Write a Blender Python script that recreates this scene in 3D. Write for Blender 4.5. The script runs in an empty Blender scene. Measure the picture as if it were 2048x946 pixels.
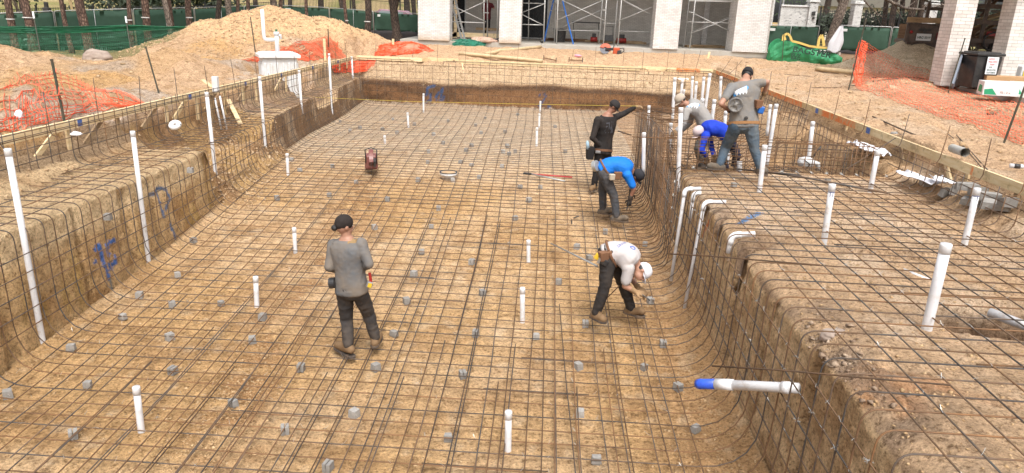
import bpy, math, random
import numpy as np
from mathutils import Vector, Matrix
from math import radians as R_, sin, cos, pi
random.seed(7); rng = np.random.RandomState(11)
S = bpy.context.scene
COL = S.collection
# ---------------------------------------------------------------- camera
FPX, CX, CY, CAMZ = 1443.0, 1024.0, 473.0, 1.95
_d = Vector((862-CX, 5050-CY, FPX)).normalized()
_f = Vector((1112-CX, 18-CY, FPX)).normalized(); _f = (_f - _d*_f.dot(_d)).normalized()
_r = _d.cross(_f)
ROT = Matrix((_r, _f, -_d))                       # rows: world axes in the camera's x right, y down, z forward frame
cd = bpy.data.cameras.new('camera'); cam = bpy.data.objects.new('camera', cd); COL.objects.link(cam)
cd.sensor_width = 36; cd.lens = 36*FPX/2048; cd.clip_end = 1000; cd.clip_start = .05
M3 = ROT @ Matrix(((1,0,0),(0,-1,0),(0,0,-1)))
cam.matrix_world = Matrix.Translation((0,0,CAMZ)) @ M3.to_4x4()
S.camera = cam
# ---------------------------------------------------------------- sky, sun, exposure
W = bpy.data.worlds.new('World'); S.world = W; W.use_nodes = True
nt = W.node_tree; bg = nt.nodes['Background']
sky = nt.nodes.new('ShaderNodeTexSky'); sky.sky_type = 'NISHITA'; sky.sun_disc = False
SUN_EL, SUN_AZ = R_(60), R_(166)
sky.sun_elevation = SUN_EL; sky.sun_rotation = SUN_AZ; sky.air_density = 1.0; sky.dust_density = 6.0; sky.ozone_density = .6
hs = nt.nodes.new('ShaderNodeHueSaturation'); hs.inputs['Saturation'].default_value = .25
nt.links.new(sky.outputs[0], hs.inputs['Color']); nt.links.new(hs.outputs[0], bg.inputs[0]); bg.inputs[1].default_value = .15
sl = bpy.data.lights.new('sun', 'SUN'); sl.energy = 1.2; sl.angle = R_(22); sl.color = (1, .965, .91)
so = bpy.data.objects.new('sun', sl); COL.objects.link(so)
sd = Vector((sin(SUN_AZ)*cos(SUN_EL), cos(SUN_AZ)*cos(SUN_EL), sin(SUN_EL)))
so.rotation_euler = sd.to_track_quat('Z', 'Y').to_euler(); so.location = sd*60
S.view_settings.view_transform = 'Standard'; S.view_settings.look = 'None'; S.view_settings.gamma = 1
S.view_settings.exposure = 0.86
S.view_settings.use_curve_mapping = False
# ---------------------------------------------------------------- helpers
def at(px, py, Y):
    "world point at depth Y on the sight line of a pixel of the 2048 px photograph"
    d = ROT @ Vector((px-CX, py-CY, FPX)); return d*(Y/d.y) + Vector((0,0,CAMZ))
def atz(px, py, z):
    d = ROT @ Vector((px-CX, py-CY, FPX)); return d*((z-CAMZ)/d.z) + Vector((0,0,CAMZ))
def V(*a): return Vector(a)
def smooth(a, b, x):
    t = np.clip((x-a)/(b-a), 0, 1); return t*t*(3-2*t)
def _hash(h):
    h = (h ^ (h >> np.uint32(13)))*np.uint32(1274126177); h = (h ^ (h >> np.uint32(16)))*np.uint32(2246822519)
    return ((h ^ (h >> np.uint32(15))) & np.uint32(0xffff)).astype(np.float32)*np.float32(1/65535)
def noise(x, y, z=0.0):
    x = np.asarray(x, np.float32); y = np.asarray(y, np.float32); flat = np.ndim(z) == 0
    i, j = np.floor(x), np.floor(y); u, v = x-i, y-j; u = u*u*(3-2*u); v = v*v*(3-2*v)
    i = i.astype(np.int32).astype(np.uint32)*np.uint32(374761393); j = j.astype(np.int32).astype(np.uint32)*np.uint32(668265263)
    I1 = i+np.uint32(374761393); J1 = j+np.uint32(668265263)
    def layer(k): return (_hash(i+j+k)*(1-u)+_hash(I1+j+k)*u)*(1-v)+(_hash(i+J1+k)*(1-u)+_hash(I1+J1+k)*u)*v
    z = np.asarray(z, np.float32); k = np.floor(z); w = z-k; w = w*w*(3-2*w); k = (k.astype(np.int64)*2654435 % 4294967291).astype(np.uint32)
    if flat and abs(float(w)-0) < 2 and x.size > 1: return layer(k.reshape(1)[0])*2-1
    return (layer(k)*(1-w)+layer(k+np.uint32(2654435))*w)*2-1
def fbm(x, y, z=0.0, o=4, g=.5):
    s = 0; a = 1; t = 0
    for n in range(o):
        f = 2.03**n; s = s + a*noise(x*f+17.3*n, y*f+5.1*n, z*f+9.7*n); t += a; a *= g
    return s/t
def _h1(i, j, k):
    h = (i*374761393+j*668265263+k*2147483629) & 0xffffffff; h = ((h ^ (h >> 13))*1274126177) & 0xffffffff; h = ((h ^ (h >> 16))*2246822519) & 0xffffffff
    return ((h ^ (h >> 15)) & 0xffff)/65535.0
def fnoise(x, y=0., z=0.):
    i, j, k = math.floor(x), math.floor(y), math.floor(z); u, v, w = x-i, y-j, z-k; u = u*u*(3-2*u); v = v*v*(3-2*v); w = w*w*(3-2*w); r = 0
    for a in (0, 1):
        for b in (0, 1):
            for c in (0, 1): r += (u if a else 1-u)*(v if b else 1-v)*(w if c else 1-w)*_h1(i+a, j+b, k+c)
    return r*2-1

class MB:
    def __init__(s): s.v = []; s.f = []; s.m = []; s.mi = 0
    def add(s, vs, fs):
        n = len(s.v); s.v += [tuple(v) for v in vs]; s.f += [tuple(i+n for i in f) for f in fs]; s.m += [s.mi]*len(fs); return s
    def box(s, c, size, rz=0, ry=0, rx=0, taper=1.0, jit=0):
        a, b, h = size[0]/2, size[1]/2, size[2]/2
        M = Matrix.Translation(c) @ Matrix.Rotation(rz, 4, 'Z') @ Matrix.Rotation(ry, 4, 'Y') @ Matrix.Rotation(rx, 4, 'X')
        vs = [M @ Vector((x*a*(taper if z > 0 else 1)+random.uniform(-jit, jit), y*b*(taper if z > 0 else 1)+random.uniform(-jit, jit), z*h+random.uniform(-jit, jit))) for z in (-1, 1) for y in (-1, 1) for x in (-1, 1)]
        return s.add(vs, [(0,2,3,1),(4,5,7,6),(0,1,5,4),(2,6,7,3),(0,4,6,2),(1,3,7,5)])
    def bar(s, a, b, w, h=None):
        "rectangular bar from a to b, w across, h high"
        a = Vector(a); b = Vector(b); h = h or w; d = (b-a).normalized()
        u = d.cross(Vector((0,0,1)));
        if u.length < 1e-3: u = Vector((1,0,0))
        u.normalize(); n = u.cross(d).normalized(); vs = []
        for p in (a, b):
            for i, j in ((-1,-1),(1,-1),(1,1),(-1,1)): vs.append(p+u*i*w/2+n*j*h/2)
        return s.add(vs, [(3,2,1,0),(4,5,6,7),(0,1,5,4),(1,2,6,5),(2,3,7,6),(3,0,4,7)])
    def tube(s, path, r, n=8, cap=True):
        path = [Vector(p) for p in path]; k = len(path)
        rr = r if isinstance(r, (list, tuple)) else [r]*k
        t0 = (path[1]-path[0]).normalized(); u = t0.orthogonal().normalized(); vs = []; fs = []
        for i, p in enumerate(path):
            t = (path[min(i+1, k-1)]-path[max(i-1, 0)])
            t = t.normalized() if t.length > 1e-9 else t0
            u = (u - t*u.dot(t)); u = u.normalized() if u.length > 1e-6 else t.orthogonal().normalized(); w = t.cross(u)
            for q in range(n):
                a = 2*pi*q/n; vs.append(p + (u*cos(a)+w*sin(a))*rr[i])
        for i in range(k-1):
            for q in range(n):
                a = i*n+q; b = i*n+(q+1) % n; fs.append((a, b, b+n, a+n))
        if cap: fs.append(tuple(range(n))[::-1]); fs.append(tuple((k-1)*n+q for q in range(n)))
        return s.add(vs, fs)
    def lathe(s, prof, c=(0,0,0), n=24, M=None):
        "profile of (radius, z); M places it"
        M = M or Matrix.Translation(c); vs = []; fs = []
        for r, z in prof:
            for q in range(n): a = 2*pi*q/n; vs.append(M @ Vector((r*cos(a), r*sin(a), z)))
        for i in range(len(prof)-1):
            for q in range(n): a = i*n+q; b = i*n+(q+1) % n; fs.append((a, b, b+n, a+n))
        fs.append(tuple(range(n))[::-1]); fs.append(tuple((len(prof)-1)*n+q for q in range(n)))
        return s.add(vs, fs)
    def prism(s, poly, t, M=None):
        "poly in local xy, extruded t along local z"
        M = M or Matrix(); n = len(poly)
        vs = [M @ Vector((x, y, 0)) for x, y in poly] + [M @ Vector((x, y, t)) for x, y in poly]
        return s.add(vs, [tuple(range(n))[::-1], tuple(range(n, 2*n))] + [(i, (i+1) % n, n+(i+1) % n, n+i) for i in range(n)])
    def grid(s, rows):
        h = len(rows); w = len(rows[0])
        return s.add([p for r in rows for p in r], [(j*w+i, j*w+i+1, (j+1)*w+i+1, (j+1)*w+i) for j in range(h-1) for i in range(w-1)])
    def sheet(s, rows, t=.004):
        "grid of points with real thickness"
        h = len(rows); w = len(rows[0]); P = [[Vector(p) for p in r] for r in rows]; N = []
        for j in range(h):
            for i in range(w):
                a = P[j][min(i+1, w-1)]-P[j][max(i-1, 0)]; b = P[min(j+1, h-1)][i]-P[max(j-1, 0)][i]
                q = a.cross(b); N.append(q.normalized() if q.length > 1e-9 else Vector((0,0,1)))
        vs = [p for r in P for p in r]; vs2 = [p-N[i]*t for i, p in enumerate(vs)]; n = len(vs)
        fs = [(j*w+i, j*w+i+1, (j+1)*w+i+1, (j+1)*w+i) for j in range(h-1) for i in range(w-1)]
        fs2 = [tuple(k+n for k in f[::-1]) for f in fs]
        bd = [j*w for j in range(h)] ; e = []
        ring = [i for i in range(w)] + [j*w+w-1 for j in range(1, h)] + [(h-1)*w+i for i in range(w-2, -1, -1)] + [j*w for j in range(h-2, 0, -1)]
        for a, b in zip(ring, ring[1:]+ring[:1]): e.append((b, a, a+n, b+n))
        return s.add(vs+vs2, fs+fs2+e)
    def mesh(s, name, mats, smooth=False, bev=0):
        me = bpy.data.meshes.new(name); me.from_pydata(s.v, [], s.f)
        for m in (mats if isinstance(mats, (list, tuple)) else [mats]): me.materials.append(m)
        if len(me.materials) > 1: me.polygons.foreach_set('material_index', s.m)
        if smooth: me.polygons.foreach_set('use_smooth', [True]*len(s.f))
        me.update(); return me
def obj(name, mb, mat, parent=None, smooth=False, bev=0, kind=None):
    me = mb if isinstance(mb, bpy.types.Mesh) else mb.mesh(name, mat, smooth)
    o = bpy.data.objects.new(name, me); COL.objects.link(o)
    if parent is not None: o.parent = parent; o.matrix_parent_inverse = Matrix.Translation(parent.location).inverted() if parent.rotation_euler[2] == 0 else parent.matrix_basis.inverted()
    if bev:
        b = o.modifiers.new('bevel', 'BEVEL'); b.width = bev; b.segments = 2; b.limit_method = 'ANGLE'; b.angle_limit = R_(40)
    if smooth and bev == 0:
        pass
    if kind: o['kind'] = kind
    return o
def struct(name, mb, mat, smooth=False):
    return obj(name, mb, mat, None, smooth, kind='structure')
def thing(name, label, cat, loc=(0,0,0), group=None):
    o = bpy.data.objects.new(name, None); COL.objects.link(o); o.location = loc; o.empty_display_size = .1
    return tag(o, label, cat, group)
def tag(o, label, cat, group=None):
    o['label'] = label; o['category'] = cat
    if group: o['group'] = group
    return o
def place(name, mesh, label, cat, loc, rz=0, group=None):
    o = bpy.data.objects.new(name, mesh); COL.objects.link(o); o.location = loc; o.rotation_euler = (0,0,rz)
    return tag(o, label, cat, group)
def dup(root, loc, rz, label, group=None):
    r = root.copy(); COL.objects.link(r); r.location = loc; r.rotation_euler = (0,0,rz); r['label'] = label
    if group: r['group'] = group
    for ch in list(root.children):
        c = ch.copy(); COL.objects.link(c); c.parent = r
        for g in list(ch.children): d = g.copy(); COL.objects.link(d); d.parent = c
    return r
# ---------------------------------------------------------------- materials
def newmat(name):
    m = bpy.data.materials.new(name); m.use_nodes = True; t = m.node_tree
    return m, t, t.nodes['Principled BSDF']
def nd(t, typ, **kw):
    n = t.nodes.new(typ)
    for k, v in kw.items():
        if k in ('operation', 'blend_type', 'data_type', 'attribute_name', 'noise_dimensions', 'feature', 'distance', 'wave_type', 'bands_direction', 'offset', 'offset_frequency', 'squash', 'clamp'): setattr(n, k, v)
        else: n.inputs[k].default_value = v
    return n
def pos(t, scale=(1,1,1), obj_=False):
    tc = t.nodes.new('ShaderNodeTexCoord'); mp = t.nodes.new('ShaderNodeMapping'); mp.inputs['Scale'].default_value = scale
    t.links.new(tc.outputs['Object'], mp.inputs[0]); return mp.outputs[0]
def nz(t, vec, scale, detail=6, rough=.6):
    n = t.nodes.new('ShaderNodeTexNoise'); n.inputs['Scale'].default_value = scale; n.inputs['Detail'].default_value = detail; n.inputs['Roughness'].default_value = rough
    t.links.new(vec, n.inputs['Vector']); return n.outputs['Fac']
def ramp(t, fac, stops):
    r = t.nodes.new('ShaderNodeValToRGB'); e = r.color_ramp.elements
    while len(e) < len(stops): e.new(.5)
    for i, (p, c) in enumerate(stops):
        e[i].position = p; e[i].color = (*c, 1) if len(c) == 3 else c
    t.links.new(fac, r.inputs[0]); return r.outputs[0]
def mix(t, a, b, fac, mode='MIX'):
    n = t.nodes.new('ShaderNodeMix'); n.data_type = 'RGBA'; n.blend_type = mode
    for s, v in ((n.inputs[6], a), (n.inputs[7], b), (n.inputs[0], fac)):
        if isinstance(v, (int, float)): s.default_value = v
        elif isinstance(v, tuple): s.default_value = (*v, 1)
        else: t.links.new(v, s)
    return n.outputs[2]
def bump(t, p, h, strength=.5, dist=.01):
    b = t.nodes.new('ShaderNodeBump'); b.inputs['Strength'].default_value = strength; b.inputs['Distance'].default_value = dist
    t.links.new(h, b.inputs['Height']); t.links.new(b.outputs[0], p.inputs['Normal']); return b
def var(t, rnd=True):
    i = t.nodes.new('ShaderNodeObjectInfo'); return i.outputs['Random']
def plain(name, col, rough=.6, dirt=None, dscale=8, amount=.5, metal=0, bmp=0, bscale=60, spec=.5, stops=(.42, .66), vary=0):
    m, t, p = newmat(name); v = pos(t); c = col
    p.inputs['Roughness'].default_value = rough; p.inputs['Metallic'].default_value = metal; p.inputs['Specular IOR Level'].default_value = spec
    f = nz(t, v, dscale*3, 5); base = mix(t, tuple(x*.86 for x in col), tuple(min(1, x*1.1) for x in col), f)
    if dirt:
        g = ramp(t, nz(t, v, dscale, 8, .65), [(stops[0], (0,0,0)), (stops[1], (amount,)*3)]); base = mix(t, base, dirt, g)
    if vary:
        r = var(t); base = mix(t, base, ramp(t, r, [(0, (1-vary,)*3), (1, (1+vary*.3,)*3)]), 1.0, 'MULTIPLY')
    t.links.new(base, p.inputs['Base Color'])
    if bmp: bump(t, p, nz(t, v, bscale, 4), bmp, .004)
    return m
def arcpath3(P, r, n=4):
    out = [P[0]]
    for a, b, c in zip(P, P[1:], P[2:]):
        u = (a-b).normalized()*r; w = (c-b).normalized()*r
        for k in range(n+1): s_ = k/n; out.append((b+u)*(1-s_)**2+b*2*s_*(1-s_)+(b+w)*s_*s_)
    return out+[P[-1]]
# ================================================================ TERRAIN
YF = 28.15                       # foot of the far pit wall
def XL(Y): return np.interp(Y, [3, 7.9, 13, 16.4, 20, 23, 27.6, 30], [-6.1, -6.25, -6.35, -6.65, -6.95, -7.0, -7.4, -7.45])   # lip of the left pit wall
def XB(Y): return np.interp(Y, [3, 6, 8, 10.6, 13, 28], [-6.85, -6.85, -7.0, -7.35, -7.5, -7.62])                            # back of the left bench
def zfloor(Y): return np.interp(Y, [0, 7, 10.5, 13.5, 17, 28.5], [-2.32, -2.27, -2.06, -1.76, -1.66, -1.7])
CP = np.array([(-9,3,-.12),(-9,10,-.12),(-9,18,-.1),(-9,25,.05),(-13,6,-.05),(-15,13,0),(-13,18,.05),(-16,23,-.12),(-18,27,-.35),(-21,31,-.6),(-25,35,-.85),(-34,42,-.8),(-14,37,-.35),(-10,31,0),(-9,36,0),
 (-11,43,-.25),(-13,50,-.4),(-4,31,.12),(0,31,.15),(0,34,.25),(6,32,.15),(6,34.5,.25),(-5,34,.22),(10,33.5,.12),(13,36,.1),(9,28,.0),(7.5,20,-.08),(7.5,12,-.1),(7.5,5,-.12),(11.5,20,-.02),(12.5,14,0),(20,22,.1),(16,29,-.1),(22,33,-.1),(16,41,.2),(22,44,.1),(0,60,.1),(30,60,.2),(-8,60,-.2),(20,5,.1),(-22,14,.1),(-30,25,-.4)], float)
def zout(X, Y):
    num = 0; den = 0
    for x, y, z in CP:
        w = 1/(((X-x)**2+(Y-y)**2)/9+.15)**2; num = num+w*z; den = den+w
    z = num/den
    n = fbm(X/3.1, Y/3.1, 2, 3); z = z + .05*n*smooth(60, 36, Y)
    # heaps of spoil
    def cone(cx, cy, rx, ry, h, p=1.25):
        r = np.sqrt(((X-cx)/rx)**2+((Y-cy)/ry)**2) + .12*fbm(X/1.6, Y/1.6, 5, 3)
        q = np.clip(1-r, 0, 1.2); return h*q**p*(1-.15*q)
    big = np.maximum.reduce([cone(-12.1, 31.3, 4.5, 6.4, 2.10, .95), cone(-14.6, 31.3, 3.0, 5.2, 1.55, .85), cone(-9.9, 31.2, 3.2, 5.0, 1.42, .95), cone(-13.2, 30.6, 4.2, 6.4, 1.55, 1.0)])
    z = z + big
    z = z + cone(-10.9, 20.4, 2.3, 2.4, .62, 1.6) + cone(-9.4, 12.6, 3.6, 4.2, .42, 1.6) + cone(-11.2, 9.4, 3.5, 3.5, .35, 1.5) + cone(-15.2, 19.5, 2.6, 3.4, .62, 1.5) + cone(-18, 21.5, 3, 3, .6, 1.5)
    z = z + cone(-9.0, 30.4, 2.2, 2.0, .42) + cone(-6.3, 31.4, 2.6, 1.4, .35, 1.4) + cone(14.3, 30.6, 3.0, 3.2, 1.75, 1.1) + cone(10.8, 23.5, 2.6, 3.8, .25, 1.5)
    z = z + .10*smooth(.1, .5, fbm(X/1.3, Y/1.3, 8, 3))*smooth(36, 33, Y)*smooth(2, 8, Y)
    z = z - .35*np.exp(-((X-7.1)/.5)**2-((Y-33.9)/.6)**2)                   # hole at the footing
    z = z + 9.5*smooth(58, 150, Y)*smooth(6, -30, X) + .5*smooth(44, 60, Y)*smooth(-10, -22, X)          # grassy hill far left
    return z
def cols(Y):
    xb, xl = float(XB(Y)), float(XL(Y))
    w = 90+max(0, Y-40)*1.6
    br = [-w, -32, -17, -9.3, -7.95, xb-.04, xb+.05, xl-.02, xl+.12, xl+.5, 1.75, 2.26, 2.36, 2.7, 5.75, 6.3, 9, 17, 34, w]
    ct = [16, 60, 120, 30, 18, 4, 32, 46, 12, 225, 16, 52, 12, 95, 20, 60, 90, 40, 16]
    out = []
    for a, b, n in zip(br, br[1:], ct): out.append(np.linspace(a, b, n, endpoint=False))
    return np.concatenate(out+[np.array([w])])
rowsY = np.concatenate([np.arange(1.6, 12.5, .042), np.arange(12.5, 12.66, .012), np.arange(12.66, 27.9, .045), np.arange(27.9, 28.5, .018), np.arange(28.5, 36, .07), np.arange(36, 46, .2), np.arange(46, 90, 1.2), np.arange(90, 401, 10.)])
XX = np.stack([cols(y) for y in rowsY]); YY = np.repeat(rowsY[:, None], XX.shape[1], 1)
def bench(Y):      # level of the left bench, with the crumbled stretch and the two washouts
    z = -.76 - .0*Y
    z = z - .5*smooth(12.9, 13.5, Y)*smooth(17.2, 16.6, Y)
    z = z - .38*smooth(21.2, 21.5, Y)*smooth(24.2, 23.8, Y)
    return z
def zpit(X, Y):
    zf = zfloor(Y); xb, xl = XB(Y), XL(Y); zb = bench(Y); zo = -.36-.16*smooth(12.5, 14, Y)
    crumb = smooth(12.9, 13.3, Y)*smooth(17.4, 16.8, Y)
    t1 = np.clip((X+7.95)/(xb-.04+7.95), 0, 1)
    z = zo + (zb+.12-zo)*t1**.8
    z = np.where(X > xb-.04, zb+.12 - .12*np.clip((X-xb+.04)/.09, 0, 1), z)
    wallz = zb + (zf-zb)*np.clip((X-xl+.02)/.14, 0, 1)
    soft = zb + (zf-zb)*smooth(xl-.35, xl+.62, X)
    z = np.where(X > xl-.02, wallz, z); z = np.where(crumb > 0, z*(1-crumb)+np.where(X > xb, soft, z)*crumb, z)
    z = np.where((X > xl+.12) & (crumb <= 0), zf, z)
    # coves at the foot of the walls
    z = z + .09*np.exp(-np.clip(X-xl-.12, 0, 9)/.12)*(X > xl+.12)
    zr = np.where(Y < 12.56, -.62, -.62 + (-1.28+.62)*np.clip((Y-12.56)/.06, 0, 1))
    zr = zr - (.17+.08*noise(Y/.5, 3.3, 1.))*np.exp(-np.clip(X-2.36, 0, 9)/.13)*(Y < 12.56)
    wr = np.clip((X-2.26)/.10, 0, 1)
    zz = zf + (zr-zf)*wr
    z = np.where(X > 2.26, zz, z)
    z = z + .10*np.exp(-np.clip(2.26-X, 0, 9)/.13)*(X <= 2.26)*(X > 0)*(Y < 16.9)
    # past the spa the pool widens to the right
    wide = smooth(16.7, 16.95, Y); zw = zf + (-.35-zf)*smooth(4.6, 6.0, X)
    z = np.where((Y > 16.7) & (X > 1.9), z*(1-wide)+zw*wide, z)
    spaR = smooth(5.35, 6.1, X)*smooth(12.5, 12.7, Y)*smooth(17, 16.7, Y); z = z*(1-spaR) + (-.3)*spaR
    # right edge up to the form board
    z = np.where(X > 5.75, z + (-.40-z)*smooth(5.7, 6.1, X), z)
    z = np.where(X > 6.12, z + (-.2-z)*smooth(6.12, 6.3, X), z)
    return z
ZO = zout(XX, YY); ZP = zpit(XX, YY)
inx = smooth(-7.97, -7.93, XX)*smooth(6.32, 6.26, XX)
inx = (XX > -7.95)*(XX < 6.3)*1.0
# far wall: foot at YF, steep to about -.95, then a crumbling slope to the form board
wob = .10*fbm(XX/1.1, ZO*0+3, 1, 3)
t = YY-YF-wob
zwall = np.where(t < .16, ZP+(-.88-ZP)*np.clip(t/.16, 0, 1), -.88 + .62*np.clip((t-.16)/.55, 0, 1)**1.2)
ZI = np.where(t > 0, np.maximum(zwall, ZP), ZP)
notch = np.exp(-((XX+4.75)/.55)**2)*smooth(.1, .2, t)*smooth(.75, .5, t)
ZI = ZI - .28*notch
iny = (YY < 28.86)*1.0
Z = np.where((inx*iny) > 0, ZI, ZO)
# soften: the outer ground near the boards
far_ = smooth(30.6, 29.2, YY)*(YY >= 28.86)*smooth(-8.4, -7.6, XX)*smooth(6.9, 6.2, XX); Z = np.where(far_ > 0, Z*(1-far_)+np.minimum(Z, -.13)*far_, Z)
near = smooth(-9.4, -8.0, XX)*(XX < -7.9)*(YY < 29); Z = Z*(1-near) + np.minimum(Z, -.2)*near
hole = np.exp(-((XX+8.7)/1.0)**4-((YY-23.0)/1.25)**4)                          # hole round the tank
Z = Z - 1.15*hole*(XX < -7.3)*smooth(-7.2, -7.7, XX)
# roughness of the dirt
inside = (inx*iny) > 0
floorm = inside & (XX > XL(YY)+.1) & (XX < 2.27) & (t < 0)
ledge = inside & (XX > 2.34) & (YY < 12.56)
clod = np.clip(fbm(XX/.21, YY/.21, 1, 3), -.2, 1); fine = fbm(XX/.075, YY/.075, 3, 3)
BX = np.interp(YY, [5.85, 7.3, 8.85, 10.4, 12.7, 14, 17, 19], [-3.1, -3.33, -3.55, -3.5, -3.65, -3.7, -4.3, -4]); band_ = np.exp(-((XX-BX)/.42)**2)*smooth(5, 6.5, YY)*smooth(20, 16, YY)
amp = np.where(floorm, .022+.03*band_, np.where(ledge, .028, .05)); amp = np.where((YY > 38) | (XX > 17) | (XX < -24), 0, amp)
patch = smooth(-.1, .35, fbm(XX/1.2, YY/1.9, 6, 3))
Z = Z + amp*(clod*(.45+.9*patch) + .5*fine) 
outm = ~inside & (YY < 38)
Z = Z + np.where(outm, .065*np.clip(fbm(XX/.42, YY/.42, 6, 4), -.25, 1)*(.35+.9*smooth(-.2, .3, fbm(XX/2.4, YY/2.4, 9, 2)))*np.where(XX < -7.9, 1.5, .7), 0)
Z = Z + np.where(outm, .07*fbm(XX/.8, YY/.8, 4, 4) , 0)
crumbA = inside & (XX < XL(YY)+.4) & (YY > 12.9) & (YY < 17.4)
Z = Z + np.where(crumbA, .22*fbm(XX/.45, YY/.45, 4, 4), 0)
Z = Z + np.where(inside & (XX < XB(YY)), .12*smooth(-7.9, -7.5, XX)*fbm(XX/.5, YY/.5, 4.4, 4), 0)
Z = Z + np.where(inside & (t > .2), .10*fbm(XX/.5, YY/.5, 4.9, 4), 0)
# vehicle ruts on the left
rut = np.exp(-(((XX+13.2)*.55+(YY-17.5)*.83)/.32)**2)*smooth(-17.5, -15.5, XX)*smooth(-9.2, -10.2, XX)
Z = Z - .10*rut*(1+.5*np.sin(XX*14+YY*5))
# trenches and holes on the ledge
for (x0, y0, x1, y1, w, d) in [(3.5, 8.42, 4.3, 8.17, .22, .30), (4.3, 8.17, 6.0, 7.95, .17, .26), (3.3, 10.65, 6.0, 10.95, .17, .22), (3.95, 6.35, 4.35, 6.3, .44, .48), (4.3, 6.5, 6.2, 6.6, .36, .45), (4.6, 9.5, 5.9, 9.4, .12, .12), (2.9, 7.2, 3.3, 7.1, .12, .08), (2.30, 8.4, 2.85, 8.5, .17, .24), (2.2, 9.65, 2.75, 9.95, .15, .22), (2.2, 10.7, 2.6, 10.8, .15, .18), (2.9, 9.3, 3.1, 9.25, .12, .1)]:
    dx, dy = x1-x0, y1-y0; q = np.clip(((XX-x0)*dx+(YY-y0)*dy)/(dx*dx+dy*dy), 0, 1); D = np.hypot(XX-x0-q*dx, YY-y0-q*dy) + .05*fbm(XX/.2, YY/.2, 7, 3)
    Z = Z - d*smooth(w, w*.45, D)*ledge
Z = np.where(ledge, Z + .045*fbm(XX/.55, YY/.55, 41, 3), Z); Z = np.where(ledge, Z + .10*np.exp(-((XX-2.6)/.35)**2-((YY-5.2)/.9)**2)*fbm(XX/.15, YY/.15, 9, 3), Z)
# break the walls: push their faces in and out, cut the pipe chases
def wallpush(cx, half, zz):
    n = .020*fbm(YY/.6, zz/.35, 3, 4) + .016*fbm(YY/.11, zz/.10, 5, 3); return n
XX2 = XX.copy()
wl = inside & (XX > XL(YY)-.03) & (XX < XL(YY)+.14) & (t < 0)
XX2 = np.where(wl, XX+wallpush(0, 0, Z)*.9, XX2)
for yc, w in ((7.45, .13), (10.15, .13), (12.95, .2), (10.9, .05), (8.95, .03)): XX2 = np.where(wl, XX2-.11*np.exp(-((YY-yc-.05*Z)/w)**4)*smooth(-.7, -.95, Z), XX2)
wr_ = inside & (XX > 2.24) & (XX < 2.37) & (YY < 12.56)
XX2 = np.where(wr_, XX2+wallpush(0, 0, Z), XX2)
for yc, w in ((10.6, .16), (9.72, .15), (8.35, .15), (5.75, .11), (7.0, .04)): XX2 = np.where(wr_, XX2+.16*np.exp(-((YY-yc-.06*Z+.05*np.sin(Z*6))/w)**4), XX2)
fw = inside & (t > 0) & (t < .2)
YY2 = np.where(fw, YY+.05*fbm(XX/.6, Z/.4, 2, 4), YY)
# colour of the soils (albedo), painted by place of the material, with some shade painted in
def lerp(a, b, f): return a*(1-f[..., None])+np.array(b)*f[..., None]
shp = XX.shape
C = np.ones(shp+(3,))*np.array([.46, .31, .19])
n1 = fbm(XX/2.3, YY/2.3, 1, 4); n2 = fbm(XX/.6, YY/.6, 2, 4); n3 = fbm(XX/.18, YY/.18, Z/.18, 3)
C = lerp(C, (.44, .27, .12), smooth(-.15, .35, n1)*(XX < -7.9)*(YY < 28)); C = lerp(C, (.40, .33, .27), smooth(.05, .3, fbm(XX/1.7, YY/1.7, 31, 4))*(XX < -7.9)*(YY < 30)*.8); C = lerp(C, (.30, .18, .09), smooth(.1, .4, n3)*(XX < -7.7)*(YY < 36)*.6)
C = lerp(C, (.46, .34, .235), smooth(-.1, .4, n2)*(XX > 6)*.8)
C = lerp(C, (.33, .25, .18), smooth(.0, .4, n1)*(XX < -7.9)*(YY > 18)*(YY < 23)*.7)
C = lerp(C, (.55, .36, .20), smooth(.4, .9, Z)*(YY > 24)*(YY < 40))
C = lerp(C, (.44, .27, .10), smooth(0, .4, n1)*smooth(.3, .9, Z)*smooth(29, 26, YY)*.6)
C = lerp(C, (.60, .50, .36), smooth(.05, .25, Z)*(XX > 11)*(XX < 17)*(YY > 27)*(YY < 33.5)*.95)
# far ground: leaf litter, then grass
C = lerp(C, (.25, .15, .09), smooth(33, 35.5, YY+n2*1.5)*(XX < -5.5)*smooth(.9, .3, Z))
C = lerp(C, (.20, .17, .08), smooth(23.5, 26, YY+.2*XX+4.2+n2*1.5)*(XX < -14.5)*smooth(.8, .4, Z))
C = lerp(C, (.17, .17, .055), smooth(46, 54, YY+n1*3)*(.5+.5*smooth(-.2, .3, n1)))
C = lerp(C, (.33, .22, .09), smooth(110, 150, YY)*(XX > -40)*.8)
C = lerp(C, (.24, .15, .09), smooth(33.5, 36, YY)*(XX > 11.5)*smooth(60, 50, YY))
fl = floorm
C = np.where(fl[..., None], lerp(np.ones(shp+(3,))*np.array([.50, .315, .145]), (.56, .39, .23), smooth(-.2, .35, n1)*.8), C)
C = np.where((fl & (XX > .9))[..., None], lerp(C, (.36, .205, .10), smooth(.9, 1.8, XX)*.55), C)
C = np.where(fl[..., None], lerp(C, (.37, .22, .10), smooth(.0, .4, n2)*.55), C); n4 = fbm(XX/.16, YY/.11, 21, 4); C = np.where(fl[..., None], lerp(C, (.27, .16, .075), smooth(.12, .42, n4)*.6*(.4+.6*patch)), C)
C = np.where(fl[..., None], lerp(C, (.53, .43, .32), smooth(13.5, 20, YY)*.8), C)
C = np.where(fl[..., None], lerp(C, (.60, .48, .34), smooth(.22, .5, n3)*.35), C)
C = np.where(fl[..., None], lerp(C, (.31, .165, .07), band_*smooth(-.25, .25, fbm(XX/.25, YY/.25, 51, 4))*.75), C)
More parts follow.
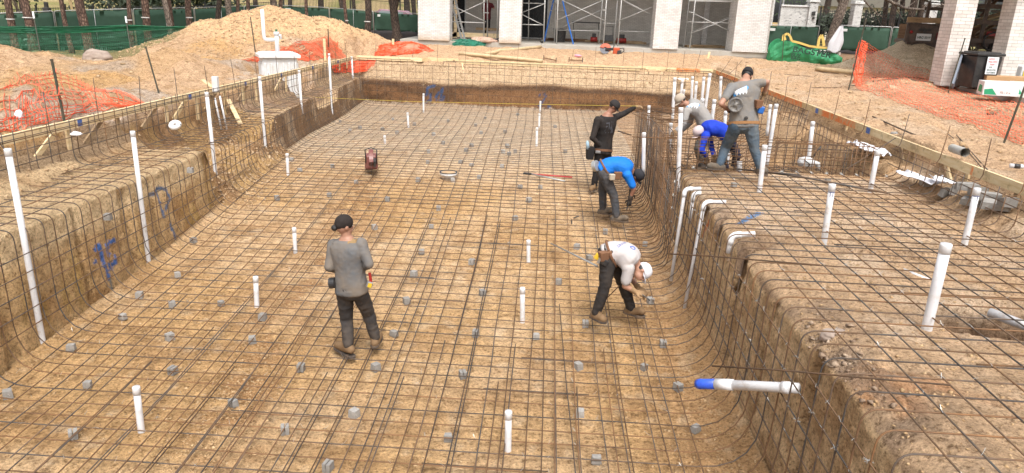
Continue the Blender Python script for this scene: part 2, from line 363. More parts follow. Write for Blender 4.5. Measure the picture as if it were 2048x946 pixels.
C = np.where(ledge[..., None], lerp(np.ones(shp+(3,))*np.array([.49, .335, .205]), (.56, .43, .31), smooth(-.1, .4, n2)*.7), C)
C = np.where((ledge & (Z < -.76))[..., None], lerp(C, (.18, .11, .065), smooth(-.74, -.84, Z)*.95), C); C = np.where(ledge[..., None], lerp(C, (.47, .23, .10), smooth(.02, .35, fbm(XX/.8, YY/.8, 12, 4))*smooth(6.8, 4.4, YY)*.85), C)  # shade down in the trenches and holes painted dark; then reddish soil
C = np.where(ledge[..., None], lerp(C, (.23, .16, .11), smooth(.1, .4, fbm(XX/.35, YY/.5, 14, 3))*smooth(3.3, 2.4, XX)*.7), C)
C = np.where((inside & (XX > 2.36) & (YY > 12.5) & (YY < 17))[..., None], np.array([.40, .25, .13]), C)
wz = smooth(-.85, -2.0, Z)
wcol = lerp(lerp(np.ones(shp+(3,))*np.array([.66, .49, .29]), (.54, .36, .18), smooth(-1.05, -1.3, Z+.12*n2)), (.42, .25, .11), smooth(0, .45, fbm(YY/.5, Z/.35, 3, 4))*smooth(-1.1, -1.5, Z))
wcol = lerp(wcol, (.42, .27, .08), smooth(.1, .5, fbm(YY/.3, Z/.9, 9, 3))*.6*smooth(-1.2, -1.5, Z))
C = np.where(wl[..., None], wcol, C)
rcol = lerp(np.ones(shp+(3,))*np.array([.60, .42, .24]), (.44, .28, .145), smooth(-.1, .4, fbm(YY/.35, Z/.8, 5, 4)))
C = np.where(wr_[..., None], rcol, C)
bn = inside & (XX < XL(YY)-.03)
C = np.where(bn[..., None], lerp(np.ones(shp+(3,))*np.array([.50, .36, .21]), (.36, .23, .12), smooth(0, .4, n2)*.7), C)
C = np.where((bn & (XX < -7.5))[..., None], lerp(C, (.30, .21, .13), smooth(-7.45, -7.65, XX)*.8), C)  # shade under the left form board, painted into the bank's soil colour
C = np.where((bn & (YY > 17))[..., None], lerp(C, (.34, .235, .155), smooth(-.3, .2, n2)), C)
C = np.where(crumbA[..., None], lerp(np.ones(shp+(3,))*np.array([.42, .27, .12]), (.27, .16, .08), smooth(-.1, .3, n2)), C)
C = np.where((wl & (YY > 17))[..., None], lerp(np.ones(shp+(3,))*np.array([.24, .15, .085]), (.40, .29, .19), smooth(-.05, .3, fbm(YY/.6, Z/.5, 5, 4))), C)
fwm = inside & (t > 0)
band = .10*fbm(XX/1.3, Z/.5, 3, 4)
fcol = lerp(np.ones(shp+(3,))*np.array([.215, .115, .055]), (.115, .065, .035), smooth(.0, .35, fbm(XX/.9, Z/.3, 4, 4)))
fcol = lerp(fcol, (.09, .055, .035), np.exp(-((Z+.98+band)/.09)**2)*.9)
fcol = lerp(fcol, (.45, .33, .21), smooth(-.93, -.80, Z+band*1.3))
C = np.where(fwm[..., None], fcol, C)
C = np.where((inside & (XX > 5.3) & (YY > 12.6))[..., None], lerp(C, (.42, .29, .17), np.ones(shp)*.6), C)
# sprayed marks on the walls: list of (points in (along, z), half width), written by layout crew
def spray(P, Q, mask, strokes, col, w=.035, soft=.012):
    global C
    for st in strokes:
        D = np.full(shp, 9.)
        for (a, b), (c, d) in zip(st, st[1:]):
            dx, dy = c-a, d-b; q = np.clip(((P-a)*dx+(Q-b)*dy)/(dx*dx+dy*dy+1e-9), 0, 1); D = np.minimum(D, np.hypot(P-a-q*dx, Q-b-q*dy))
        D = D + .022*fbm(P/.05, Q/.05, 3, 2)
        f = smooth(w, w-soft, D)*mask; C = lerp(C, col, f*.93)
BL = (.055, .165, .50)
LX = lambda px, py: (lambda p: (p[1], p[2]))([float(q) for q in (lambda d: d*((-6.2)/d[0])+Vector((0,0,CAMZ)))(ROT @ Vector((px-CX, py-CY, FPX)))])
spray(YY, Z, wl, [[LX(202,492), LX(207,520), LX(213,548), LX(216,556)], [LX(195,500), LX(202,492)], [LX(191,526), LX(193,522)], [LX(231,480), LX(218,488), LX(216,500), LX(218,510)], [LX(229,515), LX(230,525), LX(222,534), LX(218,530)]], BL, .04)
spray(YY, Z, wl, [[LX(217,560), LX(225,592)]], (.12, .15, .17), .03)
spray(YY, Z, wl, [[LX(325,380), LX(330,415), LX(332,435)], [LX(318,392), LX(326,376), LX(345,378), LX(348,398), LX(338,420)]], (.10, .17, .32), .035)
spray(YY, Z, wl, [[LX(344,448), LX(352,480)]], (.10, .2, .42), .03)
FX = lambda px, py: (lambda p: (p[0], p[2]))(at(px, py, 28.25))
spray(XX, Z, fwm, [[FX(868,172), FX(855,175), FX(853,190), FX(862,188), FX(862,200), FX(853,204)], [FX(880,183), FX(872,192), FX(874,198)], [FX(885,178), FX(883,188), FX(880,200), FX(889,195)]], (.045, .08, .17), .06, .03)
spray(XX, Z, fwm, [[FX(1078,189), FX(1086,187), FX(1092,193), FX(1084,204), FX(1078,210), FX(1092,210), FX(1100,213)]], (.045, .08, .17), .05, .03)
RX = lambda px, py: (lambda p: (p[1], p[2]))((lambda d: d*((2.3)/d[0])+Vector((0,0,CAMZ)))(ROT @ Vector((px-CX, py-CY, FPX))))
spray(YY, Z, wr_, [[RX(1497,710), RX(1490,750), RX(1484,790)], [RX(1472,850), RX(1466,885), RX(1456,905)], [RX(1340,545), RX(1332,590)]], (.12, .145, .17), .03)
spray(XX, YY, ledge & (Z > -.8), [[(2.58, 9.35), (2.98, 9.85)]], (.09, .22, .45), .06)
spray(YY, Z, wr_, [[RX(1410,445), RX(1402,470)]], (.6, .14, .03), .05)
# build the mesh
ny, nx = shp
me = bpy.data.meshes.new('ground')
co = np.stack([XX2, YY2, Z], -1).reshape(-1, 3).astype(np.float32)
ii = (np.arange(ny-1)[:, None]*nx+np.arange(nx-1)[None]).reshape(-1)
quads = np.stack([ii, ii+1, ii+nx+1, ii+nx], -1).astype(np.int32)
me.vertices.add(len(co)); me.vertices.foreach_set('co', co.reshape(-1))
me.loops.add(quads.size); me.loops.foreach_set('vertex_index', quads.reshape(-1))
me.polygons.add(len(quads)); me.polygons.foreach_set('loop_start', np.arange(0, quads.size, 4, dtype=np.int32)); me.polygons.foreach_set('loop_total', np.full(len(quads), 4, dtype=np.int32))
me.polygons.foreach_set('use_smooth', np.ones(len(quads), bool))
me.update(calc_edges=True)
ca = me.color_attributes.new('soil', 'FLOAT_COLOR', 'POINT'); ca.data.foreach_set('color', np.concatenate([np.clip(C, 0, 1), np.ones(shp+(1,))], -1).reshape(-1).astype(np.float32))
m, t_, p = newmat('soil'); v = pos(t_)
a = t_.nodes.new('ShaderNodeAttribute'); a.attribute_name = 'soil'
g1 = nz(t_, v, 34, 9, .72); g2 = nz(t_, v, 5, 6, .6); g3 = nz(t_, v, 140, 3, .7)
c = mix(t_, a.outputs['Color'], ramp(t_, g1, [(.25, (.38,.34,.30)), (.42, (.82,.81,.80)), (.52, (1.0,1.0,1.0)), (.64, (1.14,1.15,1.17)), (.78, (1.36,1.40,1.48))]), 1.0, 'MULTIPLY')
c = mix(t_, c, ramp(t_, g2, [(.3, (.80,.77,.73)), (.7, (1.12,1.12,1.12))]), 1.0, 'MULTIPLY')
c = mix(t_, c, ramp(t_, g3, [(.3, (.78,.76,.74)), (.7, (1.14,1.14,1.14))]), 1.0, 'MULTIPLY')
hs_ = t_.nodes.new('ShaderNodeHueSaturation'); hs_.inputs['Saturation'].default_value = .98; hs_.inputs['Value'].default_value = 1.14; t_.links.new(c, hs_.inputs['Color']); g4 = nz(t_, v, 17, 5, .75); c = mix(t_, hs_.outputs[0], ramp(t_, g4, [(.36, (.50,.45,.40)), (.46, (.93,.93,.92)), (.62, (1.14,1.14,1.14))]), .9, 'MULTIPLY'); t_.links.new(c, p.inputs['Base Color']); p.inputs['Roughness'].default_value = .95; p.inputs['Specular IOR Level'].default_value = .2
bump(t_, p, g1, 1.0, .05); me.materials.append(m); SOIL = m
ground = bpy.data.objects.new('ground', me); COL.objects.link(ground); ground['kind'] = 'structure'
# quick height lookup for everything that stands on the ground
def gzv(x, y):
    j = np.clip(np.searchsorted(rowsY, y)-1, 0, ny-2); out = np.empty(len(x))
    for n in range(len(x)):
        jj = j[n]; r = XX[jj]; i = min(max(int(r.searchsorted(x[n]))-1, 0), nx-2); fx = (x[n]-r[i])/(r[i+1]-r[i]); fy = (y[n]-rowsY[jj])/(rowsY[jj+1]-rowsY[jj])
        out[n] = (Z[jj, i]*(1-fx)+Z[jj, i+1]*fx)*(1-fy) + (Z[jj+1, i]*(1-fx)+Z[jj+1, i+1]*fx)*fy
    return out
def gz(x, y):
    j = int(np.clip(np.searchsorted(rowsY, y)-1, 0, ny-2)); r = XX[j]; i = int(np.clip(np.searchsorted(r, x)-1, 0, nx-2))
    fx = (x-r[i])/(r[i+1]-r[i]); fy = (y-rowsY[j])/(rowsY[j+1]-rowsY[j]); fx = min(max(fx, 0), 1); fy = min(max(fy, 0), 1)
    return float((Z[j, i]*(1-fx)+Z[j, i+1]*fx)*(1-fy) + (Z[j+1, i]*(1-fx)+Z[j+1, i+1]*fx)*fy)
# loose gravel and clods: too many to count
def rocks(name, n, fn, smin, smax, mat, flat=.6):
    base = np.array([(1,0,0),(-1,0,0),(0,1,0),(0,-1,0),(0,0,1),(0,0,-1)], float)
    tri = np.array([(0,2,4),(2,1,4),(1,3,4),(3,0,4),(2,0,5),(1,2,5),(3,1,5),(0,3,5)])
    xy = fn(n); x, y = xy[:, 0], xy[:, 1]; n = len(x); sz = smin*(smax/smin)**(rng.rand(n)**2.2); z = gzv(x, y); a = rng.rand(n)*6.28
    q = base[None]*(sz[:, None, None]*rng.uniform(.6, 1.2, (n, 1, 3)))*np.array([1, 1, flat]) + rng.uniform(-.3, .3, (n, 6, 3))*sz[:, None, None]
    ca, sa = np.cos(a)[:, None], np.sin(a)[:, None]
    P = np.stack([q[..., 0]*ca-q[..., 1]*sa+x[:, None], q[..., 0]*sa+q[..., 1]*ca+y[:, None], q[..., 2]+(z+sz*.15)[:, None]], -1).reshape(-1, 3)
    F = (tri[None]+np.arange(n)[:, None, None]*6).reshape(-1, 3)
    me = bpy.data.meshes.new(name); me.vertices.add(len(P)); me.vertices.foreach_set('co', P.reshape(-1).astype(np.float32)); me.loops.add(F.size); me.loops.foreach_set('vertex_index', F.reshape(-1).astype(np.int32))
    me.polygons.add(len(F)); me.polygons.foreach_set('loop_start', np.arange(0, F.size, 3, dtype=np.int32)); me.polygons.foreach_set('loop_total', np.full(len(F), 3, dtype=np.int32)); me.update(calc_edges=True); me.materials.append(mat)
    o = bpy.data.objects.new(name, me); COL.objects.link(o); return o
m, t_, p = newmat('stones'); v = pos(t_)
c = ramp(t_, nz(t_, v, 9, 4, .7), [(.3, (.25,.15,.075)), (.45, (.40,.26,.13)), (.6, (.50,.34,.185)), (.74, (.56,.43,.28))]); t_.links.new(c, p.inputs['Base Color']); p.inputs['Roughness'].default_value = .9; STONE = m
m, t_, p = newmat('clods'); v = pos(t_)
c = ramp(t_, nz(t_, v, 5, 6, .7), [(.3, (.27,.17,.09)), (.5, (.40,.27,.15)), (.7, (.50,.37,.24))]); t_.links.new(c, p.inputs['Base Color']); p.inputs['Roughness'].default_value = .95; CLOD = m
m, t_, p = newmat('dark_clods'); v = pos(t_)
c = ramp(t_, nz(t_, v, 9, 6, .7), [(.35, (.12,.08,.055)), (.5, (.26,.18,.12)), (.68, (.44,.34,.25))]); t_.links.new(c, p.inputs['Base Color']); p.inputs['Roughness'].default_value = .95; DCLOD = m
def f_floor(n):
    n *= 4; y = 4+rng.rand(n)**1.6*24; l = XL(y)+.15; x = l+rng.rand(n)*(2.2-l)
    d = np.clip(noise(x/1.1, y/1.7, 3.), 0, 1); bx_ = np.interp(y, [5.85, 7.3, 8.85, 10.4, 12.7, 14, 17, 19], [-3.1, -3.33, -3.55, -3.5, -3.65, -3.7, -4.3, -4]); k = rng.rand(n) < .03 + .3*d + .9*np.exp(-((x-bx_)/.4)**2)*(y < 18) + .5*np.exp(-abs(x-1.9)/.35) + .45*np.exp(-abs(x-l)/.3)
    return np.stack([x, y], -1)[k][:n//4]
o = rocks('loose_gravel', 42000, f_floor, .005, .026, STONE); tag(o, 'loose tan gravel and crumbs of soil strewn over the pit floor under the rebar', 'gravel'); o['kind'] = 'stuff'
def U(n, a, b): return rng.uniform(a, b, n)
def f_ledge(n): return np.stack([2.4+rng.rand(n)*3.6, 3.6+rng.rand(n)*9], -1)
o = rocks('soil_crumbs', 9000, f_ledge, .004, .022, STONE); tag(o, 'crumbs of soil scattered on the raised dirt ledge under the rebar on the right', 'soil'); o['kind'] = 'stuff'
def f_crumb(n):
    a = n*5//10; b = n//6; y = U(a, 12.9, 17.6); A = np.stack([XL(y)+U(a, -1.1, .75), y], -1)
    B = np.stack([U(b, -7.9, -6.9), U(b, 5, 28)], -1); Cc = np.stack([U(b, -7, 6), U(b, 28.4, 29)], -1); D = np.stack([U(b, -9.6, -8.0), U(b, 6, 28)], -1)
    return np.concatenate([A, B, Cc, D])
def f_lip(n): return np.stack([2.36+np.abs(rng.randn(n))*.16, 5.5+rng.randn(n)*.45], -1)
o = rocks('broken_clay', 260, f_lip, .008, .045, DCLOD, .6); tag(o, 'dark broken clay lumps on the near lip of the ledge', 'clay'); o['kind'] = 'stuff'
o = rocks('earth_clods', 8000, f_crumb, .010, .045, CLOD, .8); tag(o, 'broken clods of tan earth along the crumbling left bank and the pit rim', 'clods'); o['kind'] = 'stuff'
def f_heap(n):
    a = n*6//10; b = n*2//10; t = rng.rand(a)*6.28; q = rng.rand(a)**.6
    return np.concatenate([np.stack([-12+np.cos(t)*q*5, 30+np.sin(t)*q*6], -1), np.stack([U(b, -19, -8.2), U(b, 8, 27)], -1), np.stack([U(b, 6.5, 13), U(b, 10, 34)], -1)])
o = rocks('spoil_lumps', 15000, f_heap, .012, .07, CLOD, .7); tag(o, 'lumps of dry soil over the spoil heaps and churned ground round the pit', 'soil'); o['kind'] = 'stuff'
# ================================================================ STEEL, PIPES, FORM BOARDS
def rustmat(name, base, rust, lo=.4, hi=.62, rough=.75):
    m, t, p = newmat(name); v = pos(t); r = var(t)
    n = nz(t, v, 2.2, 5, .7); f = ramp(t, n, [(lo, (0,0,0)), (hi, (1,1,1))])
    c = mix(t, base, rust, f); c = mix(t, c, ramp(t, r, [(0, (.62,.62,.64)), (.5, (1,1,1)), (1, (1.25,1.18,1.1))]), 1, 'MULTIPLY')
    t.links.new(c, p.inputs['Base Color']); p.inputs['Roughness'].default_value = rough; p.inputs['Metallic'].default_value = .25
    bump(t, p, nz(t, v, 180, 3), .5, .003); return m
STEEL = rustmat('rebar_steel', (.080, .073, .068), (.15, .088, .048)); STEEL2 = rustmat('rebar_rusty', (.095, .060, .038), (.20, .108, .05), .35, .6)
WIRE = plain('tie_wire', (.5, .49, .46), .4, metal=.7)
def arcpath(pts, rad, n=5):
    "polyline in (a, z) with rounded corners; rad per inner corner"
    out = [pts[0]]
    for i in range(1, len(pts)-1):
        p0, p1, p2 = (np.array(pts[i-1], float), np.array(pts[i], float), np.array(pts[i+1], float)); r = rad[i-1]
        d0 = p0-p1; d1 = p2-p1; l0, l1 = np.linalg.norm(d0), np.linalg.norm(d1); d0 = d0/l0; d1 = d1/l1
        ang = math.acos(max(-1, min(1, float(d0.dot(d1))))); tt = min(r/math.tan(ang/2), l0*.48, l1*.48) if ang < 3.1 else 0
        if tt < .01: out.append(tuple(p1)); continue
        a = p1+d0*tt; b = p1+d1*tt
        for k in range(n+1):
            u = k/n; q = a*(1-u)**2+p1*2*u*(1-u)+b*u*u; out.append(tuple(q))
    out.append(pts[-1]); return out
RB = .0070
cage = thing('rebar_cage', 'rusty rebar mat tied over the pit floor and bent up its walls and ledges', 'rebar cage', (-2, 12, -2.1))
def wob(y, k, a=.008): return a*fnoise(k*3.7, y*.9, 1.5)
def xbar(Y): return float(XL(Y))+.17
def bar_(name, path, r=RB, m=None, n=5): obj(name, MB().tube(path, r, n), m or (STEEL if random.random() < .62 else STEEL2), cage, smooth=True)
Ys = [3.62+.244*k for k in range(100)]
for k, Y in enumerate(Ys):
    xl = xbar(Y); xb = -7.58; zf = float(zfloor(Y))+.075; zb = float(bench(Y)) if not 12.9 < Y < 17.2 else -.78; zb += .10
    if 21.2 < Y < 24.2: zb = -.66
    j = random.uniform(-.02, .02); tilt = random.uniform(-.03, .03)
    L = [(xb, random.uniform(-.01, .09)), (xb, zb), (xl, zb), (xl+.02, zf), (0, zf)]
    P = arcpath(L, [.20, .13, .48]); 
    if Y < 12.3:
        R_p = [(0, zf), (2.10, zf), (2.16, -.49), (5.80, -.50), (5.83, random.uniform(-.12, -.02))]; P = P[:-1]+arcpath(R_p, [.55, .13, .16])[1:]
    elif Y < 16.6:
        P = P[:-1]+arcpath([(0, zf), (1.90, zf), (1.93, -.05)], [.5])[1:]
    else:
        P = P[:-1]+arcpath([(0, zf), (4.4, zf), (5.75, -.55), (5.85, .0)], [.8, .3])[1:]
    P2 = []
    for (x, z), nx_ in zip(P, P[1:]+[P[-1]]):
        P2.append((x, z))
        if abs(nx_[0]-x) > 1.2:
            for u in range(1, int(abs(nx_[0]-x)/.6)+1):
                f = u/(int(abs(nx_[0]-x)/.6)+1); P2.append((x+(nx_[0]-x)*f, z+(nx_[1]-z)*f))
    bar_('transverse_bar', [(x, Y+j+tilt*x*.3+wob(x, k, .014), z+wob(x, k+50, .007)) for x, z in P2])
    if k % 3 == 0 and Y < 13:                                            # laps
        x0 = random.uniform(-4.5, 0); bar_('lap_bar', [(x0, Y+j+.022, zf+.002), (x0+1.2, Y+j+.022, zf+.002)])
        if k % 2 == 0: bar_('lap_bar', [(3.3, Y+.02, -.487), (4.6, Y+.03, -.487)])
def lbar(name, x, y0, y1, zfn, k, r=RB):
    n = max(3, int((y1-y0)/.9)); pts = []
    for i in range(n+1):
        y = y0+(y1-y0)*i/n; pts.append((x(y) + wob(y, k, .016), y, zfn(y)+wob(y, k+9, .006)))
    bar_(name, pts, r)
k = 0
for x in np.arange(-5.9, 1.9, .252):
    k += 1; dx = random.uniform(-.03, .03)
    def fx(y, x=x, dx=dx): return float(np.interp(x, [-5.9, 1.6], [float(XL(y))+.42, 1.62]))+dx
    lbar('longitudinal_bar', fx, 3.2, 27.95, lambda y: float(zfloor(y))+.088, k)
for i, x in enumerate(np.arange(-5.9+.252*5, 1.3, .252)):                 # laps and extra bars over the deep end, beside the first layer
    k += 1; y0 = (3.2, 3.2, 4.6, 5.4)[i % 4]; y1 = (7.4, 12.7, 12.9, 8.3)[(i*3) % 4]; off = (.024, .126, .024, .13, .022)[i % 5]
    lbar('longitudinal_bar', lambda y, x=x+off: float(np.interp(x, [-5.9, 1.6], [float(XL(y))+.42, 1.62])), y0, y1, lambda y: float(zfloor(y))+.098, k)
for x in (-4.9, -3.0, .35): k += 1; lbar('longitudinal_bar', lambda y, x=x: x-.04*(y-7), 5.5, 8.9+random.random(), lambda y: float(zfloor(y))+.105, k)
for z in (-.98, -1.2, -1.42, -1.64, -1.86):
    k += 1; y1 = 27.9; lbar('wall_bar', lambda y: xbar(y)+.012, 3.2, y1, lambda y, z=z: max(z, float(zfloor(y))+.10+.25*(z+1.86)) if y > 9 else z, k)
for x in (-6.3, -6.62, -6.95, -7.28): k += 1; lbar('bench_bar', lambda y, x=x: x-(y-6)*.012, 3.2, 27.9, lambda y: -.655, k)
for z in (-.42, -.22, -.07, -.045, .02): k += 1; lbar('rim_bar', lambda y: -7.565+random.uniform(-.008, .008), 3.2, 28.0, lambda y, z=z: z, k)
for z in (-.74, -.97, -1.2, -1.43, -1.66, -1.89): k += 1; lbar('wall_bar', lambda y: 2.145, 3.2, 12.4, lambda y, z=z: z if z > -1.7 else max(z, float(zfloor(y))+.12), k)
for x in np.arange(2.42, 5.8, .243): k += 1; lbar('ledge_bar', lambda y, x=x: x+.01, 3.2, 12.5, lambda y: -.487, k)
for z in (-.36, -.20, -.10): k += 1; lbar('rim_bar', lambda y: 5.845, 3.2, 12.6, lambda y, z=z: z, k)
for z in (-.36, -.15, -.03): k += 1; lbar('rim_bar', lambda y: 5.84, 16.9, 28.2, lambda y, z=z: z, k)
for i, (x, z) in enumerate(((4.7, -1.25), (5.05, -1.0), (5.4, -.75))): k += 1; lbar('wall_bar', lambda y, x=x: x, 16.9, 28.0, lambda y, z=z: z, k)
# the far wall: upright bars curved into the floor, with bars across
for x in np.arange(-7.4, 5.85, .31):
    gap = -5.25 < x < -4.25; top = -.22 if gap or 3.55 < x < 4.2 else -.02; zf = float(zfloor(27.5))+.08
    P = arcpath([(27.2, zf), (27.98, zf), (28.0, top)], [.3]); dx = random.uniform(-.03, .03)
    bar_('upright_bar', [(x+dx, y, z) for y, z in P])
for z, gaps in ((-.02, 1), (-.045, 1), (-.22, 0), (-.46, 0), (-.72, 0), (-.98, 0), (-1.24, 0), (-1.46, 0)):
    segs = [(-7.5, -5.3), (-4.2, 3.6), (4.15, 5.9)] if gaps else [(-7.5, 5.9)]
    for a, b in segs:
        if gaps and z == -.02:
            P = [(a, z-(.2 if a > -7 else 0))] + ([(a+.04, z-.06)] if a > -7 else []) + [(a+.14, z), (b-.14, z)] + ([(b-.04, z-.06), (b, z-.2)] if b < 5.8 else [(b, z)])
            bar_('rim_bar', [(x, 27.985, zz) for x, zz in P], RB*1.3)
        else: bar_('cross_bar', [(x, 27.97+.01*fnoise(x), z+.012*fnoise(x, z*9)) for x in np.linspace(a, b, 14)], RB*(1.25 if z == -.22 else 1))
# long pins standing up past the form boards
def pin(x, y, z0, z1, lean=(0, 0), hook=None):
    hx, hy = hook or (0, 0)
    P = [(x+hx*.12, y+hy*.12, z0-.03), (x+hx*.03, y+hy*.03, z0), (x, y, z0+.07), (x+lean[0]*.5, y+lean[1]*.5, (z0+z1)/2), (x+lean[0], y+lean[1], z1)]
    bar_('pin_bar', P, RB*1.05)
for y in (6.4, 7.5, 8.55, 9.6, 10.65, 11.9, 13.2, 14.6, 16.0, 17.4, 18.8, 20.2, 21.6, 23.0, 24.4, 25.8, 27.2): pin(-7.68, y, -.14, random.uniform(.50, .62), (random.uniform(-.06, .04), random.uniform(-.05, .05)), (1, 0))
for x in (-7.0, -5.55, -4.55, -3.45, -2.45, -1.4, -.35, .65, 1.6, 2.7, 3.45, 4.4, 5.0, 5.5): pin(x, 28.9, -.1, random.uniform(.5, .72), (random.choice([0, .02, -.03, .12]), 0), (0, -1))
for y, l in ((27.5, (.35, 0)), (26.4, (.5, .1)), (25.2, (.02, 0)), (24.0, (0, 0)), (22.6, (-.12, 0)), (21.2, (.02, 0)), (19.6, (0, 0)), (17.9, (.03, 0)), (16.1, (.04, 0)), (14.5, (.03, 0)), (12.9, (.05, 0)), (11.55, (.05, 0)), (10.35, (.0, 0)), (9.45, (.02, 0))): pin(6.13, y, -.13, .52 if y > 13 else .46, l, (-1, 0))
# wire twisted round the crossings, far more than one can count
tw = MB()
for i in range(1500):
    Y = random.choice(Ys[:60]); r_ = random.random()
    if r_ < .5: x = -5.9+.252*random.randrange(30); z = float(zfloor(Y))+.09; q = (x, Y, z)
    elif r_ < .8: q = (2.42+.243*random.randrange(14), min(Y, 12), -.482)
    else: q = (2.14, min(Y, 12), random.choice((-.74, -.97, -1.2, -1.43)))
    a = random.uniform(0, 3.1); l = random.uniform(.015, .035); c_, s_ = cos(a)*l, sin(a)*l
    tw.tube([(q[0]-c_, q[1]-s_, q[2]+.004), (q[0], q[1], q[2]+.013), (q[0]+c_, q[1]+s_, q[2]+random.uniform(.0, .04))], .0016, 3)
o = obj('tie_wire', tw, WIRE, cage); o['kind'] = 'stuff'
# ---------------------------------------------------------------- the spa's own cage
spa = thing('spa_rebar_cage', 'dense double layered rebar box of the raised spa where three men work', 'rebar cage', (3.8, 14.5, -1.2))
def sb(name, path, r=RB*1.1): obj(name, MB().tube(path, r, 5), STEEL if random.random() < .35 else STEEL2, spa, smooth=True)
X0, X1, Y0, Y1 = 1.98, 5.55, 12.62, 16.35
for y in np.arange(10.9, Y1+.01, .165):
    zf = float(zfloor(y))+.09; top = -.02 if y > Y0-.3 else -.46
    j = random.uniform(-.03, .03); q = random.uniform(-.04, .04)
    sb('vertical_bar', [(x, y+j+(z-zf)*q*.5, z) for x, z in arcpath([(1.45, zf), (X0-.02, zf), (X0, top)], [.42])])
    if y > Y0: sb('vertical_bar', [(x, y+j+.07, z) for x, z in arcpath([(3.1, -1.2), (X0+.24, -1.2), (X0+.22, -.03)], [.12])])
for z in (-1.42, -1.18, -.93, -.68, -.43, -.2, -.03): sb('horizontal_bar', [(X0-.012, 11.3 if z < -.5 else Y0-.2, z), (X0-.005, 14, z+.01), (X0-.012, Y1, z)])
for z in (-.9, -.6, -.3, -.04): sb('horizontal_bar', [(X0+.225, Y0, z), (X0+.23, Y1, z)])
for x in np.arange(X0+.12, X1, .168):
    q = random.uniform(-.03, .03)
    sb('vertical_bar', [(x, Y0, -.50), (x, Y0, -.12+.02*random.random()), (x+.0, Y0+.02, -.05)] if False else [(x, y, z) for y, z in arcpath([(Y0+.9, -1.2), (Y0+.05, -1.2), (Y0+.03+q, -.09)], [.12])])
    if random.random() < .7: sb('vertical_bar', [(x+.05, Y0+.26, -1.18), (x+.05+q, Y0+.25, -.10)])
for z, r in ((-1.0, 1), (-.74, 1), (-.50, 1), (-.36, 1.1), (-.22, 1), (-.10, 1.2)):
    sb('horizontal_bar', [(X0-.55 if z == -.10 else X0, Y0, z), (3.5, Y0+.01, z-.004), (X1+.2, Y0+.02, z)], RB*r*.95)
    if z > -.8: sb('horizontal_bar', [(X0, Y0+.27, z+.01), (X1, Y0+.27, z+.0)])
sb('horizontal_bar', [(2.0, Y0+.02, -.085), (2.9, Y0+.03, -.08)], RB*1.3); sb('horizontal_bar', [(3.9, Y0+.03, -.088), (5.2, Y0+.03, -.09)], RB*1.3)
for x in np.arange(X0+.1, X1, .2): sb('vertical_bar', [(x, y, z) for y, z in arcpath([(Y1-.8, -1.2), (Y1, -1.2), (Y1+.02, .0)], [.12])])
for y in np.arange(Y0, Y1, .2): sb('vertical_bar', [(x, y, z) for x, z in arcpath([(4.8, -1.2), (X1-.0, -1.2), (X1+.02, -.10)], [.12])])
for z in (-.9, -.6, -.3, -.02): sb('horizontal_bar', [(X0, Y1, z), (X1, Y1, z)])
for z in (-.9, -.6, -.32, -.12): sb('horizontal_bar', [(X1+.02, Y0-.1, z), (X1+.02, Y1, z)])
for i in range(26):        # ends sticking out over the left corner and loose ties across the rim
    y = 15.1+random.uniform(-.9, 1.1); x = X0+random.uniform(-.35, .3); a = random.uniform(-.5, .9); l = random.uniform(.3, .8)
    sb('loose_end', [(x, y, random.uniform(-.06, .03)), (x+cos(a)*l, y-sin(a)*l, random.uniform(-.08, .03))])
for i in range(16):
    x = random.uniform(2.2, 3.6); y = random.uniform(12.35, 13.2); sb('loose_end', [(x, y, -.47), (x+random.uniform(-.2, .8), y+random.uniform(-.7, .5), random.uniform(-.48, -.28))])
for i in range(9): y = 12.7+.42*i; sb('diagonal_bar', [(X0+.06, y, -.05), (X0+.12+.05*i, y-.9, -.75+.03*i)], RB)
for i in range(10): a = random.uniform(0, 1.2); sb('floor_bar', [(2.3, Y0+.3+.36*i, -1.19), (5.4, Y0+.3+.36*i, -1.19)])
for i in range(12): sb('floor_bar', [(2.4+.27*i, Y0+.3, -1.18), (2.4+.27*i, Y1-.1, -1.18)])
# ---------------------------------------------------------------- loose bars
def tg(o, *a): return tag(o, *a)
def bar_thing(P, label, name='loose_rebar', r=RB, m=None, cat='rebar', group=None): return tag(obj(name, MB().tube(P, r, 6), m or STEEL2, smooth=True), label, cat, group)
bar_thing([at(1340, 508, 6.95), at(1420, 512, 6.6), at(1560, 524, 6.1), at(1640, 530, 5.9)], 'long rusty bar sticking out level from the ledge, behind the blue taped pipe')
bar_thing([at(1424, 732, 5.05), at(1560, 740, 4.8), at(1745, 757, 4.5), at(1900, 770, 4.3)], 'long rusty bar sticking out level just above the blue taped pipe')
bar_thing([(3.45, 11.95, -.465), (4.1, 11.55, -.46), (5.02, 10.65, -.45)], 'thick grey rod lying across the ledge mat from the jeans man\'s boot', 'steel_rod', .017, STEEL)
bar_thing([(4.05, 11.62, -.44), (3.1, 11.95, -.45), (3.55, 11.75, -.44)][:2], 'shorter grey rod lying beside the long grey rod on the ledge mat', 'steel_rod', .014, STEEL)
bar_thing([(5.0, 12.2, -.42), (6.25, 13.3, .0)], 'grey bar leaning over the right form board beside the white sheets', 'loose_rebar', .008, STEEL)
bar_thing([at(1236, 262, 17.5), at(1262, 270, 17.2)], 'short dark bar lying on the mat right of the man in black', 'loose_rebar', .02, STEEL)
bar_thing([atz(1143, 440, -1.80), atz(1144, 490, -2.0)], 'dark bar lying lengthwise on the mat left of the man in the blue shirt', 'loose_rebar', .018, STEEL)
bar_thing([atz(1147, 436, -1.76), atz(1158, 432, -1.72)], 'bent stub of dark bar left of the blue shirt man\'s legs', 'loose_rebar', .014, STEEL)
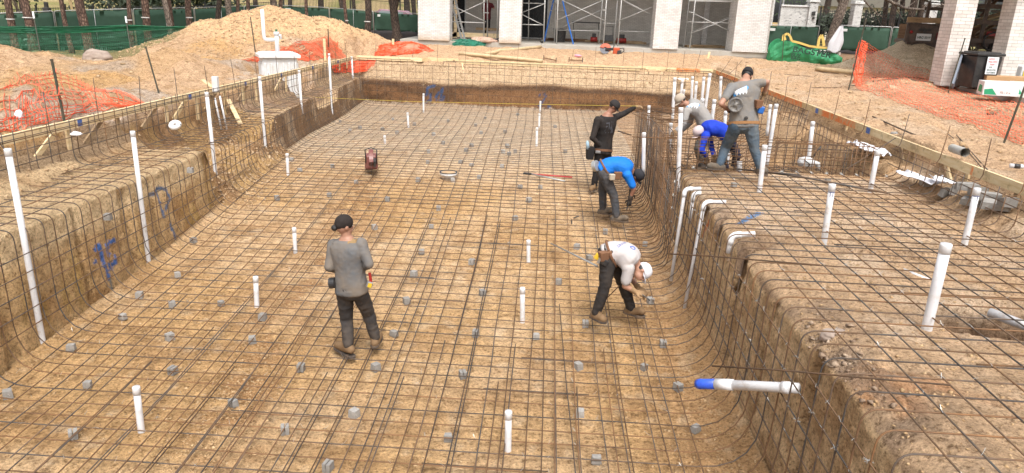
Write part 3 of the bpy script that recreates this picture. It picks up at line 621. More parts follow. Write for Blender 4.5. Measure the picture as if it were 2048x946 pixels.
for (a, b, r, lb) in ((( 8.2, 27.3, .13), (17.2, 27.6, .15), .012, 'long dark bar lying on the dirt behind the man in jeans, nearer the bag'), ((7.4, 22.8, .0), (14.2, 23.6, .03), .012, 'long dark bar lying before the orange netting on the right')):
    bar_thing([(a[0]+(b[0]-a[0])*f, a[1]+(b[1]-a[1])*f, gz(a[0]+(b[0]-a[0])*f, a[1]+(b[1]-a[1])*f)+.03) for f in np.linspace(0, 1, 12)], lb, 'loose_rebar', r, STEEL)
for i, (p, q, lb) in enumerate((((1744, 240), (1838, 275), 'thick rusty bar lying on the dirt behind the right board, farthest of its pair'), ((1758, 268), (1842, 272), 'thin bar on the dirt behind the right form board, by the grey stone'), ((1897, 266), (1962, 335), 'left one of two bars lying under the cut end of grey pipe'), ((1913, 270), (1975, 338), 'right one of two bars lying under the cut end of grey pipe'))):
    a = atz(*p, -.05); b = atz(*q, -.05); bar_thing([(a.x, a.y, gz(a.x, a.y)+.03), ((a.x+b.x)/2, (a.y+b.y)/2, gz((a.x+b.x)/2, (a.y+b.y)/2)+.04), (b.x, b.y, gz(b.x, b.y)+.03)], lb, 'loose_rebar', .016 if i == 0 else .008, STEEL)
# mason's string
STR = plain('yellow_string', (.65, .52, .06), .6)
tag(obj('string_line', MB().tube([at(587, 191, 22.6), at(640, 195, 22.0), at(820, 203, 20.3), at(1000, 207, 18.4), at(1150, 210, 16.8), at(1275, 212, 15.2)], .004, 5), STR), 'taut yellow string line stretched across the pit to the black clad man', 'string')
# ---------------------------------------------------------------- form boards
def woodmat(name, a, b, c):
    m, t, p = newmat(name); v = pos(t, (1, 1, 6)); w = pos(t)
    f = ramp(t, nz(t, v, 3.5, 8, .6), [(.3, a), (.5, b), (.72, c)]); k = ramp(t, nz(t, w, 7, 3, .5), [(.60, (0,0,0)), (.68, (.5,.5,.5))]); r = var(t)
    c2 = mix(t, f, tuple(x*.5 for x in a), k); c2 = mix(t, c2, ramp(t, r, [(0, (.78,.76,.72)), (1, (1.1,1.1,1.1))]), 1, 'MULTIPLY')
    t.links.new(c2, p.inputs['Base Color']); p.inputs['Roughness'].default_value = .75; bump(t, p, nz(t, v, 22, 4), .3, .004); return m
WOOD = woodmat('pine', (.62, .45, .23), (.76, .59, .35), (.82, .68, .45)); OLDW = woodmat('old_pine', (.22, .15, .09), (.36, .25, .14), (.44, .33, .21)); DKW = woodmat('dark_wood', (.10, .055, .03), (.17, .095, .05), (.24, .14, .08))
BLUEP = plain('blue_paint', (.04, .12, .42), .6, (.3, .3, .3), 30, .4); ORG = plain('orange_paint', (.72, .20, .05), .7, (.55, .38, .2), 9, .75, stops=(.45, .55))
def board(label, pts, marks=(), om=(), cat='form board', side=(1, 0), stakes=(), kick=(), group='form boards round the pit', sl=.5):
    t = thing('form_board', label, cat, pts[0], group)
    for (a, b) in zip(pts, pts[1:]):
        obj('plank', MB().bar(V(*a)-V(0,0,.072), V(*b)-V(0,0,.072), .042, .145), WOOD, t, bev=.003)
    for q, w in marks: obj('blue_mark', MB().box(V(*q)+V(side[0]*.0225, side[1]*.0225, -.07), (.006 if side[0] else w, .006 if side[1] else w, .11)), BLUEP, t)
    for q, w in om: obj('orange_mark', MB().box(V(*q)+V(side[0]*.0225, side[1]*.0225, -.07), (.006 if side[0] else w, .006 if side[1] else w, .13)), ORG, t)
    for (x, y, l) in stakes: obj('stake', MB().bar((x-side[0]*.04, y-side[1]*.04, -.03), (x-side[0]*.05, y-side[1]*.05, -l), .075, .035), random.choice([WOOD, WOOD, OLDW]), t)
    for (x, y, dx, dy) in kick: obj('brace', MB().bar((x-side[0]*.05, y-side[1]*.05, -.1), (x+dx, y+dy, -sl), .035, .08), random.choice([WOOD, OLDW]), t)
    return t
XBL = -7.74
board('sawn pine form board along the left rim of the pit, with blue paint dabs', [(XBL+.03, 3.0, 0), (XBL, 9.9, .0), (XBL-.02, 17.5, .0), (XBL, 28.85, 0)],
      [((XBL, y, 0), .11) for y in (11.45, 15.2, 18.1, 20.6, 23.4, 26.2)], side=(1, 0),
      stakes=[(XBL, y, l) for y, l in ((6.3, .6), (9.55, .6), (11.2, .62), (12.6, .62), (14.3, .5), (15.6, .62), (16.3, .95), (17.0, .8), (18.05, .7), (18.9, .62), (20.1, .55), (21.1, .6), (22.4, .5), (23.6, .5), (24.6, .5), (25.6, .4), (26.6, .4), (27.6, .4))],
      kick=[(XBL, y, -.1+.0*y, -.55) for y in (9.3, 11.0, 12.2, 14.0, 15.2, 16.6, 18.4, 20.9)] , sl=.48)
board('pine form board along the far rim, left length beside the corner', [(XBL, 28.88, 0), (-5.15, 28.86, -.0)], side=(0, -1), stakes=[(x, 28.86, .55) for x in (-6.6, -6.3, -5.6, -5.35)], kick=[(-6.4, 28.86, .25, -.1)])
board('short pine form board stepped back in the far rim near the corner', [(-5.15, 28.84, 0), (-4.95, 29.15, .01), (-3.75, 29.12, .01)], side=(0, -1), stakes=[(-4.5, 29.1, .4)])
board('long pine form board along the far rim in front of the brick porch', [(-3.75, 28.92, -.02), (3.35, 28.88, -.02)], side=(0, -1), stakes=[(x, 28.9, l) for x, l in ((-4.05, .9), (-3.9, .5), (-3.0, .6), (-2.95, .5), (-1.9, .55), (-.75, .5), (-.7, .55), (.65, .5), (2.0, .45), (3.2, .45))], kick=[(-3.6, 28.86, .1, -.1)])
board('short pine form board stepped back at the right end of the far rim', [(3.3, 29.0, 0), (4.4, 29.0, 0)], side=(0, -1), stakes=[(3.65, 28.9, .75), (4.25, 28.9, .45)])
board('orange sprayed form board at the far right end of the rim', [(4.4, 28.92, -.01), (6.17, 28.9, 0)], om=[((5.45, 28.91, 0), 1.38)], side=(0, -1), stakes=[(4.9, 28.9, .4)])
XBR = 6.2
board('pine form board down the right rim, sprayed orange at its far end', [(XBR, 28.88, 0), (XBR+.02, 18, 0), (XBR+.0, 11, 0), (XBR+.02, 3.2, 0)],
      [((XBR, y, 0), .16) for y in (24.6, 17.3, 14.4)], [((XBR, 26.7, 0), 3.4), ((XBR, 21.2, 0), 5.6), ((XBR, 16.0, 0), 1.9), ((XBR, 10.72, 0), .05), ((XBR, 8.25, 0), .04)], side=(-1, 0),
      stakes=[(XBR, y, .55) for y in (26, 23.6, 21, 18.4, 15.6, 12.6, 10.9, 9.7, 8.6, 7.9, 6.4)], kick=[(XBR, y, -.05, -.6) for y in (13.2, 11.6, 9.35, 8.5, 7.4)])
# stray planks and stakes
def plank(label, a, b, w=.09, h=.04, m=WOOD, name='plank'): return tag(obj(name, MB().bar(a, b, w, h), m, bev=.003), label, 'plank')
plank('pale upright stake in the bank right of the white tank', (-8.0, 25.6, .0), (-8.0, 25.6, .75), .09, .04, name='stake')
plank('pale wooden stake standing upright behind the far left corner of the rim', (-6.6, 30.3, 0), (-6.6, 30.3, .62), .09, .04, name='stake')
plank('pale plank tipped down the bank behind the left form board', at(405, 160, 16.8), at(425, 175, 16.6), .10, .03)
plank('old plank lying on the churned ground beyond the leaning T post', (-12.7, 20.6, gz(-12.7, 20.6)+.04), (-11.5, 19.2, gz(-11.5, 19.2)+.04), .12, .04, OLDW)
plank('short pale plank lying in the crumbled bank below the stakes', (-7.75, 17.1, -.35), (-7.1, 16.2, -.78), .10, .03)
plank('wooden stake beside the round footing in front of the porch', (6.85, 33.6, -.1), (6.95, 33.7, .42), .09, .04, name='stake')
# ---------------------------------------------------------------- PVC pipes
m, t_, p = newmat('pvc'); v = pos(t_); sx = t_.nodes.new('ShaderNodeSeparateXYZ'); t_.links.new(v, sx.inputs[0])
c = mix(t_, (.62, .62, .63), (.40, .31, .23), ramp(t_, nz(t_, v, 11, 9, .75), [(.50, (0,0,0)), (.64, (.7,.7,.7))])); c = mix(t_, c, (.66, .66, .68), ramp(t_, nz(t_, v, 2, 3), [(.4, (0,0,0)), (.6, (.6,.6,.6))]))
t_.links.new(c, p.inputs['Base Color']); p.inputs['Roughness'].default_value = .38; p.inputs['Specular IOR Level'].default_value = .4; PVC = m
CAP = plain('pvc_cap', (.70, .70, .71), .3, (.55, .5, .44), 20, .25); INK = plain('marker_ink', (.03, .04, .16), .5)
def pipe(label, base, top, r=.031, cap=True, group='capped white pipes standing in the pit', marks=None, name='capped_pipe'):
    base = Vector(base); top = Vector(top); d = (top-base).normalized()
    t = thing(name, label, 'pipe', base, group)
    obj('tube', MB().tube([base-d*.12, base, (base+top)/2, top], r, 18), PVC, t, True)
    if cap:
        Mx = Matrix.Translation(top-d*.085) @ d.to_track_quat('Z', 'Y').to_matrix().to_4x4()
        obj('cap', MB().lathe([(r+.001, -.001), (r+.0035, 0), (r+.004, .070), (r+.0025, .079), (r*.9, .084), (.0005, .086)], M=Mx, n=20), CAP, t, True)
    if marks:
        mk = MB(); q = top-d*.10; mk.lathe([(r+.0005, 0), (r+.002, .001), (r+.002, .007), (r+.0005, .008)], M=Matrix.Translation(q) @ d.to_track_quat('Z', 'Y').to_matrix().to_4x4(), n=18)
        for s_ in marks: mk.bar(q+V(s_*r, -r*math.sqrt(max(0, 1-s_*s_))-.001, 0), q+V(s_*r, -r*math.sqrt(max(0, 1-s_*s_))-.001, -.05), .006, .004)
        obj('ink_mark', mk, INK, t)
    return t
def gp(px, py): # base on the pit floor under a pixel
    z = -2.2
    for _ in range(12): q = atz(px, py, z); z = float(zfloor(q.y))
    return atz(px, py, z)
LP = [((87, 692), (15, 297), .036), ((298, 530), (265, 262), .034), ((436, 393), (413, 184), .034), ((533, 322), (519, 153), .034), ((607, 272), (598, 140), .034), ((665, 243), (658, 107), .034), ((709, 207), (703, 113), .034)]
words = ['nearest the camera', 'second from the camera', 'third from the camera', 'fourth, left of the white tank', 'fifth, before the white tank', 'sixth, tallest before the far corner', 'last, in the far left corner']
for (b, t, r), wd in zip(LP, words):
    q = gp(*b); q2 = at(*t, q.y); pipe('tall white capped pipe on the left wall, '+wd, q, q2, r, group='tall pipes along the left wall')
FL = [((1016, 903), (1017, 822), 'nearest the camera and right of centre'), ((283, 865), (272, 773), 'nearest the camera on the left'), ((1045, 645), (1045, 575), 'left of the man in the white shirt'), ((514, 615), (511, 553), 'left of the man in the grey shirt'), ((1057, 525), (1057, 480), 'just behind the long metal pole'), ((591, 506), (588, 455), 'left of the black capped man\'s head'), ((576, 350), (574, 307), 'red printed, by the left wall'), ((1073, 293), (1074, 255), 'nearest of three by the man in black'), ((1078, 255), (1079, 227), 'middle of three by the man in black'), ((1080, 225), (1081, 202), 'farthest of three by the man in black'), ((847, 225), (847, 187), 'below the far wall\'s blue marks'), ((817, 256), (815, 225), 'second from the far wall'), ((770, 287), (769, 271), 'shortest, behind the cut-off saw')]
for b, t, wd in FL:
    q = gp(*b); pipe('short capped pipe on the pit floor, '+wd, q, at(*t, q.y), .034 if b[1] > 600 else .032, group='short capped pipes on the pit floor')
for (x, y, X2, mk, wd) in ((3.4, 6.03, .12, None, 'nearest the camera and thickest looking'), (3.41, 8.61, .1, (-.5, .2), 'ink marked, left of the middle pair'), (5.12, 8.69, .1, (.1,), 'ink marked, right of the middle pair'), (5.13, 11.48, .06, None, 'farthest right, by the white sheets'), (3.32, 11.2, .09, None, 'beside the jeans man\'s boot')):
    ty = {6.03: (1893, 487), 8.61: (1665, 368), 8.69: (1955, 376), 11.48: (1756, 300), 11.2: (1530, 290)}[y]
    pipe('white capped pipe on the raised ledge, '+wd, (x, y, gz(x, y)-.02), at(*ty, y), .045 if y < 8 else .038, marks=mk, group='capped pipes on the ledge')
SP = [((1356, 370), (1362, 215), 12.2, 'tall, in front of the tan cap', .036), ((1287, 335), (1288, 265), 12.9, 'by the left corner, beside the blue shirt man', .034), ((1297, 250), (1298, 211), 15.3, 'thin, under the glove of the man in black', .028), ((1345, 232), (1350, 155), 17.2, 'tall, behind the tan cap', .036), ((1340, 290), (1342, 246), 14.9, 'low, left of the grey shirt man\'s arm', .034),
 ((1362, 190), (1365, 160), 19.5, 'slim, above the tan cap', .034), ((1383, 200), (1385, 153), 19.2, 'third from the left behind the spa', .034), ((1390, 200), (1393, 163), 18.9, 'fourth from the left behind the spa', .034), ((1366, 192), (1368, 179), 17.5, 'shortest of the row behind the tan cap', .03), ((1404, 198), (1408, 154), 18.6, 'slender, left of the tallest behind the spa', .034), ((1411, 215), (1420, 147), 17.6, 'tallest of the row behind the spa', .036), ((1440, 190), (1442, 153), 18.0, 'left of the jeans man\'s shoulder', .034), ((1404, 215), (1405, 197), 15.8, 'wide capped stub behind the grey shirt man\'s back', .042), ((1424, 240), (1429, 199), 15.6, 'left of the jeans man\'s elbow', .038), ((1448, 262), (1452, 222), 15.3, 'half hidden behind the jeans man\'s hip', .036), ((1454, 330), (1458, 287), 14.6, 'seen between the jeans man\'s legs', .036), ((1535, 320), (1553, 208), 14.0, 'tall, right of the man in jeans', .036), ((1535, 260), (1541, 209), 14.7, 'double pipe left of the tall one', .03), ((1618, 312), (1626, 243), 13.4, 'standing by the white fitting', .036)]
for b, t, Y, wd, r in SP: pipe('white capped pipe in the spa, '+wd, at(*b, Y), at(*t, Y), r, group='pipes gathered in the spa')
pipe('open white pipe stub standing in the spa between the jeans man\'s boots', at(1479, 338, 12.9), at(1479, 323, 12.9), .045, False, 'pipes gathered in the spa', name='pipe_stub')
# elbows that come over the lip of the ledge and run down the wall
def elbow(label, cx_, cy_, ln, zb, r=.036, twin=False):
    t = thing('pipe_elbow', label, 'pipe', (cx_, cy_, -.6), 'pipes bent over the lip of the ledge')
    P = arcpath([(cx_+ln, -.53), (2.35, -.535), (2.27, zb)], [.11], 7)
    obj('tube', MB().tube([(x, cy_+(.12*(ln-(x-cx_))/ln if x > cx_ else .12)*0 + .02*(z+.5), z) for x, z in P], r, 14), PVC, t, True)
    Q = arcpath([(2.50, -.53), (2.35, -.535), (2.29, -.68)], [.11], 7)
    obj('fitting', MB().tube([(x, cy_, z) for x, z in Q], r+.009, 14), CAP, t, True)
    if twin: obj('tube', MB().tube([(2.44, cy_-.10, -.56), (2.42, cy_-.1, -.62), (2.40, cy_-.1, -1.05)], r*.9, 12), PVC, t, True)
    return t
def elbow(label, c, e, foot, r, twin=False):
    t = thing('pipe_elbow', label, 'pipe', c, 'pipes bent over the lip of the ledge'); c = Vector(c); e = Vector(e); foot = Vector(foot); d = (e-c).normalized(); u = (foot-c).normalized()
    obj('tube', MB().tube(arcpath3([e, c, foot], .09, 6), r, 14), PVC, t, True)
    obj('fitting', MB().tube(arcpath3([c+d*.11, c, c+u*.12], .07, 6), r+.008, 14), CAP, t, True)
    if twin: obj('tube', MB().tube([c+V(.11, -.12, -.04), c+V(.10, -.12, -.5)], r*.9, 12), PVC, t, True); obj('fitting', MB().tube(arcpath3([c+V(.22, -.12, -.02), c+V(.11, -.12, -.03), c+V(.11, -.12, -.16)], .06, 5), r+.005, 12), CAP, t, True)
    return t
for lb, c, e, ft, r, tw_ in (('white pipe elbow over the ledge lip, farthest of the three, with a second stub', (1370, 378), (1402, 377), (1342, 562), .027, True), ('white pipe elbow over the ledge lip, middle of the three, by orange paint', (1409, 404), (1452, 404), (1364, 644), .027, False), ('white pipe elbow over the ledge lip, nearest of the three and cut short', (1464, 470), (1510, 468), (1455, 506), .033, False)):
    c = atz(*c, -.55); elbow(lb, c, at(*e, c.y-.02), at(*ft, c.y-(.25 if ft[1] > 520 else .02)), r, tw_)
t = thing('capped_pipe', 'white horizontal pipe sticking out of the right wall with a blue taped end', 'pipe', (2.3, 5.9, -1.2))
a = at(1568, 775, 5.75); b = at(1432, 768, 6.15); c = at(1395, 768, 6.3)
obj('tube', MB().tube([a+(a-b)*.2, a, b], .046, 20), PVC, t, True); obj('coupling', MB().tube([b+(a-b)*.27, b], .052, 20), CAP, t, True); obj('coupling', MB().tube([a+(b-a)*.02, a-(b-a)*.08], .055, 20), CAP, t, True)
BT = plain('blue_tape', (.03, .10, .60), .35, (.02, .05, .3), 30, .6, bmp=.6, bscale=40); obj('taped_end', MB().tube([b+(a-b)*.01, c+(b-c)*.25, c+(b-c)*.2, c], [.049, .048, .052, .046], 18), BT, t, True)
def lying(label, a, b, r=.036, name='buried_pipe'): return tag(obj(name, MB().tube([a, b], r, 14), PVC, smooth=True), label, 'pipe')
lying('white pipe lying in the dug hole at the ledge\'s right edge', (4.28, 6.62, -.66), (4.75, 5.9, -.68), .045)
blobrock_later = None
lying('white pipe end showing through the dirt behind the thickest ledge pipe', (3.98, 7.75, -.665), (4.12, 7.35, -.655), .03)
lying('white pipe end showing in the dirt right of the nearest elbow', at(1310, 505, 8), at(1325, 505, 8.1), .02) if False else None
# gravity: grey drain pipe behind the right board
GP = plain('grey_pipe', (.42, .41, .38), .6, (.3, .25, .18), 10, .6); t = thing('drain_pipe', 'dirty grey pipe with an open end lying behind the right form board', 'pipe', atz(1930, 305, -.05))
a = at(1905, 296, 11.6); b = at(1930, 305, 11.0)
obj('tube', MB().tube([a, b], .065, 18, False).tube([b, a], .058, 18, False), GP, t, True)
# spa fitting wrapped white
FIT = plain('fitting_white', (.72, .72, .72), .4, (.4, .34, .27), 14, .5); BLK = plain('black_plastic', (.02, .02, .022), .45, (.15, .12, .09), 12, .3)
t = thing('spa_fitting', 'white wrapped pipe fitting with black straps in the right of the spa', 'fitting', at(1618, 325, 13.1))
c = at(1612, 325, 13.1); obj('body', MB().lathe([(.05, -.09), (.13, -.07), (.15, 0), (.13, .07), (.05, .10)], c, 18), FIT, t, True); obj('branch', MB().tube([c+V(.08, 0, .02), c+V(.22, .02, -.02), c+V(.24, .02, -.14)], .045, 12), FIT, t, True)
obj('strap', MB().tube([c+V(-.08, -.12, .07), c+V(.02, -.16, .0), c+V(-.03, -.14, -.09)], .01, 6).tube([c+V(.1, -.03, .1), c+V(.16, 0, .22), c+V(.22, 0, .3)], .014, 6), BLK, t, True)
# ---------------------------------------------------------------- concrete spacer blocks
CON = plain('concrete', (.27, .255, .235), .85, (.40, .38, .35), 30, .6, bmp=.5, bscale=120, vary=.25)
def blockmesh(v):
    mb = MB(); s = .092
    if v == 0: mb.box((0, 0, 0), (s, s, s*.95), taper=.9, jit=.004)
    elif v == 1: mb.box((0, 0, .008), (s*1.15, s*.8, s*.8), taper=.85, jit=.005).box((0, .0, -.03), (s*.8, s*.6, .03))
    elif v == 2: mb.box((-.02, 0, 0), (.034, s, s)).box((.025, 0, 0), (.034, s, s*.95), jit=.003).box((.002, 0, -.02), (.02, s*.9, .03))
    else: mb.prism([(-.04, -.035), (.045, -.03), (.03, .035), (-.035, .03)], .075, Matrix.Translation((0, 0, -.038)))
    return mb.mesh('spacer_block', CON)
BM = [blockmesh(i) for i in range(4)]
for me_ in BM: pass
BL_PX = [(17,789),(177,770),(147,871),(346,742),(143,696),(280,590),(345,609),(355,549),(387,480),(340,674),(246,634),(526,634),(505,680),(443,607),(602,736),(570,861),(467,808),(752,735),(709,828),(896,877),(925,750),(656,935),(1192,922),(1160,828),(1156,733),(1072,673),(1170,648),(951,667),(788,668),(813,601),(828,547),(863,452),(943,523),(964,585),(843,503),(749,453),(554,394),(659,388),(775,397),(877,415),(1030,435),(1058,398),(1117,563),(1287,735),(1325,688),(1355,775),(1390,860),(1178,515),(1154,492),(1290,487),(1210,462),(1300,601),
 (600,338),(665,330),(583,317),(712,362),(836,358),(1030,300),(1040,372),(1006,300),(905,358),(958,352),(921,322),(932,297),(943,328),(886,283),(857,300),(855,322),(794,262),(765,255),(700,258),(867,265),(829,245),(786,235),(896,238),(1010,260),(1014,288),(1018,305),(962,262),(970,232),(951,247),(1035,225),(1015,290),(1004,330),(943,288),(1080,372),(1178,300),(1130,300),(1230,330),(1110,250),(720,252),(680,240)]
LMK = [((697, 560), 'the grey shirt man'), ((1235, 570), 'the man in the white shirt'), ((1230, 390), 'the man in the blue shirt'), ((1205, 290), 'the man in black'), ((740, 335), 'the red saw'), ((897, 357), 'the round white skimmer ring'), ((1016, 870), 'the nearest short pipe right of centre'), ((278, 830), 'the nearest short pipe on the left'), ((1045, 615), 'the white shirt man\'s nearest pipe'), ((512, 590), 'the grey shirt man\'s left hand pipe'), ((590, 480), 'the short pipe nearest the black cap man\'s head'), ((575, 330), 'the short pipe with red print'), ((1057, 505), 'the short pipe behind the metal pole'), ((1480, 770), 'the blue taped pipe'), ((80, 680), 'the nearest tall left pipe\'s foot'), ((296, 520), 'the second tall left pipe\'s foot'), ((435, 385), 'the foot of the third tall left pipe'), ((847, 210), 'the capped pipe under the far wall'), ((1074, 275), 'the three pipes by the black clad man'), ((1090, 365), 'the long handled cutters'), ((533, 318), 'the foot of the fourth tall left pipe'), ((665, 240), 'the sixth tall left pipe\'s foot'), ((769, 280), 'the shortest pipe'), ((816, 240), 'the pipe second from the far wall')]
seen = {}
ORD = ['nearest', 'second', 'third', 'fourth', 'fifth', 'sixth', 'seventh', 'eighth']
cand = []
for i, (x, y) in enumerate(BL_PX):
    D = sorted((math.hypot(x-l[0][0], (y-l[0][1])*1.4), l) for l in LMK)[0]; lx, ly = D[1][0]
    dr = ('right of' if x > lx else 'left of') if abs(x-lx) > abs(y-ly) else ('in front of' if y > ly else 'behind')
    cand.append((D[0], i, dr, D[1][1]))
for dist, i, dr, nm in sorted(cand):
    k = (dr, nm); c = seen.get(k, 0); seen[k] = c+1; x, y = BL_PX[i]; q = gp(x, y+6)
    place('spacer_block', BM[(i*7+i//3) % 4], 'grey spacer block %s %s, %s' % (dr, nm, ORD[c]), 'spacer block', (q.x, q.y, float(zfloor(q.y))+.048), random.uniform(-.7, .7), 'concrete blocks propping the mat')
for (px, py), wd in (((216, 433), 'set high in the left wall between the first two tall pipes'), ((381, 340), 'set high in the left wall near the third tall pipe')):
    q = (lambda d: d*((-6.17)/d[0])+Vector((0,0,CAMZ)))(ROT @ Vector((px-CX, py-CY, FPX))); place('spacer_block', BM[0], 'grey concrete block '+wd, 'spacer block', q, .1, 'concrete blocks propping the mat')
for (x, y, wd) in ((5.2, 10.9, 'on the ledge left of the white sheets'), (4.6, 11.9, 'on the ledge beyond the grey rod'), (2.95, 11.35, 'on the ledge in front of the jeans man')): place('spacer_block', BM[3], 'grey concrete block '+wd, 'spacer block', (x, y, gz(x, y)+.04), .4, 'concrete blocks propping the mat')
# ================================================================ BACKGROUND
def hit(px, py, t0=4., t1=90., lift=0.):
    "where the sight line of a pixel meets the terrain"
    d = ROT @ Vector((px-CX, py-CY, FPX)); d = d/d.y; y = t0
    while y < t1:
        q = d*y+V(0,0,CAMZ)
        if q.z < gz(q.x, q.y)+lift: return q
        y += .06 if y < 40 else .3
    return d*t1+V(0,0,CAMZ)
SCR = plain('screen_fabric', (.022, .060, .036), .8, (.035, .085, .055), 1.2, .7, bmp=.35, bscale=300); SCR2 = plain('black_skirt', (.022, .02, .022), .8, (.05, .04, .035), 3, .6)
GALV = plain('galvanised', (.42, .43, .43), .45, (.3, .25, .2), 12, .4, metal=.6); IRON = plain('black_iron', (.012, .012, .013), .5); TPOST = plain('green_steel_post', (.035, .045, .03), .6, (.12, .07, .04), 14, .6)
TAGM = plain('white_label', (.6, .62, .6), .5)
def fence(label, pts, skirt=0, gap=.12, panels=3.2):
    "pts: (px, py of the top, depth, extra) ; the foot is on the ground"
    T = [at(a, b, c) for a, b, c in pts]; root = T[0].copy(); root.z = gz(root.x, root.y)
    t = thing('screened_fence', label, 'fence', root); rows_t = []; n = 60
    L = [0]
    for a, b in zip(T, T[1:]): L.append(L[-1]+(b-a).length)
    tot = L[-1]; np_ = max(1, round(tot/panels))
    def P(s):
        for i in range(len(T)-1):
            if s <= L[i+1] or i == len(T)-2: f = (s-L[i])/(L[i+1]-L[i]); return T[i].lerp(T[i+1], f)
    for k in range(np_):
        s0, s1 = tot*k/np_+.03, tot*(k+1)/np_-.03; m = 16; rows = []
        for j in range(7):
            r = []
            for i in range(m+1):
                q = P(s0+(s1-s0)*i/m); g = gz(q.x, q.y)+gap+skirt; zz = q.z-.03-(q.z-.03-g)*j/6
                r.append(V(q.x, q.y+.035*fnoise(i*.9+k*7, j*.5)*(1+.5*sin(i*2.1)), zz-(.02*abs(fnoise(i*.7, k)) if j == 0 else 0)))
            rows.append(r)
        obj('screen_panel', MB().sheet(rows, .004), SCR, t, True)
        if skirt:
            rows = []
            for j in range(5):
                r = []
                for i in range(m+1): q = P(s0+(s1-s0)*i/m); g = gz(q.x, q.y); r.append(V(q.x, q.y-.05-.06*j/4*abs(fnoise(i*.6, k*3)), g+skirt+gap+.03-(skirt+gap)*j/4+.05*fnoise(i*.5, j, k)))
                rows.append(r)
            obj('skirt', MB().sheet(rows, .004), SCR2, t, True)
        a, b = P(s0), P(s1); ga, gb = gz(a.x, a.y), gz(b.x, b.y)
        fr = MB(); fr.tube(arcpath3([V(a.x, a.y-.03, ga), V(a.x, a.y-.03, a.z+.02), V(b.x, b.y-.03, b.z+.02), V(b.x, b.y-.03, gb)], .09), .021, 6)
        c = P((s0+s1)/2); fr.tube([V(c.x, c.y-.03, c.z), V(c.x, c.y-.03, gz(c.x, c.y))], .014, 6)
        obj('panel_frame', fr, GALV, t, True)
        if k % 2 == 0: obj('label_tag', MB().box((a.x*.85+b.x*.15, a.y*.85+b.y*.15-.06, a.z-.22), (.32, .01, .14)), TAGM, t)
    return t
fence('dark green screened site fence on the left behind the tree trunks', [(-60, 30, 33.5), (0, 26, 34), (60, 25, 34.5), (160, 20, 35.5), (280, 18, 37), (400, 16, 40), (470, 13, 42), (562, 11, 46)], gap=.06)
fence('green screened site fence with a sagging black skirt behind the heap', [(562, 11, 47.5), (700, 18, 46.5), (770, 25, 45), (838, 28, 44)], skirt=.62, gap=.03)
fence('green screened site fence behind the green bag and the right tree', [(1528, 50, 43), (1575, 50.5, 43), (1640, 53, 42.6)], gap=.06, skirt=.18)
fence('green screened site fence between the right tree and the truck', [(1672, 51, 42.5), (1740, 53, 42), (1815, 56, 41.5), (1900, 62, 41)], gap=.04, skirt=.12)
def pickets(label, pts, h=1.7, sp=.13, zoff=0):
    T = [V(*p) for p in pts]; t = thing('iron_fence', label, 'fence', T[0]); mb = MB(); rl = MB()
    for a, b in zip(T, T[1:]):
        n = int((b-a).length/sp)
        for i in range(n): q = a.lerp(b, i/n); mb.box((q.x, q.y, q.z-h/2), (.022, .022, h))
        for f in (.03, .16, .88): obj('rail', MB().bar(a-V(0,0,h*f), b-V(0,0,h*f), .03, .035), IRON, t)
    o = obj('picket', mb, IRON, t); o['kind'] = 'stuff'
    for a in T: obj('post', MB().box((a.x, a.y, a.z-h/2+.06), (.09, .09, h+.16)).box((a.x, a.y, a.z+.16), (.12, .12, .04)), IRON, t)
pickets('black iron picket fence behind the screen at the far left, by the lawn', [at(-60, 20, 46), at(72, 16, 46), at(130, 14, 47), at(186, 13, 48)])
pickets('black iron picket fence length right of the gap above the left screen', [at(218, 13, 48), at(330, 11, 50), at(410, 10, 52), at(560, 2, 56)])
pickets('black iron picket fence against dry straw above the middle screen', [at(566, -14, 58), at(700, -12, 57), at(800, -6, 55), at(842, -4, 54)], 2.3, .12)
q = at(92, 8, 44); t = thing('squat_pillar', 'dark squat pillar with a narrow top behind the far left screen', 'pillar', (q.x, q.y, gz(q.x, q.y)))
obj('base', MB().box((q.x, q.y, q.z-1.2), (.46, .4, 2.0), taper=.8), BLK, t, bev=.03); obj('top', MB().box((q.x, q.y, q.z-.08), (.19, .19, .4)), BLK, t, bev=.03)
# green plastic net
def netmb(G, nu, nv, r=.006, sag=0, ground=True, lift=.02, jit=.01, drop=0.):
    "net of strands over a coarse grid of points"
    A = np.array([[list(p) for p in row] for row in G]); H, Wd = A.shape[:2]
    def S_(u, v):
        i = min(int(u*(Wd-1)), Wd-2); j = min(int(v*(H-1)), H-2); fu = u*(Wd-1)-i; fv = v*(H-1)-j
        p = (A[j, i]*(1-fu)+A[j, i+1]*fu)*(1-fv)+(A[j+1, i]*(1-fu)+A[j+1, i+1]*fu)*fv
        x, y, z = p; x += .05*fnoise(u*9, v*9, 1)+jit*fnoise(u*70, v*70, 5); y += .05*fnoise(u*9, v*9, 7)+jit*fnoise(u*70, v*70, 9)
        if ground: z = max(z, gz(x, y)+lift) + .03*abs(fnoise(x*3, y*3, 2))
        return (x, y, z+jit*fnoise(u*50, v*50, 3))
    P = [[S_(i/nu, j/nv) for i in range(nu+1)] for j in range(nv+1)]
    mb = MB()
    for j in range(nv+1):
        if random.random() >= drop: mb.tube(P[j], r*1.25, 3, False)
    for i in range(nu+1):
        if random.random() >= drop: mb.tube([P[j][i] for j in range(nv+1)], r, 3, False)
    return mb
GNET = plain('green_net', (.02, .15, .07), .5, (.09, .20, .15), 3, .5); ONET = plain('orange_net', (.80, .10, .03), .5, (.85, .26, .16), 2, .5); ONETF = plain('faded_orange_net', (.78, .13, .05), .55, (.78, .24, .13), 2, .6)
def gp2(px, py, Y): q = at(px, py, Y); return q
top = [(-40, 53, 28.2), (30, 53, 28.2), (72, 54, 28.2), (160, 53, 28.8), (256, 50, 29.3), (330, 53, 29.6), (410, 54, 30)]
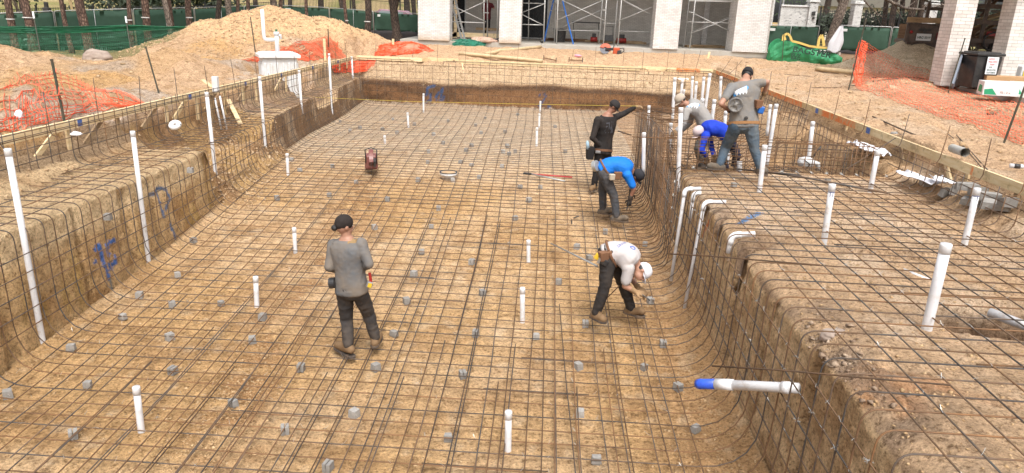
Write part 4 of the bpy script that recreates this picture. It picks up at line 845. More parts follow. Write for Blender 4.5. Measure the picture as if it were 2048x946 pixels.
nt_ = thing('green_net_fence', 'green plastic mesh fence strung in front of the left trunks', 'net fence', at(80, 110, 28.2))
Tt = [at(*p) for p in top]; bot = [V(p.x, p.y+.05, gz(p.x, p.y)+.02) for p in Tt]; mid = [p.lerp(b, .22) for p, b in zip(Tt, bot)]
obj('mesh', netmb([Tt, mid], 170, 12, .011, ground=False, jit=.006), GNET, nt_); obj('mesh', netmb([mid, bot], 150, 13, .006, ground=False, jit=.012), GNET, nt_)
for p, q in (((68, 36), (82, 111)), ((253, 45), (262, 103))):
    Y = 28.0 if p[0] < 100 else 29.2; a = at(*p, Y); b = at(*q, Y-.3); d = (a-b).normalized()
    obj('post', MB().tube([b, a], .022, 5), TPOST, nt_); obj('post_cap', MB().tube([a-d*.02, a+d*.24], .035, 8), CAP, nt_)
# pine trunks
def bark(name, a, b, c, sc=(1, 1, .35)):
    m, t, p = newmat(name); v = pos(t, sc); vo = t.nodes.new('ShaderNodeTexVoronoi'); vo.inputs['Scale'].default_value = 14; vo.feature = 'DISTANCE_TO_EDGE'; t.links.new(v, vo.inputs['Vector'])
    cc = ramp(t, vo.outputs['Distance'], [(.0, a), (.12, b), (.4, c)]); cc = mix(t, cc, ramp(t, nz(t, v, 3, 5), [(.3, (.6,.6,.6)), (.7, (1.2,1.2,1.2))]), 1, 'MULTIPLY')
    t.links.new(cc, p.inputs['Base Color']); p.inputs['Roughness'].default_value = .95; bump(t, p, vo.outputs['Distance'], 1, .05); return m
BARK = bark('pine_bark', (.035, .02, .015), (.12, .07, .05), (.24, .15, .11)); BARK2 = bark('grey_bark', (.04, .03, .024), (.16, .12, .095), (.27, .22, .175)); TAPE = plain('white_tape', (.62, .6, .58), .6); DBARK = bark('dark_bark', (.02, .014, .01), (.06, .04, .03), (.12, .085, .06))
TREES = []
def trunk(label, top_, base, w, Y, band=None, m=None, flare=1.25, h=9, limbs=0, name='pine_tree'):
    b = at(*base, Y); b.z = gz(b.x, b.y)-.05; a = at(*top_, Y); d = (a-b); a2 = b+d*(h/max(d.z, .4)); r = w/2*Y*1.03/FPX
    t = thing(name, label, 'tree', b)
    n = 14; P = [b.lerp(a2, i/n)+V(.06*fnoise(i*.5, base[0]), .06*fnoise(i*.5, base[0], 4), 0)*min(i, 3)*.4 for i in range(n+1)]; P[0] = b; P.insert(1, b.lerp(a2, .025))
    rr = [r*flare*1.15, r*flare]+[r*(1.08-.45*i/n) for i in range(1, n+1)]
    obj('trunk', MB().tube(P, rr, 14), m or BARK, t, True)
    if band: q = at(top_[0]+(base[0]-top_[0])*band/base[1], band, Y); f = (q.z-b.z)/(a2.z-b.z); q = b.lerp(a2, f); obj('band', MB().tube([q-V(0,0,.02), q+V(0,0,.02)], r*1.13, 14), TAPE, t)
    # crown high above, thin needle clumps on short limbs
    lm = MB(); lf = MB()
    for i in range(9):
        f = .62+.38*i/9; q = b.lerp(a2, f); ang = i*2.4; l = 1.5*(1.25-f)+.5; e = q+V(cos(ang)*l, sin(ang)*l, .35); lm.tube([q, q.lerp(e, .5)+V(0,0,.05), e], [.045, .03, .012], 5)
        for k in range(26):
            c = q.lerp(e, random.uniform(.45, 1.1))+V(random.gauss(0, .28), random.gauss(0, .28), random.gauss(0, .16)); s_ = .16
            v1 = V(random.gauss(0, 1), random.gauss(0, 1), random.gauss(0, 1)).normalized()*s_; v2 = v1.orthogonal().normalized()*s_*.35
            lf.add([c-v1, c+v2, c+v1, c-v2], [(0, 1, 2, 3)])
    obj('limb', lm, m or BARK, t); obj('crown', lf, LEAFD, t)
    return t
LEAFD = plain('pine_needles', (.045, .07, .025), .7, vary=.2); LEAFG = plain('leaves', (.075, .085, .02), .7); LEAFK = plain('dark_leaves', (.022, .034, .014), .7)
trunk('pine trunk nearest the left edge, with a white band', (14, 0), (33, 104), 13, 31.5, 38)
trunk('stout pine trunk second from the left edge, with a white band', (48, 0), (68, 100), 15.5, 31.5, 35)
trunk('thin reddish pine trunk leaning left, third from the left edge', (119, 0), (144, 100), 8.5, 31.5)
trunk('thick pine trunk behind the boulder', (160, 0), (180, 96), 17, 31.5)
trunk('slim pine trunk right of the boulder with a white band', (255, 0), (266, 98), 8, 32, 40)
trunk('broad dark pine trunk with a low white band, right of the slim one', (287, 0), (298, 92), 14, 33, 35)
trunk('smooth tan trunk leaning left of the heap', (327, 0), (347, 84), 10, 32.5, m=BARK2, name='bare_tree')
trunk('dark trunk close behind the smooth tan leaning one', (336, 0), (347, 66), 8, 36)
trunk('pine trunk with a white band just left of the heap', (375, 0), (383, 66), 11.5, 36, 35)
trunk('dark trunk leaning right behind the left shoulder of the heap', (439, 0), (430, 60), 9.5, 38, m=DBARK)
trunk('grey trunk behind the left shoulder of the heap', (456, 0), (466, 60), 11, 38, m=BARK2, name='bare_tree')
trunk('thin brown trunk right of the grey one above the heap', (474, 0), (479, 60), 6.5, 39)
trunk('reddish trunk standing above the middle of the heap', (495, 0), (497, 60), 7, 40)
trunk('grey trunk above the top of the heap', (548, 0), (556, 60), 12, 41, m=BARK2, name='bare_tree')
trunk('brown trunk right above the top of the heap', (559, 0), (563, 60), 7, 43)
trunk('thin pine trunk with a white band right of the heap top', (612, 0), (617, 70), 6, 42, 34)
trunk('slender dark pine trunk with two white bands in front of the black skirt', (690, 0), (697, 86), 6, 37, 41)
trunk('dark pine trunk with a loose white band left of the big oak', (736, 0), (735, 93), 12, 35.5, 43, m=DBARK, flare=1.3)
t = trunk('big dark oak trunk with a flared foot left of the porch', (783, 0), (797, 84), 15, 37, m=DBARK, flare=1.9, name='oak_tree')
b = at(787, 25, 37); obj('limb', MB().tube([b, b+V(.25, 0, .9), b+V(.3, 0, 2.5)], [.16, .14, .1], 8), DBARK, t)
for i, (x, Y, w) in enumerate(((510, 60, 9), (580, 62, 8), (640, 63, 10), (683, 60, 8), (707, 66, 7), (812, 58, 12), (826, 62, 9), (838, 57, 8))): trunk('background trunk beyond the middle screen, number %s from the left' % ['one', 'two', 'three', 'four', 'five', 'six', 'seven', 'eight'][i], (x, 0), (x+3, 40), w, Y, m=DBARK)
# boulder
def blobrock(name, c, s, label, mat, seed=1, rough=.28, cat='boulder'):
    import bmesh
    bm = bmesh.new(); bmesh.ops.create_icosphere(bm, subdivisions=4, radius=1)
    for v in bm.verts:
        n = fnoise(v.co.x*1.2+seed, v.co.y*1.2, v.co.z*1.2)*rough*1.3+fnoise(v.co.x*3.7+seed, v.co.y*3.7, v.co.z*3.7)*rough*.45
        v.co = v.co*(1+n); v.co = V(v.co.x*s[0], v.co.y*s[1], max(v.co.z, -.5)*s[2])+Vector(c)
    me = bpy.data.meshes.new(name); bm.to_mesh(me); bm.free(); me.materials.append(mat); me.polygons.foreach_set('use_smooth', [True]*len(me.polygons))
    o = bpy.data.objects.new(name, me); COL.objects.link(o); return tag(o, label, cat)
ROCK = plain('boulder_rock', (.36, .29, .24), .9, (.20, .14, .11), 3, .8, bmp=.8, bscale=12)
q = at(186, 105, 23.6); blobrock('boulder', (q.x, q.y, gz(q.x, q.y)+.12), (.46, .36, .27), 'rounded grey pink boulder lying before the green net', ROCK)
q = hit(1813, 295); blobrock('stone', at(1788, 267, 14.2), (.05, .05, .04), 'small grey stone on the dirt behind the right board', CON, 3, cat='stone')
# shrubs and hedges
def bush(name, label, c, s, n, mat, leaf=.09, cat='bush', stems=True):
    t = thing(name, label, cat, (c[0], c[1], gz(c[0], c[1]))); lf = MB(); seeds = [(random.uniform(-.8, .8)*s[0], random.uniform(-.8, .8)*s[1], random.uniform(-.2, .75)*s[2]) for _ in range(26)]
    for i in range(n):
        g = random.choice(seeds); p = V(c[0]+g[0]+random.gauss(0, .2)*s[0], c[1]+g[1]+random.gauss(0, .2)*s[1], c[2]+g[2]+random.gauss(0, .2)*s[2])
        v1 = V(random.gauss(0, 1), random.gauss(0, 1), random.gauss(0, 1)).normalized()*leaf*random.uniform(.6, 1.4); v2 = v1.orthogonal().normalized()*leaf*.5; lf.add([p-v1, p+v2, p+v1, p-v2], [(0, 1, 2, 3)])
    obj('foliage', lf, mat, t)
    if stems:
        sm = MB(); z0 = gz(c[0], c[1])
        for i in range(7): a = i*.9; sm.tube([(c[0]+cos(a)*.1, c[1]+sin(a)*.1, z0-.1), (c[0]+cos(a)*s[0]*.5, c[1]+sin(a)*s[1]*.5, c[2]+s[2]*.3)], [.05, .02], 5)
        obj('stem', sm, DBARK, t)
q = at(320, 2, 54); bush('evergreen_bush', 'dark evergreen bush behind the iron fence right of the lawn', (q.x, q.y, q.z), (5.4, 1.4, 2.0), 4200, LEAFK, .16)
q = at(25, -12, 52); bush('evergreen_bush', 'dark evergreen bush at the top left corner', (q.x, q.y, q.z), (2.2, 1.2, 1.3), 1300, LEAFK, .16)
def sticks(label, px, Y, n, h, mat, sp=.9):
    b = at(px, 20, Y); t = thing('bare_shrub', label, 'shrub', b); mb = MB()
    for i in range(n): a = random.uniform(-sp, sp); mb.tube([b+V(0, 0, -.4), b+V(a*.35, 0, h*.4), b+V(a, random.uniform(-.3, .3), h)], [.04, .025, .01], 5)
    obj('stem', mb, mat, t)
YST = plain('tan_stems', (.33, .24, .12), .8); sticks('bare tan stemmed shrub spreading behind the thick trunk by the boulder', 146, 43, 16, 1.6, YST, 1.3); sticks('bare dark branching shrub between the first two left trunks', 40, 43, 9, 1.5, DBARK, 1.3)
# house bits far left / behind the straw slope
q = at(450, -5, 120); hb = thing('distant_house', 'pale distant house seen between the trunks above the heap', 'house', (q.x, q.y, gz(q.x, q.y)))
WSID = plain('pale_siding', (.55, .50, .42), .8); obj('wall', MB().box((q.x, q.y, q.z+1), (13, 6, 9)), WSID, hb); obj('roof', MB().prism([(-7.5, 0), (7.5, 0), (0, 4)], 7, Matrix.Translation((q.x, q.y+3.5, q.z+5.5)) @ Matrix.Rotation(R_(90), 4, 'X')), plain('grey_roof', (.15, .14, .13), .9), hb)
for i in range(4): obj('window', MB().box((q.x-5+3.2*i, q.y-3.02, q.z+1.6), (1.1, .06, 1.7)), plain('far_window', (.05, .06, .07), .2), hb)
# parked pink-ish car behind the middle screen: only its roof and glass show
q = at(797, 22, 50); g0 = gz(q.x, q.y); 
def car(label, c, rz, col, L=4.4, H=1.5):
    t = thing('parked_car', label, 'car', c); M = Matrix.Translation(c) @ Matrix.Rotation(rz, 4, 'Z') @ Matrix.Rotation(R_(90), 4, 'X')
    side = [(-2.1, .35), (2.1, .35), (2.15, .75), (1.9, .95), (1.0, 1.02), (.45, 1.45), (-1.2, 1.5), (-1.9, 1.05), (-2.15, .95)]
    obj('body', MB().prism(side, 1.7, M @ Matrix.Translation((0, 0, -.85))), plain(label[:8]+'paint', col, .25), t, bev=.05)
    obj('window', MB().prism([(.4, 1.02), (.32, 1.38), (-1.1, 1.42), (-1.6, 1.04)], 1.72, M @ Matrix.Translation((0, 0, -.86))), plain('car_glass', (.25, .3, .32), .1), t)
    for sx in (-1.3, 1.35):
        for sy in (-.8, .8): obj('wheel', MB().lathe([(.2, -.1), (.33, -.1), (.33, .1), (.2, .1)], M=M @ Matrix.Translation((sx, .33, sy))), BLK, t)
car('pale car with a pink body showing over the screen beside the big oak', V(q.x+.1, q.y, q.z-1.42), .05, (.30, .16, .2))
# ---------------------------------------------------------------- porch of the brick house
def brick(name, c1, c2, mortar, sx=1, bw=.203, bh=.068, rough=.85, bl=.5, stain=None):
    m, t, p = newmat(name); tc = t.nodes.new('ShaderNodeTexCoord'); s = t.nodes.new('ShaderNodeSeparateXYZ'); t.links.new(tc.outputs['Object'], s.inputs[0])
    a = t.nodes.new('ShaderNodeMath'); a.operation = 'ADD'; t.links.new(s.outputs[0], a.inputs[0]); t.links.new(s.outputs[1], a.inputs[1]); cb = t.nodes.new('ShaderNodeCombineXYZ'); t.links.new(a.outputs[0], cb.inputs[0]); t.links.new(s.outputs[2], cb.inputs[1])
    b = t.nodes.new('ShaderNodeTexBrick'); b.inputs['Scale'].default_value = 1; b.inputs['Brick Width'].default_value = bw; b.inputs['Row Height'].default_value = bh; b.inputs['Mortar Size'].default_value = .0055; b.inputs['Mortar Smooth'].default_value = .3
    b.inputs['Color1'].default_value = (*c1, 1); b.inputs['Color2'].default_value = (*c2, 1); b.inputs['Mortar'].default_value = (*mortar, 1); t.links.new(cb.outputs[0], b.inputs['Vector'])
    c = mix(t, b.outputs['Color'], ramp(t, nz(t, tc.outputs['Object'], 2.2, 6), [(.3, (.86,.85,.83)), (.7, (1.05,1.05,1.05))]), 1, 'MULTIPLY')
    c = mix(t, c, (.45, .30, .22), ramp(t, nz(t, tc.outputs['Object'], 9, 4, .7), [(.62, (0,0,0)), (.8, (.2,.2,.2))]))
    if stain:
        f = ramp(t, s.outputs[2], [(0, (1,1,1)), (1, (0,0,0))]); mr = t.nodes.new('ShaderNodeMapRange'); mr.inputs[1].default_value = stain[0]; mr.inputs[2].default_value = stain[1]; mr.inputs[3].default_value = .75; mr.inputs[4].default_value = 0
        ad = t.nodes.new('ShaderNodeMath'); ad.operation = 'MULTIPLY_ADD'; ad.inputs[1].default_value = .35; t.links.new(nz(t, tc.outputs['Object'], 3, 5), ad.inputs[0]); t.links.new(s.outputs[2], ad.inputs[2]); t.links.new(ad.outputs[0], mr.inputs[0]); c = mix(t, c, stain[2], mr.outputs[0])
    t.links.new(c, p.inputs['Base Color']); p.inputs['Roughness'].default_value = rough; iv = t.nodes.new('ShaderNodeMath'); iv.operation = 'SUBTRACT'; iv.inputs[0].default_value = 1; t.links.new(b.outputs['Fac'], iv.inputs[1]); bump(t, p, iv.outputs[0], .7, .008); return m
WB = brick('white_brick', (.74, .73, .715), (.63, .62, .61), (.34, .33, .315), stain=(.55, .92, (.45, .31, .17))); WB2 = brick('white_brick_clean', (.74, .72, .70), (.61, .59, .575), (.33, .315, .30)); IB = brick('inner_brick', (.64, .61, .56), (.55, .52, .48), (.30, .28, .25))
SLABM = plain('slab_concrete', (.40, .38, .34), .85, (.30, .25, .19), 2, .6, bmp=.3, bscale=40); FOOT = plain('footing_concrete', (.22, .215, .20), .9, (.32, .25, .17), 3, .6, bmp=.4, bscale=25); LIDM = plain('soffit', (.40, .38, .35), .8); DOORM = plain('dark_door', (.012, .014, .017), .2)
YP = 34.9; ZS = .42
house = thing('brick_house', 'white brick house with an open porch under construction across the back', 'house', (1.5, YP, ZS))
obj('slab', MB().box((1.4, YP+4.1, ZS-.11), (17.4, 8.0, .22)), SLABM, house, bev=.01)
fo = MB(); 
for a, b, z in ((-7.2, -1.4, -.2), (-1.4, 4.4, .0), (4.45, 6.45, -.5), (7.35, 10.1, -.25)): fo.box(((a+b)/2, YP+.45, (ZS-.22+z)/2-.1), (b-a, .7, ZS-.22-z+.2))
obj('footing', fo, FOOT, house, bev=.01)
for x0, x1, d, mt in ((-6.42, -4.93, 1.0, WB), (-2.60, -1.58, 1.0, WB), (4.56, 5.72, 1.1, WB2), (8.22, 9.72, 1.5, WB2)):
    obj('column', MB().box(((x0+x1)/2, YP+.02+d/2, 2.7+ZS/2), (x1-x0, d, 5.4-ZS+.0)), mt, house, bev=.008)
obj('beam', MB().box((1.6, YP+.6, 5.68), (17.4, 1.0, .56)), WB2, house); obj('ceiling', MB().box((1.6, YP+4.4, 6.02), (18, 9.4, .1)), LIDM, house)
obj('roof', MB().prism([(-9.6, 0), (9.6, 0), (6, 2.6), (-6, 2.6)], 10.6, Matrix.Translation((1.6, YP+10, 6.1)) @ Matrix.Rotation(R_(90), 4, 'X')), plain('roof_felt', (.12, .12, .12), .9), house)
yb = YP+6.2
wl_ = MB()
for a, b, z0, z1 in ((-6.3, -4.9, 2.6, 5.95), (-4.9, -1.9, ZS, 5.95), (-1.9, -.4, 2.9, 5.95), (-.4, 5.2, ZS, 5.95), (5.2, 6.4, 2.9, 5.95), (6.4, 10.5, ZS, 5.95)): wl_.box(((a+b)/2, yb, (z0+z1)/2), (b-a, .2, z1-z0))
obj('wall', wl_, IB, house)
for a, b in ((-6.3, -4.9), (-1.9, -.4), (5.2, 6.4)):
    dd = obj('door', MB().box(((a+b)/2, yb+.05, 1.75), (b-a, .06, 2.7)), DOORM, house); obj('frame', MB().box((a+.03, yb-.02, 1.75), (.06, .16, 2.7)).box((b-.03, yb-.02, 1.75), (.06, .16, 2.7)).box(((a+b)/2, yb-.02, .47), (b-a, .16, .06)), GALV, dd)
obj('wall', MB().box((10.4, YP+4.4, 3.1), (.2, 3.8, 5.6)).box((-6.7, YP+4.4, 3.1), (.2, 3.8, 5.6)), IB, house); obj('wall', MB().box((8.0, YP+6.0, 3.1), (.28, .5, 5.6)), WB2, house)
obj('timber_frame', MB().box((-5.05, YP+3.0, 1.9), (.16, .1, 2.9)).box((-3.9, YP+3.0, .62), (2.6, .1, .22)).box((-5.4, YP+3.0, .55), (.6, .1, .2)), WOOD, house)
for x, y, l, r, lb in ((-3.0, YP+4.4, 1.7, .1, 'board pile lying on the porch behind the left scaffold'), (.6, YP+4.8, 2.6, .02, 'brown boards on the porch floor behind the blue ladder'), (3.2, YP+4.6, 3.2, -.03, 'brown boards on the porch floor behind the middle scaffold'), (7.5, YP+3.0, 2.0, .25, 'strip of brown felt curling on the right porch floor')): tag(obj('lumber', MB().box((x, y, ZS+.06), (l, .5, .1), rz=r).box((x+.1, y-.2, ZS+.13), (l*.8, .15, .04), rz=r+.05), random.choice([DKW, OLDW])), lb, 'lumber')
# scaffolds
SC = plain('scaffold_steel', (.50, .50, .49), .45, (.35, .3, .25), 9, .4, metal=.35)
def pxl(a, b, Y0, Y1=None): return [at(*a, Y0), at(*b, Y1 or Y0)]
def scaffold(label, legs, braces, rails, plank_=None, casters=()):
    b = at(*legs[0][1], legs[0][2]); t = thing('scaffold', label, 'scaffold', b)
    for (x, y), (x2, y2), Y in legs:
        f = at(x2, y2, Y); g = V(f.x, f.y, ZS); u = at(x, y, Y); u = f+(u-f)*(2.6/max(u.z-f.z, .1)); g.z = ZS+.01; obj('leg', MB().tube([g, V(g.x+(u.x-f.x), g.y, ZS+2.6)], .030, 8), SC, t, True)
    for a, c, Y in braces: obj('brace', MB().tube(pxl(a, c, Y-.03), .019, 6), SC, t, True)
    for a, c, Y in rails: obj('rail', MB().tube(pxl(a, c, Y), .024, 6), SC, t, True)
    for (x, y, Y) in casters: q = at(x, y, Y); q.z = ZS+.09; obj('caster', MB().lathe([(.03, -.03), (.09, -.025), (.09, .025), (.03, .03)], M=Matrix.Translation(q) @ Matrix.Rotation(R_(90), 4, 'X')), BLK, t, True)
    if plank_: a, c, Y = plank_; obj('platform', MB().bar(at(*a, Y), at(*c, Y), .5, .07), SC, t)
    return t
F, B = 36.1, 37.3
scaffold('steel scaffold between the first two brick columns with the worker behind', [((968, 0), (968, 78), F), ((975, 0), (975, 76), B), ((996, 0), (994, 82), F), ((1000, 0), (998, 80), B)], [((898, 36), (968, 4), F), ((898, 8), (972, 44), F)], [((898, 43), (970, 46), F), ((966, 25), (978, 26), F+.5)], casters=((974, 80, B), (996, 84, F)))
scaffold('short steel scaffold showing right of the second brick column', [((1090, 0), (1087, 82), F), ((1058, 0), (1057, 74), B+1)], [((1042, 26), (1090, 7), F), ((1042, 28), (1088, 51), F)], [((1042, 49), (1088, 50), F), ((1042, 6), (1088, 7), B)], casters=((1084, 83, F),))
scaffold('widest steel scaffold, standing over the blue ladder in the middle bay', [((1116, 0), (1113, 84), F), ((1112, 0), (1109, 83), B), ((1213, 0), (1207, 87), F), ((1205, 0), (1198, 85), B)], [((1123, 0), (1211, 42), F), ((1207, 0), (1115, 40), F), ((1205, 19), (1116, 58), B)], [((1115, 60), (1203, 62), B), ((1205, 20), (1212, 21), F)])
scaffold('steel scaffold left of the third brick column before the dark door', [((1243, 0), (1236, 87), F), ((1235, 0), (1228, 85), B)], [((1246, 0), (1318, 37), F), ((1320, 8), (1236, 42), F), ((1318, 38), (1250, 4), B)], [((1237, 62), (1315, 65), B), ((1205, 46), (1232, 47), B)])
scaffold('steel scaffold in the last bay with an aluminium platform on top', [((1390, 5), (1380, 90), F), ((1378, 0), (1368, 88), B)], [((1390, 28), (1466, 66), F), ((1471, 32), (1384, 66), F), ((1468, 30), (1376, 66), B)], [((1375, 44), (1468, 46), F), ((1378, 24), (1390, 26), F)], ((1376, 1), (1475, 3), F+.3))
BLU = plain('blue_fibreglass', (.02, .14, .50), .4)
t = thing('step_ladder', 'tall blue fibreglass step ladder on the porch behind the scaffold', 'ladder', at(1115, 80, 36.9))
for (a, b, Y) in (((1107, 0), (1088, 80), 37.8), ((1125, 0), (1147, 87), 36.3)): P = pxl(a, b, Y); P[1].z = ZS; u = P[1]+(P[0]-P[1])*1.45; obj('rail', MB().bar(P[1], u, .09, .05), BLU, t); obj('rail', MB().bar(P[1]+V(.0, .45, 0), u+V(0, .3, 0), .09, .05), BLU, t)
for y in (8, 21, 34, 48, 62): obj('step', MB().bar(at(1104-(y-8)*.22, y, 37.5), at(1127+(y-8)*.24, y, 36.5), .06, .03), SC, t) if y < 30 else None
t = thing('leaning_ladder', 'aluminium extension ladder leaning in the first porch bay', 'ladder', at(928, 76, 36.6))
for (a, b) in (((901, 0), (924, 77)), ((911, 0), (930, 75))): P = pxl(a, b, 36.8); P[1].z = ZS; obj('rail', MB().bar(P[1], P[1]+(P[0]-P[1])*1.5, .04, .09), GALV, t)
for k in range(12): f = k/8; a = at(924-23*f, 77-77*f, 36.8); b = at(930-19*f, 75-75*f, 36.8); obj('rung', MB().bar(a, b, .03), GALV, t)
# clutter on the porch
RED = plain('red_plastic', (.35, .02, .015), .4, (.1, .03, .02), 10, .5)
q = at(1172, 45, 39.2); t = thing('work_table', 'black folding work table behind the middle scaffold', 'table', (q.x, q.y, ZS)); obj('tabletop', MB().box((q.x, q.y, q.z), (1.45, .6, .06)), BLK, t)
for sx in (-.65, .65): obj('leg', MB().tube([(q.x+sx, q.y, q.z), (q.x+sx+.12, q.y, ZS)], .02, 6), BLK, t)
q = at(1120, 62, 38.6); tag(obj('trash_tub', MB().lathe([(.28, ZS), (.32, ZS+.6), (.35, ZS+.66)], (q.x, q.y, 0), 14), BLK, smooth=False), 'black tub on the porch left of the blue ladder foot', 'tub')
q = at(1218, 68, 38.3); t = thing('push_mower', 'black wheeled machine with a tall handle on the porch behind the saw', 'machine', (q.x, q.y, ZS)); obj('body', MB().box((q.x, q.y, ZS+.28), (.5, .5, .3), taper=.8), BLK, t, bev=.03); obj('handle', MB().tube([(q.x-.22, q.y+.2, ZS+.3), (q.x-.24, q.y+.3, ZS+.85), (q.x+.2, q.y+.3, ZS+.85), (q.x+.22, q.y+.2, ZS+.3)], .02, 6), BLK, t)
for s_ in (-.25, .25): obj('wheel', MB().lathe([(.03, -.03), (.12, -.03), (.12, .03), (.03, .03)], M=Matrix.Translation((q.x+s_, q.y-.2, ZS+.12)) @ Matrix.Rotation(R_(90), 4, 'Y')), BLK, t)
for px, py, w, h, lb in ((1188, 72, .34, .3, 'red compressor on the porch under the work table'), (1244, 62, .5, .35, 'red machine on the porch left of the dark door')): q = at(px, py, 38.8); t = thing('compressor', lb, 'compressor', (q.x, q.y, ZS)); obj('tank', MB().tube([(q.x-w/2, q.y, ZS+.18), (q.x+w/2, q.y, ZS+.18)], .13, 12), RED, t, True); obj('motor', MB().box((q.x, q.y, ZS+.38), (w*.6, .22, .2)), BLK, t, bev=.02)
q = at(985, 64, 38.6); t = thing('tool_cart', 'pale box and boards on trestles behind the left scaffold casters', 'cart', (q.x, q.y, ZS)); obj('box', MB().box((q.x, q.y, ZS+.2), (.45, .4, .4)), plain('pale_pink_box', (.5, .42, .38), .7), t); obj('top_board', MB().box((q.x-.2, q.y, ZS+.5), (1.3, .45, .12)), OLDW, t)
# green netting heap on the slab edge, debris
def heapnet(name, label, pts, ht, mat, r=.012, nu=60, nv=24, cat='netting'):
    G = []
    for j in range(5):
        row = []
        for i in range(9):
            u, v_ = i/8, j/4; a = Vector(pts[0]).lerp(Vector(pts[1]), u); b = Vector(pts[3]).lerp(Vector(pts[2]), u); p = a.lerp(b, v_); bump_ = ht*sin(pi*min(1, max(0, u)))**.7*sin(pi*(.12+.88*v_))**.6*(1+.4*fnoise(i*.9, j*.9, len(label)))
            p.z = max(p.z, gz(p.x, p.y))+bump_; row.append(p)
        G.append(row)
    fill = MB().sheet([[p-V(0,0,.03) for p in r_] for r_ in G], .02)
    t = thing(name, label, cat, pts[0]); obj('strands', netmb(G, nu, nv, r, ground=False, jit=.03), mat, t); obj('inner_fold', fill, mat, t, True); return t
GN2 = plain('teal_green_net', (.02, .16, .10), .5)
heapnet('net_heap', 'crumpled green netting heaped on the slab edge between the first columns', [(-4.85, YP+.35, ZS), (-3.2, YP+.3, ZS), (-3.3, YP-.45, .15), (-4.7, YP-.35, .15)], .18, GN2)
q = at(972, 79, 35.2); t = blobrock('rubble', (q.x, q.y, ZS+.05), (.5, .2, .14), 'small heap of reddish scraps on the slab beside the green netting', plain('scraps', (.38, .22, .16), .9, (.6, .5, .4), 20, .7), 5, .5, 'rubble')
# timber poles and hardware on the dirt in front of the porch
def pole(label, p, q, r, mat=WOOD, name='timber_pole'):
    a = hit(*p); b = hit(*q); n = 8; P = [V(a.x+(b.x-a.x)*i/n, a.y+(b.y-a.y)*i/n, 0) for i in range(n+1)]; zs = [gz(v.x, v.y) for v in P]; k = max(zs[0], zs[-1]); 
    for i, v in enumerate(P): v.z = max(zs[0]+(zs[-1]-zs[0])*i/n, zs[i]*.6+(zs[0]+(zs[-1]-zs[0])*i/n)*.4)+r*.9
    return tag(obj(name, MB().tube(P, r, 10), mat, smooth=True), label, 'pole')
TPOLE = plain('peeled_pole', (.52, .40, .24), .8, (.3, .2, .1), 6, .5)
pole('long peeled timber pole lying on the dirt behind the far board, lower one', (918, 111), (1085, 126), .075, TPOLE); pole('long peeled timber pole lying across the other one, pointing at the slab', (970, 111), (1081, 97), .075, TPOLE)
pole('round timber pole lying on the dirt left of the right orange netting', (1632, 142), (1722, 152), .09, TPOLE)
for (a, b, lb) in (((1087, 120), (1112, 125), 'left'), ((1138, 124), (1165, 125), 'right')):
    p, q = hit(*a), hit(*b); p.z += .08; q.z += .08; t = thing('steel_clamp', 'rusty steel clamp bar lying behind the far form board, %s of the two' % lb, 'clamp', p); obj('bar', MB().bar(p, q, .03, .04), STEEL2, t); obj('jaw', MB().box(p, (.03, .05, .22)).box(q, (.03, .05, .22)), STEEL, t)
RAG = plain('white_rag', (.72, .72, .76), .8, bmp=.2, bscale=20); PINK = plain('pink_plastic', (.75, .30, .38), .4)
q = hit(1155, 114); t = thing('plastic_bottle', 'pink plastic bottle lying on the dirt in front of the porch', 'bottle', q); obj('body', MB().tube([q+V(-.12, 0, .05), q+V(.08, 0, .05), q+V(.12, 0, .05), q+V(.16, 0, .05)], [.055, .055, .03, .025], 10), PINK, t, True)
# ---------------------------------------------------------------- cut-off saws
ORS = plain('saw_orange', (.50, .075, .02), .35, (.15, .06, .03), 14, .5); DRED = plain('saw_dark_red', (.17, .045, .04), .4, (.2, .13, .09), 14, .5)
def saw(label, loc, rz, col, s=1.0, tilt=0):
    t = thing('cutoff_saw', label, 'saw', loc); M = Matrix.Translation(loc) @ Matrix.Rotation(rz, 4, 'Z') @ Matrix.Rotation(tilt, 4, 'X') @ Matrix.Scale(s, 4)
    RX90 = Matrix.Rotation(R_(90), 4, 'X')
    obj('blade', MB().lathe([(.02, -.003), (.175, -.002), (.175, .002), (.02, .003)], M=M @ Matrix.Translation((-.22, 0, .19)) @ RX90, n=30), plain('blade_steel', (.10, .10, .11), .4, metal=.5), t)
    gd = MB(); pr = [(.195*cos(a), .195*sin(a)) for a in np.linspace(R_(-25), R_(165), 16)]; inn = [(.06*cos(a), .06*sin(a)) for a in np.linspace(R_(165), R_(-25), 6)]
    gd.prism(pr+inn, .065, M @ Matrix.Translation((-.22, .032, .19)) @ RX90); obj('blade_guard', gd, col, t, bev=.008)
    obj('arm', MB().box(M @ V(-.06, -.05, .17), (.30*s, .035*s, .08*s), rz=rz), BLK, t, bev=.005)
    obj('engine', MB().box(M @ V(.17, .0, .14), (.24*s, .2*s, .22*s), rz=rz, taper=.85), col, t, bev=.03*s)
    obj('fuel_tank', MB().box(M @ V(.27, .0, .09), (.14*s, .19*s, .14*s), rz=rz, taper=.9), BLK, t, bev=.02*s)
    obj('handle', MB().tube([M @ V(*p) for p in ((.05, -.08, .12), (.05, -.085, .33), (.07, 0, .36), (.05, .085, .33), (.05, .08, .14))], .009*s, 7), BLK, t, True)
    obj('rear_grip', MB().tube([M @ V(*p) for p in ((.26, 0, .24), (.38, 0, .25), (.42, 0, .16), (.36, 0, .08), (.28, 0, .06))], .017*s, 7), BLK, t, True)
    return t
q = hit(1222, 109); saw('orange cut-off saw standing on the dirt in front of the porch slab', (q.x, q.y, q.z+.0), R_(-12), ORS, 1.3, R_(-28))
q = gp(741, 355); saw('dusty red cut-off saw seen blade end on, standing on the pit mat', (q.x, q.y+.1, q.z+.09), R_(104), DRED, 1.5)
